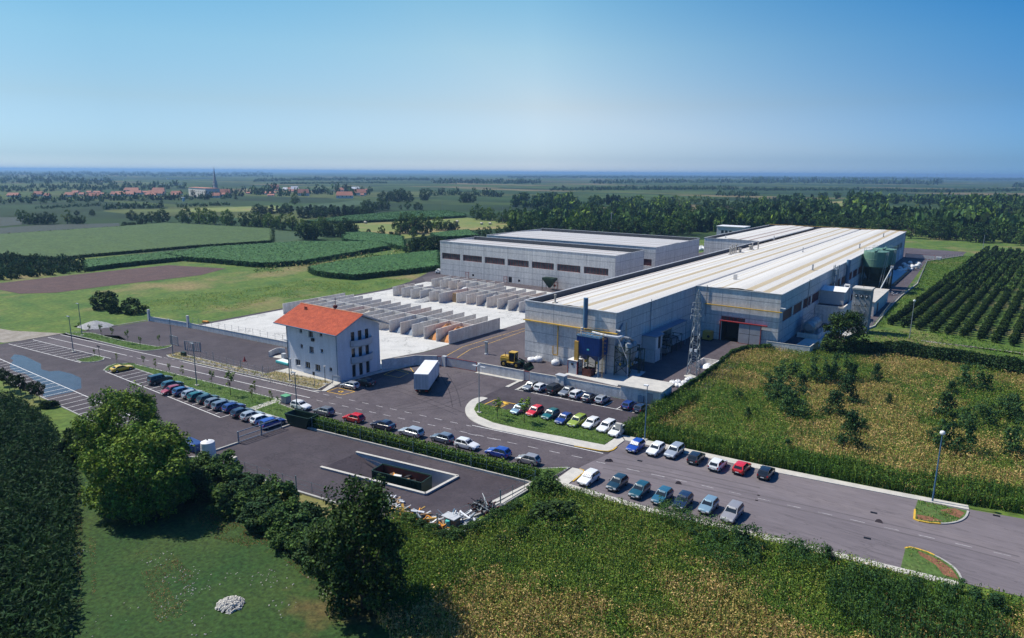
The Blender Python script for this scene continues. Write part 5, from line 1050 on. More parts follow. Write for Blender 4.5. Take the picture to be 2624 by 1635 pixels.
for z in (6.0,6.5,7.0): mb.tube((-37.5,234,z),(-37.5,239,z),.06,n=5); mb.tube((-41.3,234,z),(-37.5,234,z),.06,n=5)
mb.build('railing', M['ochre'], st)
for i in range(5):
    sx_ = -37+1.6*i%6; 
scrap('scrap_pile', 'jumble of dark and white scrap on the lane behind the tower', *P('G',1640,770)[:2], 2.6, 5, 1.3, ('dark','steelblue','white','galv'), 50)
o = MB(); o.obox((-32.4,312,.45),(.5,44,.6)); tag(o.build('timber_stack', M['wood']), 'long low stack of orange timber along the lane beyond the silos', 'timber')
o = MB(); o.obox((*P('S',910,475)[:2],.8),(2.4,2.6,1.6)); tag(o.build('site_box', M['greylight'], bevel=.05), 'small pale box standing at the far end of the lane', 'box')

# ------------------------------------------------------------------ sunken ramp with skip
rp = MB()
a0, b0, b1, a1 = RW    # (-74,56.6) (-56.6,59.4) (-56.6,65.9) (-74,63.1)
dz = -2.2; xm = -66.5; ta = (xm+74)/(17.4)
pm0 = (xm, a0[1]+(b0[1]-a0[1])*ta); pm1 = (xm, a1[1]+(b1[1]-a1[1])*ta)
rp.quad((*a0,.055),(*pm0,dz),(*pm1,dz),(*a1,.055)); rp.quad((*pm0,dz),(*b0,dz),(*b1,dz),(*pm1,dz)); struct('ramp', rp, M['asphalt_dark'])
rw = thing('retaining_wall', 'pale retaining wall with white coping round the sunken loading ramp', 'wall', (-66,61,0)); mb = MB(); cp = MB()
for a, b in ((a0,b0),(b0,b1),(b1,a1)): strip(mb, [a,b], .28, dz-.05, .3); strip(cp, [a,b], .42, .3, .36)
mb.build('wall', M['greylight'], rw); cp.build('coping', M['pavement'], rw)
def skip(label, c, L_, W_, h, rz, m='green_dark', inner='rust', load=None, z0=0, taper=0):
    t = thing('skip_container', label, 'container', c, rz)
    mb = MB(); hx, hy = L_/2, W_/2; tp = taper
    def ring(o_, z, tz): return [(-hx+o_+tz,-hy+o_,z),(hx-o_-tz,-hy+o_,z),(hx-o_-tz,hy-o_,z),(-hx+o_+tz,hy-o_,z)]
    b, u = ring(0,.15,tp), ring(0,h,0); k = len(mb.v); mb.v += b+u
    for i in range(4): mb.f.append((k+i,k+(i+1)%4,k+4+(i+1)%4,k+4+i)); mb.m.append(0)
    mb.f.append((k,k+3,k+2,k+1)); mb.m.append(0)
    ib, iu = ring(.12,.5,tp), ring(.12,h,0); k2 = len(mb.v); mb.v += ib+iu
    for i in range(4): mb.f.append((k2+4+i,k2+4+(i+1)%4,k2+(i+1)%4,k2+i)); mb.m.append(1); mb.f.append((k+4+i,k+4+(i+1)%4,k2+4+(i+1)%4,k2+4+i)); mb.m.append(0)
    mb.f.append((k2,k2+1,k2+2,k2+3)); mb.m.append(1)
    mb.build('body', [M[m],M[inner]], t, local=True)
    mb = MB()
    if not taper:
        for i in range(int(L_/.75)): x = -hx+.4+.75*i; mb.box(x-.05,x+.05,-hy-.06,-hy,.2,h-.1); mb.box(x-.05,x+.05,hy,hy+.06,.2,h-.1)
    for s_ in (-1,1): mb.box(-hx,hx,s_*hy-.07,s_*hy+.07,h,h+.09); mb.box(s_*hx-.07,s_*hx+.07,-hy+.07,hy-.07,h,h+.09)
    mb.build('rib', M[m], t, local=True)
    return t
th = math.atan2(2.8,17.4)
s1 = skip('dark green open skip with rubbish inside, standing in the sunken ramp', (-62.6,61.1,dz), 8.2, 2.5, 3.0, th-.0)
mb = MB(); R2 = np.random.default_rng(3)
for i in range(26): mb.obox((R2.uniform(-2.6,1.6),R2.uniform(-.8,.8),1.5+R2.uniform(0,.9)), (R2.uniform(.3,1.1),R2.uniform(.3,.8),R2.uniform(.05,.4)), m=int(R2.integers(5)), tilt=Matrix.Rotation(R2.uniform(0,3),3,'Z') @ Matrix.Rotation(R2.uniform(-.8,.8),3,'X'))
o = mb.build('rubbish', [M['white'],M['orange'],M['greylight'],M['dark'],M['wood']]); o.location = (-62.6,61.1,dz); o.rotation_euler = (0,0,th); tag(o, 'boards, paper and orange rubbish lying in the skip in the ramp', 'rubbish', kind='stuff')
p = P('L',1760,460); skip('dark green empty tapered skip by the hedge beside the tubular gate', (p[0]+.0,p[1]+.9,.06), 5.2, 2.3, 1.9, .15, taper=.7, inner='green_dark')
p = P('L',655,820); wt = thing('water_tank', 'white round water tank by the shrubs at the lower yard fence', 'tank', p); mb = MB(); mb.lathe(p,[(1.0,0),(1.05,.4),(.98,2.1),(.95,2.25),(.5,2.45),(.2,2.5)],22); mb.build('body', M['white'], wt); mb = MB(); mb.tube((p[0],p[1],2.45),(p[0],p[1],2.6),.12); mb.build('lid', M['dark'], wt)
p = P('L',930,885); tag(MB().obox((p[0],p[1],.35),(1.6,1.0,.7),.2).build('concrete_block', M['pavement']), 'pale concrete block by the fence and the shrubs', 'block')
p = P('L',455,735); tb = thing('blue_tarpaulin', 'bright blue covered vehicle half hidden behind the big tree', 'van', (p[0],p[1],0)); mb = MB(); mb.prism([(p[0]-2.0,p[1]-.9),(p[0]+1.9,p[1]-.9),(p[0]+1.9,p[1]+.9),(p[0]-2.0,p[1]+.9)],.3,1.35); mb.build('cover', M['blue'], tb, bevel=.3)
# debris along the lower yard
R3 = (('white','wood','greylight','rust','dark','wood','orange','galv','dark','ochre'),)
p = P('M',1180,790); scrap('scrap_heap', 'long heap of broken boards, pipes and rubbish at the bottom fence', p[0], p[1]-1.2, 5.6, 1.6, 1.3, R3[0], 220, kind='stuff', lmax=2.4, flat=.35, cat='scrap')
p = P('M',800,640); scrap('scrap_heap', 'small white and wood scrap heap beside the dark tree', p[0], p[1], 2.6, 1.2, .7, ('white','wood','greylight'), 40, kind='stuff')
p = P('M',1560,850); scrap('scrap_heap', 'grey metal sheets and wire mesh heaped at the yard corner', p[0], p[1], 3.0, 1.6, 1.4, ('galv','greylight','white','steelblue'), 70, kind='stuff', lmax=2.4)
p = P('M',1440,875); wk = thing('workbench', 'grey wooden shelf with a blue drum at the yard corner', 'bench', p); MB().obox((p[0],p[1],1.2),(2.0,1.3,.1)).build('top', M['greylight'], wk); MB().obox((p[0]+.2,p[1],.6),(1.6,1.0,1.1)).build('shelf', M['wood'], wk); MB().tube((p[0]+.1,p[1]-.7,.2),(p[0]+.1,p[1]-.7,1.0),.3).build('drum', M['teal'], wk)
p = P('M',1800,720); scrap('wire_roll', 'tangled dark wire mesh roll leaning on the yard fence', p[0], p[1], 2.2, .9, 1.8, ('dark','rust','galv'), 120, kind='stuff', lmax=2.2, flat=.05, cat='wire')
mb = MB(); a = P('M',1925,660); b = P('M',2300,450)
for i in range(7): t = i/6; mb.obox((a[0]+(b[0]-a[0])*.5+ (t-.5)*1.2, a[1]+(b[1]-a[1])*.5, .2+.06*(i%3)), (9.0 if i%2 else 7.5,.22,.12), math.atan2(b[1]-a[1],b[0]-a[0])+.02*(i-3))
tag(mb.build('plank_stack', M['pavement']), 'pale planks stacked along the right fence of the lower yard', 'planks')
# recycling bin, pool shell, cone etc
p = P('L',1600,165); rb = thing('recycling_bin', 'large grey recycling bin with a green sloping lid on the pavement', 'bin', p); x, y = p[0], p[1]
mb = MB(); mb.box(x-.7,x+.7,y-.2,y+.9,.1,1.35); mb.build('body', M['galv'], rb, bevel=.05); mb = MB(); mb.prism([(x-.8,y-.3),(x+.8,y-.3),(x+.8,y+1.0),(x-.8,y+1.0)],1.35,1.5); mb.build('lid', mat('bingreen',(.10,.33,.16),rough=.5), rb, bevel=.06)
mb = MB()
for dx in (-.55,-.2,.2,.55): mb.box(x+dx-.04,x+dx+.04,y-.26,y-.2,.2,1.25)
mb.build('rib', M['greylight'], rb)
p = P('B',1400,690); pl_ = thing('pool_shell', 'turquoise paddling pool on the tarmac left of the house', 'pool', p); mb = MB(); mb.obox((p[0]+.6,p[1]+.6,.35),(4.2,1.9,.6)); mb.build('shell', M['teal'], pl_, bevel=.15); mb = MB(); mb.obox((p[0]+.6,p[1]+.6,.66),(3.8,1.5,.03)); mb.build('inside', M['white'], pl_)
p = P('B',1047,665); cn_ = thing('traffic_cone', 'small orange red cone on the tarmac of the left yard', 'cone', p); MB().tube(p,(p[0],p[1],1.1),.32,.05,10).build('cone', M['red'], cn_); MB().obox((p[0],p[1],.05),(.7,.7,.08)).build('base', M['red'], cn_)
p = P('B',1290,640); ws = thing('low_shelter', 'curved low concrete wall and white slab beside the house', 'wall', p); mb = MB(); pts = smooth([P('B',1285,625)[:2],P('B',1360,590)[:2],P('B',1440,590)[:2]],5); strip(mb, pts, .2, 0, 1.3); mb.build('wall', M['wallconc'], ws); mb = MB(); mb.sheet(PL('B',[(1290,625),(1440,600),(1440,650)]), .12); mb.build('slab', M['pavement'], ws); mb = MB(); q = P('B',1435,640); mb.obox((q[0]-.2,q[1],.6),(.9,.8,1.2)); mb.build('box', M['greylight'], ws)
p = P('B',670,293); tag(MB().obox((p[0],p[1],.3),(1.8,.9,.5),.2).build('orange_barrier', M['orange'], bevel=.04), 'small orange block at the far end of the left yard wall', 'barrier')
for z_, x, y, r_, h_, nm in (('A',925,325,4.6,1.5,'grey gravel pile on the verge beyond the left road'),): q = P(z_,x,y); heap('gravel_pile', nm, 'heap', q[0], q[1], r_, r_*.8, h_, 'gravel', kind='stuff')
# stones
def stones(name, label, cx_, cy_, rx, ry, h, n, s=(.12,.35), m='stone', poly=None, line_=None, z=.04):
    mb = MB()
    for i in range(n):
        if line_: t = rng.uniform(0,1)*(len(line_)-1); k_ = int(t); k_ = min(k_, len(line_)-2); f_ = t-k_; x = line_[k_][0]*(1-f_)+line_[k_+1][0]*f_+rng.normal(0,rx); y = line_[k_][1]*(1-f_)+line_[k_+1][1]*f_+rng.normal(0,ry); zz = z
        else: a = rng.uniform(0,6.28); r = math.sqrt(rng.uniform(0,1)); x = cx_+rx*r*math.cos(a); y = cy_+ry*r*math.sin(a); zz = z+h*(1-r*r)*rng.uniform(.6,1)
        s_ = rng.uniform(*s); q = Matrix.Rotation(rng.uniform(0,3),3,'Z') @ Matrix.Rotation(rng.uniform(-.5,.5),3,'X'); k0 = len(mb.v)
        for v in ((-1,-.6,0),(0,-1,.1),(1,-.5,0),(.9,.7,.1),(0,1,0),(-.8,.8,0),(-.5,-.3,.7),(.5,-.3,.75),(.4,.4,.7),(-.4,.4,.65)):
            w_ = q @ Vector((v[0]*s_*rng.uniform(.8,1.2),v[1]*s_*rng.uniform(.6,1),v[2]*s_)); mb.v.append((x+w_.x,y+w_.y,zz+w_.z))
        for f in ((0,1,7,6),(1,2,7),(2,3,8,7),(3,4,8),(4,5,9,8),(5,0,6,9),(6,7,8,9)): mb.f.append(tuple(k0+i_ for i_ in f)); mb.m.append(0)
    return tag(mb.build(name, M[m]), label, 'stones', kind='stuff')
p = P('N',1405,1315); stones('stone_pile', 'small round pile of white stones on the lawn at the bottom', p[0], p[1], 1.35, 1.25, .6, 260, (.10,.22), 'pavement')
for i, (x, y, n_, r_) in enumerate(((960,1035,40,1.6),(1120,1140,60,2.0),(1140,1240,50,1.2),(1620,1150,40,1.6),(1340,1170,30,2.0),(2030,1250,60,1.5),(1040,1330,30,1.5),(1800,1120,30,3),(1720,1330,26,1.6),(1270,1440,20,2),(700,1400,18,2.5),(490,1000,16,.8))):
    p = P('N',x,y); stones('scattered_stones', 'small pale stones lying scattered in a bare patch of the lawn', p[0], p[1], r_, r_, 0, n_//2, (.04,.10), 'stone', z=.055)['group'] = 'stones scattered over the lawn'
stones('verge_stones', 'pale rubble stones in the verge beside the road left of the house', 0, 0, .9, .35, 0, 700, (.08,.24), 'stone', line_=[P('B',440,640)[:2],P('B',700,690)[:2],P('B',960,755)[:2],P('B',1230,815)[:2]], z=.16)
stones('verge_stones', 'small stones in the dry verge in front of the house', 0, 0, 1.6, 1.2, 0, 420, (.05,.14), 'stone', line_=[P('B',1280,830)[:2],P('B',1500,870)[:2],P('B',1750,900)[:2]], z=.16)
# ------------------------------------------------------------------ cars
def paint(name, c, metal=.0):
    return mat('paint_'+name, c, None, .28, spec=.5, coat=.8, metal=metal)
PT = {k: paint(k, c, m_) for k, (c, m_) in dict(white=((.72,.72,.70),0), silver=((.42,.44,.46),.35), greyblue=((.17,.20,.24),.3), grey=((.20,.21,.22),.3), champagne=((.36,.34,.33),.3), black=((.012,.014,.018),0), navy=((.014,.024,.055),0), blue=((.012,.055,.32),0), midblue=((.02,.08,.22),0), teal=((.012,.07,.095),0), tealgreen=((.008,.11,.10),0), petrol=((.012,.035,.05),0), steelteal=((.025,.11,.17),0), red=((.60,.012,.012),0), darkred=((.32,.012,.02),0), yellow=((.75,.48,.01),0), lime=((.26,.34,.02),0), paleblue=((.20,.31,.38),.2), darkgreen=((.015,.04,.035),0), royal=((.012,.035,.19),0)).items()}
def interp(pts, y):
    for a, b in zip(pts, pts[1:]):
        if a[0] <= y <= b[0]: t = (y-a[0])/(b[0]-a[0]+1e-9); return a[1]+(b[1]-a[1])*t
    return pts[-1][1] if y > pts[-1][0] else pts[0][1]
M['lampglass'] = mat('lampglass', (.65,.66,.66), rough=.1, spec=.7); M['taillamp'] = mat('taillamp', (.35,.01,.01), rough=.15, spec=.6)
CARS = {}
#            L    W    H    hood  belt  cowl  roof front/rear  rear base  tail z
SPEC_CAR = dict(
 hatch =(3.85,1.64,1.43,.80,.93,.72,.10,-1.45,-1.84,.93),
 small =(3.55,1.58,1.42,.78,.92,.78,.20,-1.35,-1.70,.92),
 estate=(4.30,1.68,1.46,.80,.93,.80,.15,-1.85,-2.08,.93),
 sedan =(4.25,1.68,1.41,.80,.94,.75,.05,-1.05,-1.55,.98),
 coupe =(4.25,1.78,1.27,.74,.88,.62,-.15,-1.05,-1.75,.92),
 suv   =(4.35,1.78,1.80,1.02,1.15,.85,.45,-1.95,-2.10,1.15),
 mpv   =(4.05,1.68,1.62,.88,1.0,1.0,.25,-1.75,-1.96,1.0))
def build_car(kind):
    L, W, Hc, hz, bz, cw, rf_, rr_, rb, tz = SPEC_CAR[kind]; t = thing('parked_car', 'x', 'car'); hl = L/2; w = W/2
    top = [(-hl,tz-.22),(-hl+.10,tz-.03),(rb-.0,tz),(cw,bz+.01),(cw+.25,bz-.04),(hl-.25,hz-.04),(hl-.06,hz-.16),(hl,hz-.30)]
    ys = sorted({-hl,-hl+.05,-hl+.15,-hl+.4,-1.6,-1.2,-.6,0,.5,cw,cw+.2,hl-.7,hl-.4,hl-.2,hl-.08,hl})
    mb = MB(); rings = []
    for y in ys:
        e = max(0, 1-min(hl-y, hl+y)/.55); ww = w*(1-.13*e*e); zt = interp(top, y); z0 = .24+.10*e*e
        ring = [(-ww*.93,y,z0),(-ww,y,.42),(-ww,y,min(.70,zt-.10)),(-ww*.965,y,zt-.04),(-ww*.90,y,zt),(0,y,zt+.03),(ww*.90,y,zt),(ww*.965,y,zt-.04),(ww,y,min(.70,zt-.10)),(ww,y,.42),(ww*.93,y,z0)]
        rings.append(len(mb.v)); mb.v += ring
    n = 11
    for a, b in zip(rings, rings[1:]):
        for i in range(n): mb.f.append((a+i, b+i, b+(i+1)%n, a+(i+1)%n)); mb.m.append(0)
    mb.f.append(tuple(range(rings[0], rings[0]+n))[::1]); mb.m.append(0); mb.f.append(tuple(range(rings[-1]+n-1, rings[-1]-1, -1))); mb.m.append(0)
    wy = (hl-.78, -hl+.75 if kind != 'sedan' else -hl+.95); wr = .30 if kind != 'suv' else .37
    for y in wy:
        for s in (-1, 1): mb.tube((s*(w-.10),y,wr),(s*(w+.006),y,wr),wr+.055,wr+.055,14,m=1)
    mb.build('body', [M['white'], M['black']], t, local=True)
    # cabin
    bw, tw_ = w*.93, w*.76; cab = MB(); ht = Hc
    b4 = [(cw,bw),(rb,bw)]; xs = (-1,-.55,.55,1)
    rows = [[(x*bw,cw,bz-.02) for x in xs],[(x*tw_,rf_,ht-.035*abs(x)**2) for x in xs],[(x*tw_,(rf_+rr_)/2,ht+.02-.035*abs(x)**2) for x in xs],[(x*tw_,rr_,ht-.02-.035*abs(x)**2) for x in xs],[(x*bw*.97,rb,tz-.02) for x in xs]]
    k = 0
    for r in rows: cab.v += r
    for j in range(4):
        for i in range(3): cab.f.append((j*4+i, j*4+i+1, (j+1)*4+i+1, (j+1)*4+i)); cab.m.append(0)
    cab.face([rows[j][0] for j in range(5)]); cab.face([rows[j][3] for j in range(4,-1,-1)])
    cab.build('cabin', M['white'], t, local=True)
    def glass(name, q, off):
        # shrink and lift a quad
        q = [Vector(p) for p in q]; c = sum(q, Vector())/len(q); nn = (q[1]-q[0]).cross(q[2]-q[0]).normalized()
        if nn.dot(c-Vector((0,-.4,.8))) < 0: nn = -nn
        mb = MB(); pts = [c+(p-c)*off+nn*.012 for p in q]; mb.face(pts); return mb.build(name, M['glasscar'], t, local=True)
    e1 = .93
    glass('windshield', [(-bw*.92,cw-.02,bz),(bw*.92,cw-.02,bz),(tw_*.95,rf_+.02,ht-.05),(-tw_*.95,rf_+.02,ht-.05)], .93)
    glass('rear_window', [(-bw*.9,rb,tz+.0),(bw*.9,rb,tz+.0),(tw_*.93,rr_,ht-.06),(-tw_*.93,rr_,ht-.06)], .86)
    for s in (-1, 1):
        yb = [cw-.08, (cw+rb)/2+.12, rb+.10]; yt = [rf_-.04, (rf_+rr_)/2+.05, rr_+.06]
        if kind in ('estate','suv','mpv','sedan'): yb = [cw-.08, .02, -.95, rb+.12]; yt = [rf_-.04, -.02, -.93, rr_+.06]
        for a in range(len(yb)-1):
            g0, g1 = .045, .045
            glass('side_window', [(s*bw,yb[a]-g0,bz+.03),(s*bw,yb[a+1]+g1,bz+.03),(s*tw_,yt[a+1]+g1,ht-.085),(s*tw_,yt[a]-g0,ht-.085)], .97)
    for y in wy:
        for s in (-1, 1):
            ty = MB().tube((s*(w-.18),y,wr),(s*(w+.012),y,wr),wr,wr,16).build('tyre', M['tyre'], None, local=True)
            wh = MB().tube((s*(w+.0),y,wr),(s*(w+.02),y,wr),wr*.62,wr*.55,12).build('rim', M['rim'], None, local=True)
            we = bpy.data.objects.new('wheel', None); col.objects.link(we); we.empty_display_size = .1; we.parent = t; ty.parent = we; wh.parent = we
    for s in (-1, 1):
        MB().obox((s*w*.66,hl-.05,hz-.22),(w*.42,.10,.14)).build('headlight', M['lampglass'], t, local=True)
        MB().obox((s*w*.80,-hl+.035,tz-.20),(w*.22,.10,.22)).build('tail_light', M['taillamp'], t, local=True)
        MB().obox((s*(w+.07),cw-.18,bz+.05),(.15,.09,.11)).build('wing_mirror', M['plastic'], t, local=True)
    for s, y in ((1,hl),(-1,-hl)):
        mb = MB(); mb.obox((0,y,.42),(W*.84,.14,.17)); mb.build('bumper', M['plastic'], t, local=True, bevel=.04)
        mb = MB(); mb.obox((0,y+s*.075,.45 if s > 0 else .52),(.46,.02,.11)); mb.build('number_plate', M['white'], t, local=True)
    return t
used_kind = set()
def set_paint(o, m_):
    for ch in o.children:
        if ch.name.split('.')[0] in ('body','cabin'): ch.material_slots[0].link = 'OBJECT'; ch.material_slots[0].material = m_
rcar = random.Random(4)
def car(z_, x, y, kind, pt, head, label, grp, z=.65, gl=.066, rzoff=None, sc=1.0):
    p = P(z_, x, y, z)
    if kind not in CARS: CARS[kind] = build_car(kind)
    o = CARS[kind] if kind not in used_kind else copy_tree(CARS[kind]); used_kind.add(kind)
    base = {'far':0,'near':math.pi,'left':math.pi/2+.10,'right':-math.pi/2+.10}[head]
    o.location = (p[0], p[1], gl); o.rotation_euler = (0,0,base+(rcar.uniform(-.03,.03) if rzoff is None else rzoff)); o.scale = (sc,)*3
    set_paint(o, PT[pt]); tag(o, label, 'car', grp); return o
GA, GB, GC, GD, GE = 'cars in the left parking row','cars parked along the hedge','cars parked at the front wall','cars parked behind the grass island','cars parked on the right street'
for a in [
 ('A',1180,728,'coupe','yellow','far','yellow coupe parked alone at the far end of the left row',GA),
 ('B',225,845,'suv','petrol','far','big dark off road car, leftmost of the packed left row',GA),
 ('B',345,888,'hatch','teal','far','dark blue hatchback right behind the red car in the left row',GA),
 ('B',335,945,'small','darkred','near','small dark red car with its bonnet towards the lane in the left row',GA),
 ('B',455,952,'hatch','midblue','far','medium blue hatchback right of the dark red car',GA),
 ('B',545,978,'hatch','silver','far','pale silver hatchback between a blue and a green car in the left row',GA),
 ('B',600,1000,'hatch','tealgreen','far','dark green hatchback near the middle of the left row',GA),
 ('B',690,1025,'hatch','darkgreen','far','very dark green hatchback right of the green one in the left row',GA),
 ('B',770,1058,'hatch','grey','far','dark grey hatchback with a bright tail glint in the left row',GA),
 ('B',850,1085,'estate','greyblue','far','blue grey estate car with a pale roof in the left row',GA),
 ('B',940,1108,'hatch','royal','far','deep blue hatchback left of the dark navy one in the left row',GA),
 ('B',1025,1158,'hatch','navy','far','dark navy hatchback just left of the two white cars',GA),
 ('B',1120,1188,'hatch','silver','far','silver white hatchback, left one of the two pale cars at the row end',GA),
 ('B',1215,1222,'hatch','white','far','white hatchback, right one of the two pale cars at the row end',GA),
 ('B',1315,1258,'estate','blue','far','bright blue car behind the tubular gate',GA),
 ('L',1800,190,'hatch','white','right','white hatchback beside the recycling bin at the hedge end',GB),
 ('L',2085,258,'hatch','grey','left','grey hatchback behind the first bushes of the hedge',GB),
 ('I',460,737,'hatch','red','left','bright red hatchback parked along the hedge',GB),
 ('I',785,815,'sedan','navy','left','dark navy car between the red and the silver estate car',GB),
 ('I',1095,892,'estate','silver','left','silver estate car parked along the middle of the hedge',GB),
 ('I',1440,958,'hatch','greyblue','left','grey blue hatchback between the silver estate and a white car',GB),
 ('I',1712,1030,'hatch','white','right','white hatchback facing right along the hedge',GB),
 ('J',468,965,'hatch','blue','left','royal blue hatchback near the right end of the hedge',GB),
 ('J',840,1052,'small','champagne','left','champagne silver small car at the right end of the hedge',GB),
 ('C',930,1358,'hatch','silver','left','silver hatchback at the front corner of the white house',None),
 ('C',1110,1318,'sedan','black','left','black car in the shadow of the white house',None),
 ('J',872,145,'hatch','grey','near','grey car at the left end of the row by the front wall',GC),
 ('J',1008,155,'hatch','white','far','white hatchback second in the row by the front wall',GC),
 ('J',1178,182,'suv','black','far','black off road car by the meter cabinet',GC),
 ('J',1328,208,'sedan','grey','near','silver grey car facing the lane by the front wall',GC),
 ('J',1460,240,'estate','white','far','white estate car right of the silver grey one at the wall',GC),
 ('J',1612,278,'sedan','navy','far','dark car with shining red tail lights at the wall',GC),
 ('J',1768,305,'hatch','silver','far','silver hatchback at the right end of the wall row',GC),
 ('J',2100,375,'hatch','royal','far','deep blue car standing left of the pair by the shed',GC),
 ('J',2250,412,'hatch','navy','far','dark navy car by the shed beside the weeds',GC),
 ('J',728,435,'small','paleblue','near','pale blue small car, partly behind a young tree on the island',GD),
 ('J',925,455,'hatch','red','near','bright red car facing the grass island',GD),
 ('J',1120,497,'hatch','tealgreen','near','dark teal green car right of the red one on the island',GD),
 ('J',1285,552,'hatch','royal','near','deep blue car with a sun glint behind the grass island',GD),
 ('J',1450,578,'estate','lime','near','lime green car behind the grass island',GD),
 ('J',1625,605,'hatch','white','near','white hatchback right of the lime green car',GD),
 ('J',1815,645,'estate','white','near','white boxy estate car behind the grass island',GD),
 ('J',1950,702,'hatch','white','near','white car half hidden behind the stone pillar',GD),
 ('K',868,305,'hatch','blue','near','blue car with a white sunshade in its windscreen',GE),
 ('K',1118,345,'hatch','white','near','white car beside the blue one on the far street side',GE),
 ('K',1350,368,'estate','silver','near','silver estate car on the far street side',GE),
 ('K',1622,445,'hatch','black','far','black car between the silver estate and a white hatchback',GE),
 ('K',1890,528,'hatch','white','far','white hatchback with its rear to the street, next to the red one',GE),
 ('K',2190,568,'hatch','red','far','bright red hatchback on the far street side',GE),
 ('R',692,945,'hatch','black','far','black car at the right end of the far street row',GE),
 ('K',285,702,'hatch','white','near','white car with a striped sunshade at the street corner',GE),
 ('K',640,765,'hatch','petrol','near','dark car with a bright windscreen glint near the street corner',GE),
 ('K',918,855,'hatch','teal','near','dark teal car, third in the near street row',GE),
 ('K',1200,930,'hatch','steelteal','near','blue green car in the middle of the near street row',GE),
 ('K',1455,990,'hatch','navy','near','navy car with a white card behind its windscreen',GE),
 ('K',1775,1045,'small','paleblue','near','pale blue small car in the near street row',GE),
 ('K',2070,1135,'estate','champagne','near','champagne silver estate at the right end of the near street row',GE)]:
    o = car(*a)
    if 'sunshade' in a[6]:
        L, W, Hc, hz, bz, cw, rf_, *_r2 = SPEC_CAR[a[3]]; mb = MB(); w = W/2; yy = (cw+rf_)/2+.02; zz_ = (bz+Hc)/2; tl = Matrix.Rotation(-math.atan2(Hc-bz,cw-rf_),3,'X')
        for i in range(5): mb.obox((-.5+.25*i,yy+.035,zz_+.03),(.21,.55,.012),tilt=tl)
        mb.build('sunshade', M['white'], o, local=True)

# ------------------------------------------------------------------ lorry trailer
tr = thing('lorry', 'long white box lorry standing in the gate court', 'lorry', (-86.3,90.5,.066), math.radians(21))
tr_a, tr_b = P('I',1125,450), P('I',1285,478)
ang = math.atan2(99.2-90.1, -92.9-(-86.4)); 
tr.location = (-87.7,93.1,.066); tr.rotation_euler = (0,0,math.atan2(8.35,-5.0)-math.pi/2)
LB, WB = 9.7, 2.75
mb = MB(); mb.box(-WB/2,WB/2,-LB/2,LB/2,1.05,4.0); mb.build('box_body', M['white'], tr, local=True, bevel=.03)
mb = MB(); mb.box(-WB/2-.02,WB/2+.02,-LB/2-.02,LB/2+.02,.98,1.1); 
for i in range(4): mb.box(-WB/2-.02,-WB/2,-LB/2+i*(LB/3)-.05,-LB/2+i*(LB/3)+.05,1.1,3.95); mb.box(WB/2,WB/2+.02,-LB/2+i*(LB/3)-.05,-LB/2+i*(LB/3)+.05,1.1,3.95)
mb.build('side_rail', M['greylight'], tr, local=True)
mb = MB(); mb.box(-WB/2+.06,-.03,-LB/2-.05,-LB/2-.005,1.15,3.9); mb.box(.03,WB/2-.06,-LB/2-.05,-LB/2-.005,1.15,3.9); dd = mb.build('rear_door', M['greylight'], tr, local=True)
mb = MB()
for x in (-.9,-.35,.35,.9): mb.tube((x,-LB/2-.09,1.15),(x,-LB/2-.09,3.9),.025,n=5)
mb.build('door_bar', M['galv'], dd, local=True)
MB().box(-1.0,1.0,-LB/2+.3,LB/2,.75,.98).build('chassis', M['dark'], tr, local=True)
for y in (-LB/2+1.4,-LB/2+2.7,LB/2-1.0):
    for s in (-1,1): MB().tube((s*.85,y,.5),(s*1.22,y,.5),.5,.5,16).build('wheel', M['tyre'], tr, local=True)
for s in (-1,1): MB().box(s*.95-.25,s*.95+.25,-LB/2-.08,-LB/2+.05,.62,.8).build('tail_light', M['taillamp'], tr, local=True)
mb = MB(); mb.box(-1.15,1.15,LB/2+.25,LB/2+2.1,.7,3.0); mb.build('cab', M['white'], tr, local=True, bevel=.12); MB().box(-1.05,1.05,LB/2+2.1,LB/2+2.13,1.9,2.8).build('windshield', M['glasscar'], tr, local=True)
for s in (-1,1): MB().tube((s*.85,LB/2+1.3,.5),(s*1.18,LB/2+1.3,.5),.5,.5,16).build('wheel', M['tyre'], tr, local=True)
for s in (-1,1): MB().box(s*1.35-.06,s*1.35+.06,LB/2+1.7,LB/2+1.8,1.9,2.6).build('wing_mirror', M['red' if s > 0 else 'plastic'], tr, local=True)
# ------------------------------------------------------------------ wheel loader
ld = thing('wheel_loader', 'yellow wheel loader with its dark bucket to the right', 'loader', (*P('E',340,1010)[:2],.06), -math.pi/2+.12)
mb = MB(); mb.box(-.85,.85,-3.0,-.9,.95,2.0); mb.box(-.75,.75,-2.9,-1.0,2.0,2.3); mb.build('engine_cover', M['yellow'], ld, local=True, bevel=.1)
mb = MB(); mb.box(-.6,.6,-.9,1.4,.75,1.25); mb.box(-1.2,-.75,-1.2,.4,.95,1.2); mb.box(.75,1.2,-1.2,.4,.95,1.2); mb.build('chassis', M['yellow'], ld, local=True, bevel=.04)
mb = MB()
for x in (-.7,.7):
    for y in (-.9,.45): mb.box(x-.06,x+.06,y-.06,y+.06,1.25,3.15)
mb.box(-.8,.8,-1.0,.6,3.15,3.3); cb_ = mb.build('cab', M['yellow'], ld, local=True); mb = MB(); mb.box(-.67,.67,-.85,.42,1.3,3.1); mb.build('window', M['glasscar'], cb_, local=True)
MB().tube((.5,-1.9,2.3),(.5,-1.9,3.1),.06).build('exhaust', M['dark'], ld, local=True)
for y in (-1.9,1.2):
    for s in (-1,1):
        w_ = bpy.data.objects.new('wheel', None); col.objects.link(w_); w_.parent = ld
        MB().tube((s*.85,y,.72),(s*1.35,y,.72),.72,.72,18).build('tyre', M['tyre'], w_, local=True); MB().tube((s*1.3,y,.72),(s*1.37,y,.72),.36,.3,12).build('rim', M['yellow'], w_, local=True)
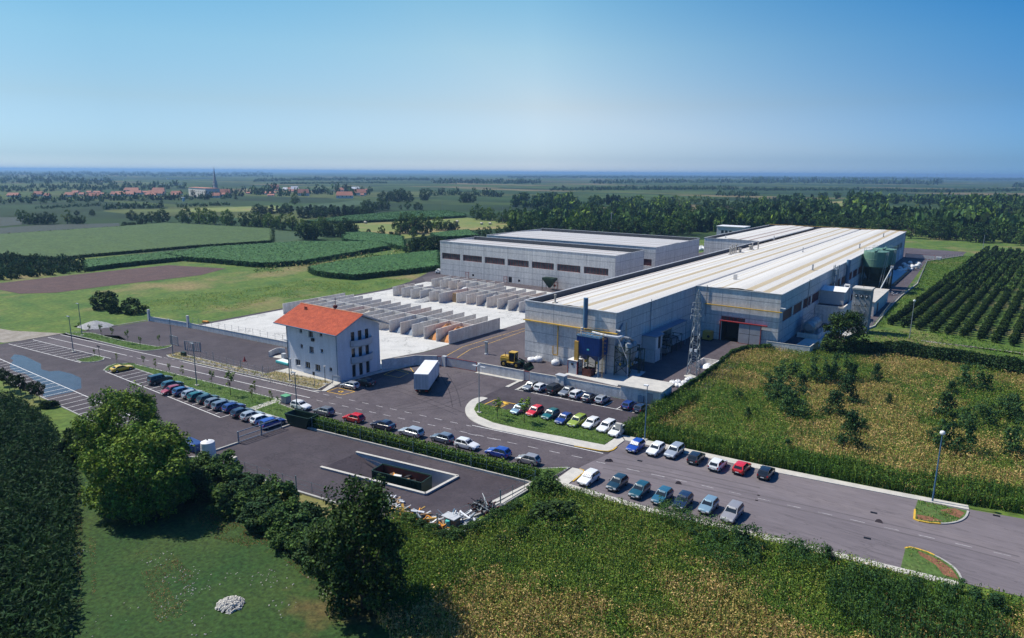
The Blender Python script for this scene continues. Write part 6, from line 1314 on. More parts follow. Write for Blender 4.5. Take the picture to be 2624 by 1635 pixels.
mb = MB()
for s in (-.5,.5): mb.tube((s,.9,1.9),(s,2.5,1.5),.14,.12,8); mb.tube((s,2.5,1.5),(s,3.2,.7),.12,.12,8); mb.tube((s,1.2,1.1),(s,2.4,1.5),.07,n=6)
mb.build('lift_arm', M['green_dark'], ld, local=True)
mb = MB(); 
pr_ = [(3.1,.15),(4.2,.2),(4.15,.28),(3.35,.45),(3.15,1.25),(3.0,1.25)]
for a, b in zip(pr_, pr_[1:]+pr_[:1]): mb.quad((-1.35,a[0],a[1]),(1.35,a[0],a[1]),(1.35,b[0],b[1]),(-1.35,b[0],b[1]))
for s in (-1.35,1.35): mb.face([(s,y,z) for y, z in [(3.1,.15),(4.2,.2),(3.6,1.0),(3.05,1.25)]])
mb.build('bucket', M['green_dark'], ld, local=True)
# pickup by the warehouse
pk = thing('pickup_truck', 'white flat bed pickup parked at the left end of the warehouse', 'pickup', (*P('D',975,118)[:2],.09), math.pi/2+.1)
mb = MB(); mb.box(-.85,.85,.6,2.5,.4,1.15); mb.build('body', M['white'], pk, local=True, bevel=.1); mb = MB(); mb.prism([(-.75,.7),(.75,.7),(.75,1.9),(-.75,1.9)],1.1,1.85); mb.build('cabin', M['white'], pk, local=True, bevel=.12)
mb = MB(); mb.box(-.77,.77,.85,1.75,1.3,1.7); mb.build('side_window', M['glasscar'], pk, local=True); mb = MB(); mb.box(-.95,.95,-3.0,.5,.8,.95); mb.box(-.95,-.9,-3.0,.5,.95,1.25); mb.box(.9,.95,-3.0,.5,.95,1.25); mb.box(-.9,.9,-3.0,-2.95,.95,1.25); mb.build('bed', M['greylight'], pk, local=True)
for y in (-1.8,1.7):
    for s in (-1,1): MB().tube((s*.65,y,.35),(s*.88,y,.35),.35,.35,14).build('wheel', M['tyre'], pk, local=True)
# motorcycles at the wall
for i, (x, y) in enumerate(((1690,1085),(1720,1075),(1755,1075),(1790,1072))):
    p = P('C',x,y,.4); m_ = thing('motorcycle', ['leftmost','second','third','rightmost'][i]+' of the four dark scooters parked by the court wall', 'motorcycle', (p[0],p[1],.066), 1.1+.1*i, 'motorcycles by the wall')
    for yy in (-.65,.65): MB().tube((-.05,yy,.3),(.05,yy,.3),.3,.3,14).build('wheel', M['tyre'], m_, local=True)
    mb = MB(); mb.box(-.15,.15,-.5,.45,.35,.75); mb.build('body', [M['navy' if False else 'dark'], M['dark']][0], m_, local=True, bevel=.06); mb = MB(); mb.box(-.14,.14,-.7,.1,.75,.88); mb.build('seat', M['black'], m_, local=True, bevel=.03)
    mb = MB(); mb.tube((0,.65,.3),(0,.45,1.05),.03); mb.tube((-.3,.45,1.05),(.3,.45,1.05),.02); mb.build('handlebar', M['rim'], m_, local=True); MB().obox((0,.6,.95),(.25,.1,.35)).build('windscreen', M['lampglass'], m_, local=True)
# ------------------------------------------------------------------ vegetation
def quadmesh(V, name, mats, mi=None, base=None):
    """V: (N,4,3) array of leaf faces -> one mesh"""
    N = len(V); me = bpy.data.meshes.new(name); me.vertices.add(N*4); me.vertices.foreach_set('co', V.reshape(-1).astype(np.float32))
    me.loops.add(N*4); me.loops.foreach_set('vertex_index', np.arange(N*4, dtype=np.int32)); me.polygons.add(N)
    me.polygons.foreach_set('loop_start', np.arange(0, N*4, 4, dtype=np.int32)); me.polygons.foreach_set('loop_total', np.full(N, 4, dtype=np.int32))
    for m in (mats if isinstance(mats, list) else [mats]): me.materials.append(m)
    if mi is not None: me.polygons.foreach_set('material_index', mi.astype(np.int32))
    me.update(calc_edges=True); return me
def mobj(name, me, parent=None):
    o = bpy.data.objects.new(name, me); col.objects.link(o)
    if parent is not None: o.parent = parent
    return o
def leafquads(r, C, size, up=.3, out=None, asp=.6):
    """C centres (N,3) -> rhombic leaves with random tilt"""
    N = len(C); n = r.normal(size=(N, 3)); n[:, 2] += up*2
    if out is not None: n += out*1.2
    n /= np.linalg.norm(n, axis=1, keepdims=True); a = r.normal(size=(N, 3)); a -= n*np.sum(a*n, 1, keepdims=True); a /= np.linalg.norm(a, axis=1, keepdims=True)+1e-9
    b = np.cross(n, a); s = (size*r.uniform(.6, 1.3, size=N))[:, None] if np.isscalar(size) else (size*r.uniform(.7,1.2,size=N))[:, None]
    return np.stack([C-a*s, C-b*s*asp, C+a*s, C+b*s*asp], 1)
def crown_pts(r, rx, rz, zc, nclump, nleaf, cr=.30, shape='round', hollow=.55):
    cc = []; 
    while len(cc) < nclump:
        v = r.normal(size=3); v /= np.linalg.norm(v); rad = hollow+(1-hollow)*r.uniform()**.6
        if shape == 'flat': v[2] = math.copysign(abs(v[2])**.62, v[2]); v[:2] *= 1.12
        if shape == 'flat' and v[2] < -.3: v[2] *= .55
        if shape == 'cone': z = r.uniform(-1, 1); k = (1-z)/2*.95+.05; a = r.uniform(0, 6.28); q = np.array([math.cos(a)*k*rx*rad, math.sin(a)*k*rx*rad, z*rz])
        else:
            wob = 1+.22*math.sin(3*math.atan2(v[1], v[0])+1.3)*(1-abs(v[2]))+.10*math.sin(5*v[0]+4*v[2]); q = np.array([v[0]*rx*rad*wob, v[1]*rx*rad*wob, v[2]*rz*rad])
        cc.append(q)
    cc = np.array(cc); R = cr*rx*r.uniform(.6, 1.25, size=nclump)
    idx = np.repeat(np.arange(nclump), nleaf); v = r.normal(size=(len(idx), 3)); v /= np.linalg.norm(v, axis=1, keepdims=True)
    C = cc[idx]+v*(R[idx]*r.uniform(.55, 1.05, size=len(idx)))[:, None]*np.array([1, 1, .8]); C[:, 2] += zc
    keep = C[:, 2] > .15; return C[keep], v[keep]
def make_tree(name, label, cat, rx, h, nclump, nleaf, ls, lm, trunk=.15, zb=.25, seed=1, shape='round', cr=.30, tk=1.0, hollow=.55, second=None):
    r = np.random.default_rng(seed); t = thing(name, label, cat)
    z0 = h*zb; rz = (h-z0)/2*.98; zc = z0+rz
    if trunk:
        mb = MB(); mb.tube((0,0,-.1),(0,0,z0+rz*.5),(h*.022+.02)*tk,h*.012*tk,7)
        for i in range(6):
            a = i*1.05+r.uniform(-.3,.3); zz = z0*.8+rz*.25*(i%3); mb.tube((0,0,zz),(rx*.62*math.cos(a),rx*.62*math.sin(a),zc+rz*r.uniform(-.2,.5)),(h*.008+.01)*tk,(h*.003+.005)*tk,5,cap=False)
        mb.build('trunk', M['bark'], t, local=True)
    C, v = crown_pts(r, rx, rz, zc, nclump, nleaf, cr, shape, hollow); C = fit(C, rx, z0, h*.985); Q = leafquads(r, C, ls, .25, v)
    me = quadmesh(Q, 'crown', [M[lm]] if not second else [M[lm], M[second]], None if not second else (r.uniform(size=len(Q)) < .3)); mobj('crown', me, t); return t
def fit(C, rx, z0, h):
    C = C.copy(); z = C[:, 2]; a, b = np.percentile(z, .5), np.percentile(z, 99.5); C[:, 2] = z0+(z-a)*(h-z0)/(b-a); R = np.percentile(np.hypot(C[:, 0], C[:, 1]), 97); C[:, :2] *= rx/R; C[:, 2] = np.maximum(C[:, 2], .02*h); return C
def far_template(seed, nq=46, shape='round'):
    r = np.random.default_rng(seed); C, v = crown_pts(r, 1.0, .5, .5, 9, nq//9+1, .42, shape, .45); C = fit(C, 1.0, .04, .97); return leafquads(r, C, .27, .3, v)
FT = [far_template(50+i) for i in range(5)]
BT = [far_template(70+i, 130) for i in range(5)]
def mass(name, label, cat, trees, m, kind='stuff', grp=None, tmpl=None, mats=None):
    """trees: list of (x,y,rx,h)"""
    r = np.random.default_rng(abs(hash(label)) % 1000 if False else len(trees)+7); out = []; mi = []
    for i, (x, y, rx, h) in enumerate(trees):
        T = (tmpl or FT)[i % 5]; a = r.uniform(0, 6.28); c, s = math.cos(a), math.sin(a); q = T.copy(); X_ = q[..., 0]*c-q[..., 1]*s; Y_ = q[..., 0]*s+q[..., 1]*c
        out.append(np.stack([X_*rx+x, Y_*rx+y, q[..., 2]*h*1.02], -1)); mi.append(np.full(len(q), int(r.integers(len(mats)) if mats else 0)))
    me = quadmesh(np.concatenate(out), name, [M[k_] for k_ in mats] if mats else M[m], np.concatenate(mi)); return tag(mobj(name, me), label, cat, grp, kind)

rv = np.random.default_rng(11)
# --- hedgerows and tree lines far off: (zone, x0, y0, x1, y1, height in zoom px, spacing factor)
def belt(label, z_, pts, hp, dens=1.0, m='leaf_far', depth=0, tm=None, mats=None, hv=.35, cat='trees'):
    tr_ = []
    for (x0, y0), (x1, y1) in zip(pts, pts[1:]):
        k = ZN[z_][2]; n = max(2, int(abs(x1-x0)/(hp*.62)*dens))
        for i in range(n):
            t = (i+rv.uniform(0,.8))/n; p = P(z_, x0+(x1-x0)*t, y0+(y1-y0)*t+rv.uniform(-depth, depth)); h = hp/k/FPX*DIST(p)*rv.uniform(1-hv, 1+hv*.5)
            tr_.append((p[0], p[1], h*rv.uniform(.42,.62), h))
    return mass('tree_belt', label, cat, tr_, m, tmpl=tm, mats=mats)
belts = [
 ('village trees in front of the red roofed houses on the left','a',[(0,415),(700,400),(1400,385),(2100,372)],60,1.2,14),
 ('bushy belt along the village edge on the far left','a',[(0,300),(600,300),(1300,285),(1650,270)],45,1.3,20),
 ('trees among the village houses behind the church','a',[(1700,330),(2100,345),(2427,330)],60,1.2,20),
 ('scattered trees among the houses right of the church','b',[(0,330),(300,345),(700,330),(1050,340)],75,1.1,22),
 ('line of small bushes in the field before the village','a',[(320,470),(900,440)],30,1.0,6),
 ('row of small bushes in the middle of the left fields','a',[(930,470),(1450,462)],50,1.2,6),
 ('short bush row in the field below the white building','a',[(1570,455),(2050,435)],32,1.0,5),
 ('dark wood at the horizon on the far left','a',[(0,230),(500,225),(1000,245)],40,1.6,18),
 ('hazy woods just below the horizon on the left','a',[(0,170),(1200,168),(2427,172)],22,2.0,16),
 ('tree line far behind the village','b',[(0,225),(380,215),(1570,215)],26,1.6,5),
 ('dark tree line in the far centre','b',[(230,250),(1190,240)],18,1.3,3),
 ('long dark tree line near the horizon right of centre','b',[(1600,240),(2427,243)],40,1.5,6),
 ('tree band in the centre distance with gaps','b',[(1560,350),(2050,350),(2220,365)],55,1.3,8),
 ('hazy wood below the centre horizon','c',[(0,190),(1200,190),(2427,195)],14,2.2,6),
 ('tree line in the far right centre','c',[(740,243),(1590,237)],36,1.4,5),
 ('tree line at the left of the right centre distance','c',[(0,245),(250,245),(300,240)],36,1.4,6),
 ('thin distant tree line right of centre','c',[(1620,236),(2427,238)],34,1.3,6),
 ('long low hedgerow across the fields behind the forest','c',[(380,305),(1100,300),(2050,298)],34,1.7,4),
 ('short hedgerow right of the long one','c',[(2080,302),(2427,300)],28,1.5,3),
 ('hedgerow with taller trees before the forest','c',[(1870,352),(2230,352)],44,1.4,5),
 ('tree group at the right edge of the centre fields','c',[(2040,400),(2150,412),(2427,412)],46,1.3,5),
 ('distant trees along the right horizon','d',[(0,232),(650,238),(1700,250)],42,1.6,8),
 ('far tree line on the right horizon','d',[(0,205),(1200,205),(2427,215)],18,2.0,5),
 ('low hedgerow in the right distance','d',[(0,305),(960,305)],26,1.6,3),
 ('dark low orchard band in the right distance','d',[(980,308),(1700,318),(2400,310)],26,2.0,6),
 ('dark wood corner at the far right horizon','d',[(2330,275),(2427,275)],40,1.5,3),
]
for b in belts: belt(*b[:4], b[4], depth=b[5], mats=['leaf_far','leaf_far','leaf_dark'])
def fillpoly(z_, poly, n, hp0, hp1, rmin=.42, rmax=.62, dy=(0, 9999)):
    xs = [p[0] for p in poly]; ys = [p[1] for p in poly]; out = []
    def inside(x, y):
        c = False
        for (x1, y1), (x2, y2) in zip(poly, poly[1:]+poly[:1]):
            if (y1 > y) != (y2 > y) and x < (x2-x1)*(y-y1)/(y2-y1)+x1: c = not c
        return c
    while len(out) < n:
        x, y = rv.uniform(min(xs), max(xs)), rv.uniform(min(ys), max(ys))
        if not inside(x, y): continue
        p = P(z_, x, y); t = (y-min(ys))/(max(ys)-min(ys)); h = (hp0+(hp1-hp0)*t)/ZN[z_][2]/FPX*DIST(p)*rv.uniform(.75, 1.2); out.append((p[0], p[1], h*rv.uniform(rmin, rmax), h))
    return out
MX = ['leaf_far','leaf_wood','leaf_mid','leaf_wood','leaf_mid','leaf_far','leaf_wood2','leaf_wood','leaf_bright','leaf_dark']
M['leaf_wood2'] = leaf('leaf_wood2', (.085,.135,.026), (.060,.110,.024), .06, .15)
M['leaf_wood'] = leaf('leaf_wood', (.050,.100,.026), (.030,.070,.026), .06, .15)
mass('forest', 'broad wood behind the factory and the warehouses', 'wood', fillpoly('c', [(560,500),(700,420),(1180,420),(1880,440),(1900,540),(2427,560),(2427,640),(1800,690),(1000,675),(560,660)], 200, 65, 130), None, mats=MX, tmpl=BT)
mass('forest', 'wood on the left behind the second warehouse', 'wood', fillpoly('c', [(30,450),(150,385),(380,370),(560,400),(700,530),(480,510),(200,480)], 60, 60, 100), None, mats=MX, tmpl=BT)
mass('forest', 'wood along the second warehouse roof on the left', 'wood', fillpoly('c', [(0,620),(0,560),(560,560),(600,660),(200,665)], 60, 100, 130), None, mats=MX, tmpl=BT)
fd = [fillpoly('d', pl, n, h0, h1) for pl, n, h0, h1 in (
 ([(0,470),(230,400),(560,400),(620,470),(880,500),(1100,560),(1380,620),(1380,660),(700,620),(0,620)], 95, 80, 150),
 ([(300,375),(900,375),(1300,395),(2427,380),(2427,420),(1700,450),(1180,420),(880,400)], 95, 45, 80),
 ([(880,420),(1180,430),(1200,480),(1000,560),(850,500)], 36, 100, 140),
 ([(1700,470),(2427,450),(2427,540),(2080,590),(1700,560)], 46, 100, 170),
 ([(1380,560),(1700,590),(2000,640),(2427,640),(2427,770),(1900,725),(1700,712),(1400,690)], 62, 110, 190))]
mass('forest', 'large wood across the right distance beyond the orchard', 'wood', sum(fd, []), None, mats=MX, tmpl=BT)

# --- mid distance trees, one by one
PR = dict(
 mid=make_tree('broadleaf_tree','x','tree',.46,1,34,34,.042,'leaf_mid',seed=1,zb=.08),
 mid2=make_tree('broadleaf_tree','x','tree',.40,1,30,34,.042,'leaf_mid',seed=2,zb=.05,second='leaf_dark'),
 dark=make_tree('broadleaf_tree','x','tree',.50,1,36,36,.046,'leaf_wood',seed=3,zb=.04,second='leaf_dark'),
 bright=make_tree('broadleaf_tree','x','tree',.44,1,32,34,.042,'leaf_bright',seed=4,zb=.06,second='leaf_mid'),
 yellow=make_tree('broadleaf_tree','x','tree',.34,1,22,30,.040,'leaf_yellow',seed=5,zb=.12,second='leaf_bright'),
 bush=make_tree('bush','x','bush',.62,1,46,44,.06,'leaf_dark',seed=6,zb=0,trunk=0,second='leaf_mid'),
 conifer=make_tree('conifer','x','tree',.30,1,34,30,.05,'leaf_dark',seed=7,zb=.02,shape='cone'),
 wild=make_tree('bush','x','bush',.50,1,60,46,.034,'leaf_blue',seed=8,zb=0,trunk=0,shape='cone',cr=.34,second='leaf_dark'),
 wild2=make_tree('bush','x','bush',.52,1,60,46,.034,'leaf_blue',seed=9,zb=0,trunk=0,cr=.26,second='leaf_mid'))
PUSED = set()
def put(kind, x, y, h, label, grp=None, rx=1.0, rz=None):
    o = PR[kind] if kind not in PUSED else copy_tree(PR[kind]); PUSED.add(kind)
    o.location = (x, y, 0); o.rotation_euler = (0,0,rv.uniform(0,6.28) if rz is None else rz); o.scale = (h*rx, h*rx, h); tag(o, label, None, grp); return o
def putpx(kind, z_, x, y, hp, label, grp=None, rx=1.0):
    p = P(z_, x, y); return put(kind, p[0], p[1], hp/ZN[z_][2]/FPX*DIST(p)*1.04, label, grp, rx)
def rowpx(kinds, z_, x0, y0, x1, y1, n, hp, label, grp, jx=.3, jy=6, rx=1.0, hv=.2):
    for i in range(n):
        t = (i+.5+rv.uniform(-jx, jx))/n; putpx(kinds[int(rv.integers(len(kinds)))], z_, x0+(x1-x0)*t, y0+(y1-y0)*t+rv.uniform(-jy, jy), hp*rv.uniform(1-hv, 1+hv*.6), label, grp, rx)
rowpx(['bright','mid','mid2'],'a',1560,590,2427,645,11,140,'tree in the bright green tree row at the edge of the big left field','bright tree row by the left field',rx=.95)
rowpx(['bright','mid'],'b',0,640,370,660,5,135,'tree at the right end of the bright tree row','bright tree row by the left field')
putpx('yellow','b',345,660,150,'tall yellow green tree standing out of the tree row')
rowpx(['dark','dark','mid2'],'b',420,750,900,700,9,150,'dark tree in the clump right of the big left field','dark tree clump by the field',jy=14)
rowpx(['bright','yellow'],'b',400,700,700,640,4,110,'yellowish green tree at the back of the dark clump','yellowish trees behind the dark clump')
rowpx(['conifer','dark'],'b',20,505,1040,525,24,75,'tree in the dense dark plantation behind the bright row','dark plantation trees',jy=8,rx=1.3)
rowpx(['conifer','dark'],'b',380,558,1000,520,14,75,'tree in the front of the dense dark plantation','dark plantation trees',jy=6,rx=1.3)
rowpx(['mid','mid2','dark'],'a',200,605,500,605,6,110,'tree in the group above the dark strip on the left','left tree group above the dark field',jy=8)
rowpx(['dark','mid'],'a',640,600,750,600,3,75,'dark low tree beside the yellow tree on the left','dark trees beside the yellow tree')
putpx('yellow','a',600,600,120,'thin yellow tree among the trees on the far left'); putpx('bright','a',165,535,60,'light green tree alone at the far left field')
putpx('dark','a',820,528,52,'dark round tree right of the yellow tree on the left'); putpx('dark','a',685,527,45,'dark low tree at the field edge on the left')
putpx('dark','a',1175,572,90,'dark upright tree left of the clump before the bright row')
rowpx(['mid2','dark'],'a',1250,600,1480,590,4,115,'tree in the clump left of the bright tree row','clump left of the bright row')
rowpx(['bush'],'a',1080,628,1260,618,4,40,'low light green bush at the corner of the big left field','low bushes at the field corner')
putpx('mid','b',365,432,95,'large round pale green tree before the village'); rowpx(['dark','mid2'],'b',970,490,1180,485,5,95,'tree at the right end of the dark plantation','trees right of the plantation')
rowpx(['dark'],'b',1140,405,1400,402,6,105,'dark tree in the wood left of the small field trees','dark wood in the middle distance',jy=8)
rowpx(['mid2'],'b',1480,400,1540,398,2,110,'tall tree beside the dark wood','tall pair beside the dark wood')
putpx('mid2','b',1305,475,40,'smallest of three lone trees in the field'); putpx('mid','b',1368,474,75,'round lone tree, middle of three in the field'); putpx('dark','b',1460,478,65,'widest of three lone trees in the field',None,1.4)
rowpx(['dark','mid2'],'b',1830,415,1960,412,3,70,'tree of the small group in the far field','small group in the far field')
rowpx(['mid2'],'b',2290,430,2427,430,3,80,'tree at the right end of the far field','trees at the right end of the far field')
rowpx(['mid','bright'],'b',1970,568,2130,570,4,125,'bright green tree beside the yellow hay field','bright trees by the hay field')
rowpx(['mid','dark'],'b',2160,590,2427,600,6,110,'tree in the row right of the hay field','trees right of the hay field')
rowpx(['mid','dark','mid2'],'b',1280,690,1570,682,6,165,'tree in the clump in front of the hay field','tree clump in the hay field')
rowpx(['bright'],'b',1600,665,1700,662,2,130,'light green tree right of the hay field clump','light trees in the hay field clump')
rowpx(['dark'],'b',1700,660,1820,655,3,80,'low dark tree at the right end of the hay field clump','low dark trees of the hay field clump')
putpx('mid2','b',1140,705,85,'dark green lone tree left of the hay field clump'); rowpx(['bush','mid'],'b',1210,722,1310,722,3,60,'shrub below the hay field clump','shrubs below the hay field clump'); putpx('mid','b',1420,725,90,'pale tree in front of the hay field clump'); putpx('bush','b',1510,735,40,'small bush by the hay field'); putpx('bush','b',1020,690,40,'small bush left of the lone tree')
rowpx(['dark','bush'],'b',1370,855,1650,858,7,110,'dark shrub at the left wall of the warehouse','dark shrubs left of the warehouse',jy=18)
rowpx(['dark','mid2'],'b',1960,712,2427,690,8,75,'low tree showing behind the warehouse roof','low trees behind the warehouse roof')
rowpx(['mid','mid2','dark','mid'],'c',30,690,1650,705,26,150,'tree in the front edge of the wood behind the warehouses','front trees of the wood behind the warehouses',jy=10,hv=.3)
rowpx(['mid','dark'],'c',700,560,1700,600,18,140,'tall tree inside the wood behind the warehouses','inner trees of the wood behind the warehouses',jy=25)
rowpx(['bright','yellow'],'c',1210,440,1740,430,11,75,'bright yellow green tree on top of the wood','yellow green trees in the wood',jy=12)
rowpx(['bright'],'c',1720,640,1960,620,4,100,'light green tree at the right part of the wood','light trees in the right of the wood',jy=20)
rowpx(['dark','mid2'],'c',1750,480,2427,560,12,120,'dark tree right of the yellow crowns in the wood','dark trees right of the yellow crowns',jy=20)
rowpx(['bush','mid'],'c',600,690,1050,700,6,55,'small bush in front of the wood','small bushes in front of the wood')
rowpx(['mid','dark','mid2'],'d',1400,720,2427,790,13,170,'tree at the near edge of the wood beyond the orchard','near edge of the right wood',jy=12)
rowpx(['dark','mid'],'d',100,620,1380,690,18,135,'tree just behind the far end of the factory roof','trees behind the far factory roof',jy=18)
rowpx(['mid','bright'],'d',1750,560,2400,560,9,140,'tall tree in the middle of the right wood','middle trees of the right wood',jy=20)
rowpx(['yellow','bright'],'d',200,560,920,600,8,70,'yellow green tree behind the factory roof','yellow trees behind the factory roof',jy=22)
putpx('yellow','d',1340,410,60,'yellow tree high in the right wood, left one of two'); putpx('yellow','d',1400,405,50,'yellow tree high in the right wood, right one of two'); putpx('yellow','d',1480,520,90,'pale yellow tree in the right wood clearing'); putpx('yellow','d',900,605,100,'bright yellow tree beyond the factory roof')
putpx('bush','A',1010,155,165,'dark round bush by the meadow, left one',None,1.25); putpx('bush','A',1120,195,130,'lower dark bush between the two round ones',None,.9); putpx('bush','A',1290,200,145,'dark round bush by the left yard, right one',None,1.2)

def inpoly(px_, py_, poly):
    c = np.zeros(px_.shape, bool)
    for a, b in zip(poly, poly[1:]+poly[:1]): c ^= ((a[1] > py_) != (b[1] > py_)) & (px_ < (b[0]-a[0])*(py_-a[1])/(b[1]-a[1]+1e-12)+a[0])
    return c
# --- corn fields of middle distance: rows of plants as a rough relief
def relief(name, label, poly, h, cell, m, amp=.16, z_=None, cat='crop', rows=None, leafd=3.0):
    poly = np.array(poly); x0, y0 = poly.min(0); x1, y1 = poly.max(0); nx, ny = int((x1-x0)/cell)+2, int((y1-y0)/cell)+2
    gx, gy = np.meshgrid(x0+np.arange(nx)*cell, y0+np.arange(ny)*cell, indexing='ij'); ins = np.zeros(gx.shape, bool)
    for a, b in zip(poly, np.roll(poly, -1, 0)):
        c = ((a[1] > gy) != (b[1] > gy)) & (gx < (b[0]-a[0])*(gy-a[1])/(b[1]-a[1]+1e-12)+a[0]); ins ^= c
    r = np.random.default_rng(len(poly)+nx); hz = np.where(ins, h*(1+r.uniform(-amp, amp*.5, gx.shape)), 0.0)
    if rows is not None: ph = (gx*math.cos(rows[0])+gy*math.sin(rows[0]))/rows[1]; hz = np.where(ins, hz*(.35+.65*(np.abs((ph % 1)-.5) < .27)), 0)
    gx = gx+r.uniform(-.3, .3, gx.shape)*cell; gy = gy+r.uniform(-.3, .3, gx.shape)*cell
    V = np.stack([gx, gy, hz+.02], -1); keep = ins[:-1, :-1] & ins[1:, 1:] & ins[1:, :-1] & ins[:-1, 1:]
    ii, jj = np.nonzero(keep); Q = np.stack([V[ii, jj], V[ii+1, jj], V[ii+1, jj+1], V[ii, jj+1]], 1)
    n_ = int(min(60000, (x1-x0)*(y1-y0)*leafd)); lx = r.uniform(x0, x1, n_); ly = r.uniform(y0, y1, n_); ci = np.clip(((lx-x0)/cell).astype(int), 0, nx-1); cj = np.clip(((ly-y0)/cell).astype(int), 0, ny-1); k_ = ins[ci, cj] & ((rows is None) | (hz[ci, cj] > h*.6)); lx, ly = lx[k_], ly[k_]
    C = np.stack([lx, ly, h*r.uniform(.6, 1.1, len(lx))], 1)
    er = ins.copy(); er[1:-1, 1:-1] = ins[1:-1, 1:-1] & ins[:-2, 1:-1] & ins[2:, 1:-1] & ins[1:-1, :-2] & ins[1:-1, 2:] & ins[:-2, :-2] & ins[2:, 2:] & ins[:-2, 2:] & ins[2:, :-2]; ei, ej = np.nonzero(ins & ~er); ne = 26
    ex = np.repeat(x0+ei*cell, ne)+r.uniform(-.8, .8, len(ei)*ne)*cell; ey = np.repeat(y0+ej*cell, ne)+r.uniform(-.8, .8, len(ei)*ne)*cell; E_ = np.stack([ex, ey, h*r.uniform(.0, 1.0, len(ex))], 1)
    Q = np.concatenate([Q, leafquads(r, C, cell*.5, .6, None, .3), leafquads(r, E_, min(.5, cell*.55), .3, None, .4)])
    return tag(mobj(name, quadmesh(Q, name, M[m])), label, cat, None, 'stuff')
relief('corn_field', 'long green maize strip left of the warehouse', PL('b', [(480,1030),(700,985),(1000,940),(1640,870),(1650,1015),(1400,1050),(1150,1075),(900,1105),(650,1085),(540,1062)]), 2.3, .62, 'corn')
relief('corn_field', 'dark green maize field above the ploughed strip', PL('a', [(1480,905),(1800,845),(2427,805),(2700,790),(3400,790),(3470,830),(3000,915),(2700,970),(2427,990),(2250,990),(1900,955),(1620,935)]), 2.3, .75, 'corn')
relief('corn_field', 'narrow maize edge above the ploughed field', PL('a', [(740,960),(1500,880),(1700,865),(1650,930),(1400,955),(1000,1000),(760,1030)]), 2.0, .7, 'corn')
relief('corn_field', 'maize field between the tree clump and the hay field', PL('b', [(780,705),(1000,700),(1330,740),(1350,850),(1160,800),(900,780),(800,770)]), 2.2, .8, 'corn')
relief('corn_field', 'maize strip below the hay field behind the warehouse', PL('b', [(1570,710),(1900,675),(1950,700),(2000,730),(1700,745),(1600,735)]), 2.2, .8, 'corn')
relief('corn_field', 'maize strip above the hay field', PL('b', [(430,600),(860,545),(1300,510),(1700,500),(1880,530),(1880,548),(1350,578),(900,598)]), 2.2, 1.2, 'corn')
relief('corn_field', 'pale maize field below the bright tree row', PL('a', [(-300,715),(0,712),(1065,640),(1480,605),(2427,660),(2427,770),(1700,820),(740,905),(560,930),(0,905),(-300,905)]), 1.5, 1.3, 'cornpale', .10, leafd=.0)
opl = PL('a', [(-250,900),(0,900),(560,932),(740,965),(745,1035),(300,1080),(0,1112),(-250,1140)]); oa = np.array(opl); og = []
for i in range(200):
    for j in range(200):
        x = oa[:,0].min()+i*2.6; y = oa[:,1].min()+j*5.2; 
        if inpoly(np.array([x]), np.array([y]), opl)[0]: og.append((x+rv.normal(0,.2), y+rv.normal(0,.3), 1.7*rv.uniform(.85,1.15), 3.0*rv.uniform(.85,1.15)))
mass('orchard_rows', 'dark orchard rows at the left edge above the ploughed field', 'orchard', og, None, mats=['leaf_dark','leaf_blue','leaf_dark'], tmpl=FT); print('left orchard', len(og))

# --- near maize at the lower left
def scatter(poly, dens, r):
    xs = [p[0] for p in poly]; ys = [p[1] for p in poly]; n = int((max(xs)-min(xs))*(max(ys)-min(ys))*dens); x = r.uniform(min(xs), max(xs), n); y = r.uniform(min(ys), max(ys), n)
    k = inpoly(x, y, poly); return x[k], y[k]
def noise2(x, y, s, seed):
    r = np.random.default_rng(seed); T = r.uniform(size=(64, 64)); out = 0; amp = 1; tot = 0
    for o_ in range(3):
        u = x/s*(2**o_)+100; v = y/s*(2**o_)+100; i, j = np.floor(u).astype(int), np.floor(v).astype(int); f, g_ = u-i, v-j; f = f*f*(3-2*f); g_ = g_*g_*(3-2*g_)
        q = T[i%64, j%64]*(1-f)*(1-g_)+T[(i+1)%64, j%64]*f*(1-g_)+T[i%64, (j+1)%64]*(1-f)*g_+T[(i+1)%64, (j+1)%64]*f*g_; out = out+q*amp; tot += amp; amp *= .5
    return out/tot
cpoly = PL('f', [(-60,935),(0,920),(40,935),(90,965),(125,1000),(155,1050),(175,1110),(168,1250),(165,1400),(158,1560),(158,1700),(-200,1700),(-200,960)], 2.2)
x, y = scatter(cpoly, 8.0, rv); x = np.round((x+y*.4)/.75)*.75-y*.4+rv.normal(0,.06,len(x))
N = len(x); k = 7; X_ = np.repeat(x, k)+rv.normal(0,.16,N*k); Y_ = np.repeat(y, k)+rv.normal(0,.16,N*k); hp_ = np.repeat(rv.uniform(2.0,2.6,N), k); Z_ = hp_*rv.uniform(.25,1.0,N*k)
Q = leafquads(rv, np.stack([X_,Y_,Z_], 1), .36, .35, None, .24); tag(mobj('maize_crop', quadmesh(Q, 'maize_crop', M['corn_leaf'])), 'dark maize crop filling the lower left corner', 'crop', None, 'stuff')
field('maize_soil', cpoly, M['cornbase'], .06)

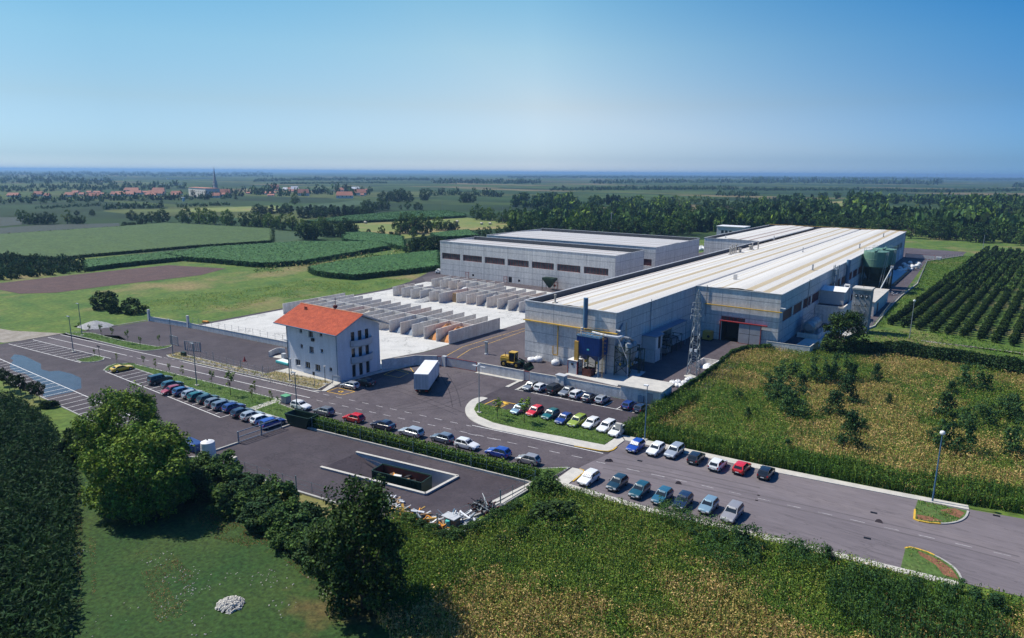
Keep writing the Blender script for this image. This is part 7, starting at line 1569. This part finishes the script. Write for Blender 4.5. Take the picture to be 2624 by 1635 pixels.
# --- orchard right: countable small trees in rows
ot = make_tree('orchard_tree','x','tree',.95,2.5,26,40,.19,'leaf_dark',seed=21,zb=.03,second='leaf_mid'); ofirst = True; oc = 0
ra, rb_ = P('S',370,1215), P('S',1480,360)
dv = Vector((rb_[0]-ra[0], rb_[1]-ra[1])); Lr = dv.length; dv.normalize()
r2a = P('S',1560,1420); sp = Vector((r2a[0]-ra[0], r2a[1]-ra[1]))/7.0; NR = 20; rest = []; osl = []
for i in range(NR):
    s0 = Vector(ra[:2])+sp*i; n_j = int(Lr/2.7)
    for j in range(n_j): q = s0+dv*(j*2.7); osl.append((math.hypot(q.x, q.y), q.x+rv.normal(0,.15), q.y+rv.normal(0,.15)))
osl = [q for q in osl if DIST((q[1],q[2],0)) > 0 and abs((CR[0]*q[1]+CR[1]*q[2]-CR[2]*H)/DIST((q[1],q[2],0))) < .78]; osl.sort()
for k_, (d_, qx, qy) in enumerate(osl):
    f_ = rv.uniform(.85,1.15)
    if k_ < 296:
        o = ot if ofirst else copy_tree(ot); ofirst = False; o.location = (qx, qy, 0); o.scale = (f_,f_*1.2,rv.uniform(.85,1.1)); o.rotation_euler = (0,0,rv.uniform(-.5,.5)); tag(o, 'small dark orchard tree in the rows right of the factory lane', None, 'orchard trees in rows')
    else: rest.append((qx, qy, 1.15*f_, 2.6*f_))
if rest: mass('orchard_rows', 'far part of the orchard rows right of the factory lane', 'orchard', rest, None, mats=['leaf_dark','leaf_mid','leaf_dark'], tmpl=BT)
print('orchard', len(osl), 'row gap', sp.length)
tag(field('orchard_grass', [(ra[0]-4,ra[1]-6),(rb_[0]-5,rb_[1]+6),(rb_[0]+190,rb_[1]+10),(150,ra[1]-20)], M['meadow'], .045))

# --- big trees near the camera
def bigtree(name, label, z_, b, rx, h, ncl, nl, ls, lm, seed, second=None, cr=.26, zb=.1, hollow=.62, shape='flat'):
    p = P(z_, *b); t = make_tree(name, label, 'tree', rx, h, ncl, nl, ls, lm, seed=seed, second=second, cr=cr, zb=zb, hollow=hollow, shape=shape); t.location = p; return t
bigtree('broadleaf_tree', 'large bright green tree in front, covering the car park corner', 'f', (350,1205), 6.2, HGT('f',350,1205,350,1014), 230, 150, .19, 'leaf_bright', 31, 'leaf_wood2', .24, .03)
bigtree('broadleaf_tree', 'bright green tree behind the largest one, beside the striped bays', 'f', (300,1090), 5.6, HGT('f',300,1090,300,922), 180, 140, .19, 'leaf_bright', 32, 'leaf_wood2', .24, .03)
bigtree('broadleaf_tree', 'darker low tree left of the two bright trees at the maize edge', 'f', (215,1085), 3.8, 4.6, 80, 110, .2, 'leaf_dark', 33, 'leaf_mid', .28, .02)
bigtree('cherry_tree', 'tall very dark tree at the bottom beside the scrap heap', 'f', (862,1440), 4.4, HGT('f',862,1440,850,1135), 150, 130, .18, 'leaf_dark', 34, 'leaf_mid', .24, .03, .5, 'round')
bigtree('cherry_tree', 'smaller dark tree leaning left of the tall dark one', 'f', (800,1360), 2.6, 6.5, 60, 110, .19, 'leaf_dark', 36, None, .3, .08, .5, 'round')
bigtree('broadleaf_tree', 'round leafy tree left of the transformer tower', 'G', (1040,1540), 5.0, HGT('G',1040,1540,1040,990), 120, 100, .24, 'leaf_dark', 35, 'leaf_mid', .27, .03)
# shrub belt between lawn and lower yard
sb = [(470,1130),(500,1150),(535,1165),(570,1190),(605,1205),(640,1235),(675,1250),(710,1275),(745,1300),(780,1320),(520,1125),(590,1165),(660,1200),(730,1245),(790,1275),(485,1165),(552,1200),(622,1232),(692,1272),(765,1318)]
shr = make_tree('shrub','x','shrub',2.4,4.4,60,110,.17,'leaf_mid',seed=41,zb=0,trunk=0,second='leaf_wood'); shr2 = make_tree('shrub','x','shrub',2.1,3.9,54,110,.17,'leaf_wood',seed=42,zb=0,trunk=0,second='leaf_dark')
U_ = set()
for i, (x, y) in enumerate(sb):
    pr = (shr, shr2)[i%2]; o = pr if pr.name not in U_ else copy_tree(pr); U_.add(pr.name); p = P('f', x, y+12); o.location = p; s_ = rv.uniform(1.0,1.2); o.scale = (s_*1.05,s_*1.05,s_*rv.uniform(.68,.85)); o.rotation_euler = (0,0,rv.uniform(0,6)); tag(o, 'leafy shrub in the belt between the lawn and the lower yard', None, 'shrub belt by the lower yard')
for i, (z_, x, y, s_) in enumerate((('O',1660,190,.95),('O',1590,190,.6),('O',1440,330,.5),('O',1380,360,.5),('O',1290,390,.5),('O',1230,440,.5),('O',1130,490,.5),('O',1060,520,.55),('O',960,560,.55),('O',870,560,.5),('O',780,520,.5),('O',690,480,.5),('O',600,450,.55))):
    o = copy_tree((shr, shr2)[i%2]); p = P(z_, x, y); o.location = p; o.scale = (s_*.9,s_*.9,s_*.62); o.rotation_euler = (0,0,rv.uniform(0,6)); tag(o, 'round dark shrub by the right fence corner of the lower yard' if i == 0 else 'low creeper shrub along the bottom fence of the lower yard', None, None if i == 0 else 'creepers on the bottom fence')
# street hedge: one clipped hedge
r = np.random.default_rng(77); N = 26000; t = r.uniform(0,1,N); off = r.uniform(-1.05,1.05,N); zz = r.uniform(.1,1.75,N)
edge = np.maximum(np.abs(off)/1.05, (zz/1.75)); kk = edge > .62; t, off, zz = t[kk], off[kk], zz[kk]
hx = -88+41.0*t; hy = 66.4+4.9*t+off*.75; zz = zz*(1+.10*noise2(hx, hy, 1.5, 3))
hd = thing('hedge', 'long leafy hedge between the street and the lower yard', 'hedge', (-68,68.6,0)); C = np.stack([hx+68, hy-68.6, zz], 1); mobj('foliage', quadmesh(leafquads(r, C, .15, .3), 'foliage', [M['leaf_mid'], M['weed_green']], r.uniform(size=len(C)) < .6), hd)
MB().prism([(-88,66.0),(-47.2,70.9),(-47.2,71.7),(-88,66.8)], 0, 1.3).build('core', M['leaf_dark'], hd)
# bushes in the dry meadow on the right
for i, (x, y, wd, h, kd) in enumerate(((840,325,170,120,'wild2'),(730,395,140,120,'wild2'),(880,572,190,200,'wild2'),(780,480,190,150,'wild2'),(930,400,80,110,'wild'),(1050,345,160,170,'wild2'),(1195,335,160,180,'wild2'),(1230,475,160,170,'wild'),(1145,570,160,160,'wild'),(1430,348,95,120,'wild'),(500,458,80,70,'wild2'),(565,592,60,80,'wild'),(1250,790,170,240,'wild'),(1512,507,65,85,'wild'),(1935,432,95,90,'wild'),(2075,392,180,160,'wild2'),(1890,590,160,170,'wild'),(1960,815,210,260,'wild2'),(2130,632,170,160,'wild2'),(2300,592,170,150,'wild2'),(2405,840,190,250,'wild2'),(835,780,70,50,'wild'),(1300,660,110,100,'wild2'),(2340,560,150,130,'wild'),(1830,745,120,90,'wild2'))):
    p = P('R', x, y); d = DIST(p)/FPX/2.6266; hh = h*d*1.15; o = put(kd, p[0], p[1], hh, ['dark bush among the dry weeds on the right'][0] if i not in (9,17) else ('small lone conical bush near the meadow hedge' if i == 9 else 'largest dark bush in the dry meadow, beside the round headed lamp'), 'bushes in the dry meadow' if i not in (9,17) else None, wd/h/1.05)
for x, y, wd, h, kd in ((740,520,210,190,'wild2'),(690,480,120,110,'wild'),(1050,545,150,110,'wild2'),(1225,580,120,120,'wild'),(1430,690,170,120,'wild2'),(560,470,130,110,'wild2'),(1560,740,180,130,'wild2'),(1750,800,200,150,'wild'),(420,430,110,90,'wild2'),(2050,830,220,150,'wild2'),(2250,900,200,150,'wild')):
    p = P('Q', x, y); d = DIST(p)/FPX/2.37; put(kd, p[0], p[1], h*d, 'feathery dark green bush among the weeds along the near kerb', 'feathery bushes along the near kerb', wd/h)
for x, y, wd, h in ((1750,400,420,130),(1560,430,150,90),(1480,540,130,90),(1900,520,150,80),(1330,600,140,80)):
    p = P('O', x, y); d = DIST(p)/FPX/3.034; put('bush', p[0], p[1], h*d, 'low spreading shrub in the foreground weeds', 'low shrubs in the foreground weeds', wd/h/1.24)
# long hedge beyond the dry meadow
def hedgeline(label, z_, pts, h, wd, n, m2, seed, ls=.2, name='hedge'):
    r = np.random.default_rng(seed); P_ = [P(z_, *p) for p in pts]; t = r.uniform(0, len(P_)-1.001, n); i = t.astype(int); f = t-i; A_ = np.array([p[:2] for p in P_]); c = A_[i]*(1-f)[:, None]+A_[i+1]*f[:, None]
    a = r.uniform(0, math.pi, n); rad = r.uniform(.6, 1, n); hh = h*(.75+.5*noise2(c[:, 0], c[:, 1], 4, seed)); c0 = c[:, 0]+np.cos(a)*wd*rad*0+r.normal(0,.1,n); C = np.stack([c0, c[:, 1]+np.cos(a)*wd*rad, np.sin(a)*hh*rad+.1], 1)
    return tag(mobj(name, quadmesh(leafquads(r, C, ls, .3), name, m2, r.uniform(size=n) < .35)), label, 'hedge')
hedgeline('tall dark hedge between the dry meadow and the orchard', 'R', [(1310,165),(1500,150),(1700,170),(1850,200),(2000,215),(2200,255),(2450,300)], 3.2, 2.6, 26000, [M['leaf_dark'], M['leaf_blue']], 5, .24)
hedgeline('weedy bush belt along the yard edge below the lattice mast', 'R', [(0,510),(150,400),(300,300),(450,170),(560,130),(760,120)], 1.5, 1.5, 9000, [M['weed_dark'], M['leaf_blue']], 6, .2)

# --- weeds, grasses
def weeds(name, label, polys, dens, h0, h1, ls, m2, seed, nz=None, upright=.0, share=.3, asp=.35, cat='weeds', up=.45, dry=None, mats=None):
    r = np.random.default_rng(seed); xs, ys = [], []
    for pl in polys: x, y = scatter(pl, dens, r); xs.append(x); ys.append(y)
    x = np.concatenate(xs); y = np.concatenate(ys)
    if nz: v = noise2(x, y, nz[0], nz[1])+r.normal(0, nz[4] if len(nz) > 4 else .03, len(x)); k = (v > nz[2]) & (v < nz[3]); x, y = x[k], y[k]
    hn = .15+.75*noise2(x, y, 1.4, seed+1)+1.15*noise2(x, y, 6.0, seed+2); hh = h0+(h1-h0)*r.uniform(0, 1, len(x))**.8*hn; C = np.stack([x, y, hh], 1)
    Q = leafquads(r, C, ls, up, None, asp)
    if dry: mi = dry(x, y, r)
    else: mi = (r.uniform(size=len(x)) < share).astype(int)
    if upright:
        n = int(len(x)*upright); a = r.uniform(0, 6.28, n); b = np.stack([x[:n], y[:n], np.zeros(n)], 1); H_ = hh[:n]; d = np.stack([np.cos(a), np.sin(a), 0*a], 1)*.05; tp = b+np.stack([r.normal(0,.14,n), r.normal(0,.14,n), H_*1.1+.1], 1)
        Q = np.concatenate([Q, np.stack([b-d, b+d, tp+d*.5, tp-d*.5], 1)]); mi = np.concatenate([mi, mi[:n]])
    return tag(mobj(name, quadmesh(Q, name, m2, mi)), label, cat, None, 'stuff')
fg = PL('f', [(845,1400),(870,1310),(880,1245),(950,1215),(1050,1270),(1130,1270),(1210,1200),(1290,1170),(1340,1158)])+[(-43.6,71.6),(-31.7,72.2),(-22,73.7),(-4.5,75.9),(.7,76.6),(9,77.5)]+PL('f', [(2480,1560),(2480,1760),(900,1760),(950,1560),(900,1480)])
VM = [M['weed_green'], M['weed_dark'], M['weed_dry'], M['weed_olive'], M['weed_brown']]
def pick(d, r, x, y, g0=.62):
    """d = dryness 0..1 -> index into VM"""
    u = r.uniform(size=len(d)); w_ = r.uniform(size=len(d)); ol = noise2(x, y, 3.5, 55); gr = np.where(w_ < .55, 0, np.where((w_ < .8) | (ol < .45), 1, 3)); dr = np.where(w_ < .58, 2, np.where(w_ < .85, 3, 4)); return np.where(u < d, dr, gr).astype(int)
la, lb = np.array(P('f',1060,1480)[:2]), np.array(P('f',2420,1530)[:2]); ln = np.array([-(lb-la)[1], (lb-la)[0]]); ln = ln/np.linalg.norm(ln)
def dry_fg(x, y, r):
    sd = -((x-la[0])*ln[0]+(y-la[1])*ln[1]); d = sd/7+(noise2(x, y, 11, 41)-.5)*5.0+(noise2(x, y, 2.5, 42)-.5)*2.0+1.05; return pick(np.clip(d, .03, .88), r, x, y)
weeds('weeds', 'rough weeds of the bottom foreground, green above and straw coloured below', [fg], 105, .1, 1.05, .125, VM, 101, None, .12, asp=.4, dry=dry_fg)
weeds('tall_weeds', 'tall dark weeds along the near kerb at the lower right', [PL('f', [(1950,1395),(2010,1370),(2120,1405),(2240,1440),(2330,1470),(2420,1545),(2430,1640),(2150,1640),(2050,1520),(1960,1450)]), PL('f', [(1640,1250),(1700,1255),(1790,1310),(1800,1360),(1700,1370),(1640,1310)]), PL('f', [(1850,1300),(1960,1320),(1960,1370),(1840,1365)]), PL('f', [(1560,1200),(1640,1230),(1640,1290),(1560,1250)])], 70, .3, 1.9, .15, [M['weed_dark'], M['leaf_blue']], 103, None, .15)
mpoly = [(-45.5,93.8),(-24.4,95.4),(-11,97.1),(.4,98.8),(9,100.5),(48,108),(52,160)]+PL('R', [(2500,330),(2200,275),(2000,235),(1850,215),(1700,190),(1500,170),(1310,180),(1000,130),(760,120),(560,130),(450,180),(300,310),(150,400),(20,480)])+[(-45.9,108)]
def dry_m(x, y, r):
    d = .5+(noise2(x, y, 15, 12)-.47)*4.2+(noise2(x, y, 3, 13)-.5)*2.2; d = d-np.clip((99+.16*(x+24)+3.5-y)/5, 0, 1.4); return pick(np.clip(d, .06, .88), r, x, y)
weeds('dry_weeds', 'wide meadow of straw coloured and green weeds on the right', [mpoly], 44, .1, .95, .15, VM, 104, None, .12, asp=.4, dry=dry_m)
kstrip = [(-45.7,93.6),(-24.4,95.3),(-11,97.0),(.4,98.6),(9,100.3),(50,106),(50,113),(8,106.5),(-11,102.6),(-24,100.6),(-38,98.6),(-45.8,100.5)]
weeds('tall_weeds', 'band of tall dark green weeds along the far pavement of the right street', [kstrip], 60, .3, 1.5, .17, [M['weed_dark'], M['weed_green']], 106, None, .5)
weeds('tall_weeds', 'dark weeds between the shed and the stone pillar', [[(-46.4,93.4),(-44.5,94),(-43,101),(-42,118),(-46.2,117),(-46.3,104)]], 70, .3, 1.7, .17, [M['weed_dark'], M['weed_green']], 107, None, .4)
for i, (pl, m_) in enumerate(VERGES):
    if m_ == 'verge': weeds('grass', ['grass on the long green verge beyond the left road','grass on the small left island','lawn of the strip between car park and road','grass on the green island before the parked cars','rough grass by the hedge end'][i if i < 1 else (1 if i == 2 else (2 if i == 3 else (4 if i == 5 else 3)))], [pl], 26 if i != 4 else 45, .18, .42, .13, [M['grass'], M['weed_green']], 120+i, None, .0, cat='grass', up=1.3)
    else: weeds('dry_grass', 'dry grass on the stony verge in front of the house', [pl], 8, .17, .4, .12, [M['grass_dry'], M['weed_green']], 120+i, None, .5, cat='grass')
lawnp = PL('f', [(165,1120),(430,1120),(520,1220),(800,1370),(900,1430),(1060,1560),(1060,1690),(150,1690)])
weeds('dry_grass', 'rusty brown dry patches of grass on the lawn by the shrub belt', [PL('N', [(1190,760),(1300,720),(1480,830),(1700,920),(1980,1080),(2120,1200),(2060,1300),(1900,1180),(1700,1010),(1500,960),(1250,890)])], 95, .03, .08, .09, [M['grass_rust'], M['grass']], 130, (2.6, 8, .41, 1, .05), 0, .3, cat='grass')
weeds('dry_grass', 'thin worn wheel tracks in the grass beside the maize', [PL('N', [(455,540),(500,540),(505,900),(500,1200),(495,1500),(450,1500),(465,1200),(462,900)]), PL('N', [(540,900),(585,900),(590,1250),(560,1250)]), PL('N', [(820,1000),(1010,960),(1180,1120),(1130,1400),(960,1420),(900,1250)])], 60, .03, .08, .08, [M['grass_rust'], M['grass_dry']], 137, (2.5, 8, .45, 1, .05), 0, .3, cat='grass')
weeds('weeds', 'rough green weeds at the meadow between lawn and scrap heap', [PL('f', [(940,1290),(1060,1290),(1130,1320),(1040,1420),(960,1400)])], 40, .2, .9, .17, [M['weed_green'], M['weed_dark']], 131, None, .2)
weeds('meadow_weeds', 'tufted grass of the meadow behind the left yard wall', [PL('b', [(0,1180),(470,1100),(900,1130),(1380,1090),(1200,1165),(280,1290),(-300,1385),(-900,1385),(-1200,1340),(-700,1250)])], 3.2, .05, .45, .26, [M['weed_green'], M['weed_olive']], 132, (6, 3, .42, 1, .06), 0, up=1.2)
weeds('meadow_weeds', 'scrubby tufts along the strip between the two maize fields', [PL('b', [(0,1010),(700,900),(1330,830),(1640,850),(1000,930),(480,1010),(0,1060)])], .8, .2, 1.4, .6, [M['weed_dark'], M['grass_dry']], 134, (8, 2, .45, 1, .06), .1)
weeds('grass', 'grass beside the lane and the orchard', [[(-26.5,207),(-24,207),(-16,300),(-10,380),(-14,422),(-17,421),(-29.5,384),(-25,300),(-26.5,240)], PL('R', [(1400,0),(1900,10),(2427,130),(2427,250),(2000,200),(1700,150),(1400,120)])], 6, .1, .5, .25, [M['grass'], M['weed_green']], 135, None, .1, cat='grass')
weeds('grass', 'patchy grass on the two planted noses of the street', [n1, n2], 22, .17, .3, .1, [M['grass'], M['grass_dry']], 136, (2, 6, .45, 1, .05), .3, cat='grass')

# --- young street trees: (zone, base, top, crown width px)
yt = make_tree('young_tree','x','tree',.15,1,14,26,.026,'leaf_bright',seed=61,zb=.45,cr=.5,tk=.3,second='leaf_mid'); yt2 = make_tree('young_tree','x','tree',.14,1,14,24,.026,'leaf_bright',seed=62,zb=.45,cr=.5,tk=.3,second='leaf_yellow'); ytd = make_tree('young_tree','x','tree',.24,1,26,34,.034,'leaf_dark',seed=63,zb=.32,cr=.45,tk=.4)
UY = set()
def young(pr, z_, b, t, rx, label, grp):
    o = pr if pr.name not in UY else copy_tree(pr); UY.add(pr.name); p = P(z_, *b); h = HGT(z_, *b, *t); o.location = p; o.scale = (h*rx,h*rx,h); o.rotation_euler = (0,0,rv.uniform(0,6)); tag(o, label, None, grp)
for b, t in (((870,410),(860,305)),((985,440),(970,300)),((1095,460),(1080,330)),((1240,500),(1225,355)),((1365,540),(1355,420)),((1545,520),(1530,405)),((770,365),(745,285)),((920,630),(905,545))): young(yt, 'A', b, t, .9, 'young thin tree on the grass verge beyond the left road', 'young trees beyond the left road')
for b, t in (((1135,690),(1125,585)),((1397,720),(1390,605)),((1510,770),(1495,635)),((1645,800),(1632,680)),((1775,840),(1765,700))): young((yt, yt2)[int(rv.integers(2))], 'A', b, t, 1.0, 'young thin tree on the lawn strip above the parked cars', 'young trees on the lawn strip')
for b, t, w_ in (((735,920),(720,748),1.0),((912,1005),(900,755),1.2),((1122,1070),(1110,890),.9),((1150,1018),(1140,848),.8),((1305,1130),(1292,945),.8),((1368,1078),(1365,1000),1.0)): young((yt, yt2)[int(w_ < 1)], 'B', b, t, w_, 'young tree on the lawn strip near the footpath', 'young trees near the footpath')
young(yt, 'J', (458,565), (475,300), 1.5, 'young tree by the yellow painted bay on the island', None); young(yt, 'J', (792,610), (790,290), 1.7, 'young leafy tree in front of the pale blue car on the island', None)
for b, t in (((35,905),(32,725)),((93,945),(85,750)),((145,970),(130,790)),((207,1000),(190,785)),((250,990),(243,860)),((322,1045),(310,860)),((390,1055),(375,860))): young(ytd, 'A', b, t, 1.15, 'dark leafy young tree along the near edge of the left car park', 'dark young trees at the left car park')
hedgeline('dark shrub at the kerb of the left car park', 'A', [(430,1110),(480,1120),(530,1115)], 1.3, 1.0, 1500, [M['leaf_dark'], M['leaf_mid']], 9, .16, name='shrub')

# ------------------------------------------------------------------ village
M['villagewall'] = mat('villagewall', (.80,.72,.62), (.72,.64,.55), .8, .05)
def house(z_, x0, x1, yb, yt_, label, roofc='tile', wallc='villagewall', grp='village houses', rh=.5, dep=1.0, rx_=1.5):
    a, b = P(z_, x0, yb), P(z_, x1, yb); d = DIST(a)/FPX/ZN[z_][2]; W_ = (x1-x0)*d; h = (yb-yt_)*d; t = thing('village_house', label, 'house', ((a[0]+b[0])/2,(a[1]+b[1])/2,0), -AZ*0+math.atan2(b[1]-a[1], b[0]-a[0]), grp)
    D_ = min(max(9, W_*.5), 22)*dep; he = h*(1-rh); m1 = MB(); m1.box(-W_/2,W_/2,0,D_,0,he); m1.build('wall', M[wallc], t, local=True)
    m2 = MB(); e = .6; m2.quad((-W_/2-e,-e,he),(W_/2+e,-e,he),(W_/2*.92,D_/2,h+rx_),(-W_/2*.92,D_/2,h+rx_)); m2.quad((W_/2+e,D_+e,he),(-W_/2-e,D_+e,he),(-W_/2*.92,D_/2,h+rx_),(W_/2*.92,D_/2,h+rx_)); m2.face([(-W_/2-e,-e,he),(-W_/2*.92,D_/2,h+rx_),(-W_/2-e,D_+e,he)]); m2.face([(W_/2+e,-e,he),(W_/2+e,D_+e,he),(W_/2*.92,D_/2,h+rx_)]); m2.build('roof', M[roofc], t, local=True)
    m3 = MB(); n = max(2, int(W_/5))
    for i in range(n):
        x = -W_/2+W_*(i+.5)/n; m3.box(x-.6,x+.6,-.05,.02,he*.55,he*.55+1.3)
    m3.build('window', M['dark'], t, local=True); return t
M['tilefar'] = mat('tilefar', (.42,.18,.12), (.32,.13,.09), .8, .1)
VH = [(65,158,358,335,'lone orange roofed house at the far left'),(298,370,352,322,'low house with brownish roof, second on the far left'),(392,430,362,338,'small orange roofed house beside a white one'),(575,655,356,330,'orange roofed house in the trees on the left'),(640,690,328,314,'small red roofed house behind the trees on the left'),(985,1010,348,322,'tiny pink roofed house left of the long roofs'),(1015,1180,354,322,'long low orange roofed building in the village'),(1105,1225,315,288,'wide orange roofed building at the back of the village'),(1150,1250,335,312,'orange roofed building behind the long low one'),(1310,1440,345,315,'orange roofed houses left of the white building'),(1355,1455,318,288,'reddish roofed building high in the village'),(1520,1610,342,318,'pink roofed house beside the white building'),(1880,1950,365,335,'white annex at the foot of the church tower'),(1945,2040,345,303,'pinkish house right of the church tower'),(770,880,372,335,'grey walled long house in the trees of the village'),(700,740,345,332,'small reddish roof among the left trees')]
for x0, x1, yb, yt_, lb_ in VH: house('a', x0, x1, yb+4, yt_, lb_, 'tilefar')
for x0, x1, yb, yt_, lb_ in [(150,225,292,262,'pink roofed house in the right village, back row'),(260,300,302,285,'small white roofed house in the right village'),(332,395,308,275,'white house in the right village'),(395,490,350,303,'pink walled long house in the right village'),(735,880,372,325,'red roofed building with grey walls at the right village end'),(885,1000,345,303,'house with a reddish roof behind the right village trees'),(720,800,312,292,'pale red roof behind trees, right village'),(870,940,298,280,'white roofed house behind the right village')]: house('b', x0, x1, yb+4, yt_, lb_, 'tilefar' if 'white' not in lb_ else 'white')
for i in range(34):
    z_ = 'a' if i < 20 else 'b'; x = rv.uniform(560,1600) if i < 12 else (rv.uniform(1700,2400) if i < 20 else rv.uniform(0,1050)); y = rv.uniform(322,352) if i < 20 else rv.uniform(285,350)
    w__ = rv.uniform(28,70); house(z_, x, x+w__, y+6, y-rv.uniform(8,18), 'small tile roofed house half hidden among the village trees', 'tilefar', 'villagewall', 'small houses among the village trees', .5, rx_=.5)
wbt = house('a', 1625, 1880, 360, 262, 'big white building with orange roof left of the church tower', 'tilefar', 'villagewall', None, .22, rx_=-3)
p = P('a',1920,352); wbt.rotation_euler = (0,0,-.15); wbt.scale = (1.5,1,1); ch = thing('church_tower', 'tall pointed church bell tower in the village', 'church tower', p); d = DIST(p)/FPX/3.467; w_ = 34*d/2/1.2; x, y = p[0], p[1]
M['towerstone'] = mat('towerstone', (.50,.47,.45), (.42,.40,.38), .9, .1)
mb = MB(); hb_ = (352-250)*d; mb.prism([(x-w_,y-w_),(x+w_,y-w_),(x+w_,y+w_),(x-w_,y+w_)],0,hb_); mb.build('shaft', M['towerstone'], ch)
mb = MB(); mb.prism([(x-w_*.9,y-w_*.9),(x+w_*.9,y-w_*.9),(x+w_*.9,y+w_*.9),(x-w_*.9,y+w_*.9)],hb_,hb_+24*d); mb.box(x-w_*1.12,x+w_*1.12,y-w_*1.12,y+w_*1.12,hb_-1.0,hb_+.2); mb.build('belfry', M['towerstone'], ch); mb = MB()
for s_ in (-.35,.35): mb.box(x+s_*w_-.5,x+s_*w_+.5,y-w_*.93,y-w_*.88,hb_+1.5,hb_+18*d)
mb.build('opening', M['dark'], ch)
mb = MB(); mb.lathe((x,y,0),[(w_*.95,hb_+24*d),(w_*.62,hb_+60*d),(.15,(352-100)*d)],8); mb.build('spire', M['towerstone'], ch)
p = P('a',1630,402); ch = thing('water_mast', 'slim white mast before the big white village building', 'mast', p); MB().tube(p,(p[0],p[1],34*DIST(p)/FPX/3.467),1.6,1.4).build('shaft', M['white'], ch); MB().tube((p[0],p[1],32*DIST(p)/FPX/3.467),(p[0],p[1],36*DIST(p)/FPX/3.467),2.8,2.6).build('head', M['white'], ch)
for i, (x0, x1, y) in enumerate(((510,760,210),(1400,1520,258),(1540,1640,252),(800,1100,208),(1480,1900,204))):
    a, b = P('a',x0,y), P('a',x1,y); mb = MB(); hh_ = 5*DIST(a)/FPX/3.467; strip(mb, [a[:2],b[:2]], hh_*2, 0, hh_); tag(mb.build('distant_shed', M['white']), ['long pale sheds near the hazy left horizon','white shed roof left behind the village','white shed roof beside the big building behind the village','pale sheds in the middle of the hazy left horizon','pale sheds right along the hazy left horizon'][i], 'shed')
for i, (z_, x, yb, yt_) in enumerate((('d',1455,225,145),('d',1560,225,150),('d',1645,225,152),('d',1722,225,150),('b',1193,480,390),('b',1675,480,395),('b',2212,600,450),('d',2055,860,700))):
    p = P(z_,x,yb); h = HGT(z_,x,yb,x,yt_); d_ = DIST(p); o = MB().tube(p,(p[0],p[1],h),max(.14,d_*.00018),max(.1,d_*.00014),6).build('power_pole', M['galv']); tag(o, ['first of four distant masts on the right horizon','second of four distant masts on the right horizon','third of four distant masts on the right horizon','last of four distant masts on the right horizon','thin pole beside the dark wood in the centre fields','thin pole in the green centre fields','thin pole by the hay field trees','thin dark pole at the back corner of the orchard'][i], 'pole')

# ------------------------------------------------------------------ haze
hm = bpy.data.materials.new('haze'); hm.use_nodes = True; nn = hm.node_tree.nodes; nn.remove(nn['Principled BSDF'])
pv_ = nn.new('ShaderNodeVolumePrincipled'); pv_.inputs['Color'].default_value = (.32,.56,.88,1); pv_.inputs['Density'].default_value = HAZE; pv_.inputs['Anisotropy'].default_value = 0.2
hm.node_tree.links.new(pv_.outputs[0], nn['Material Output'].inputs['Volume'])
hz = MB().box(-59000,59000,-59000,59000,-1.0,62).build('haze', hm); hz['kind'] = 'stuff'
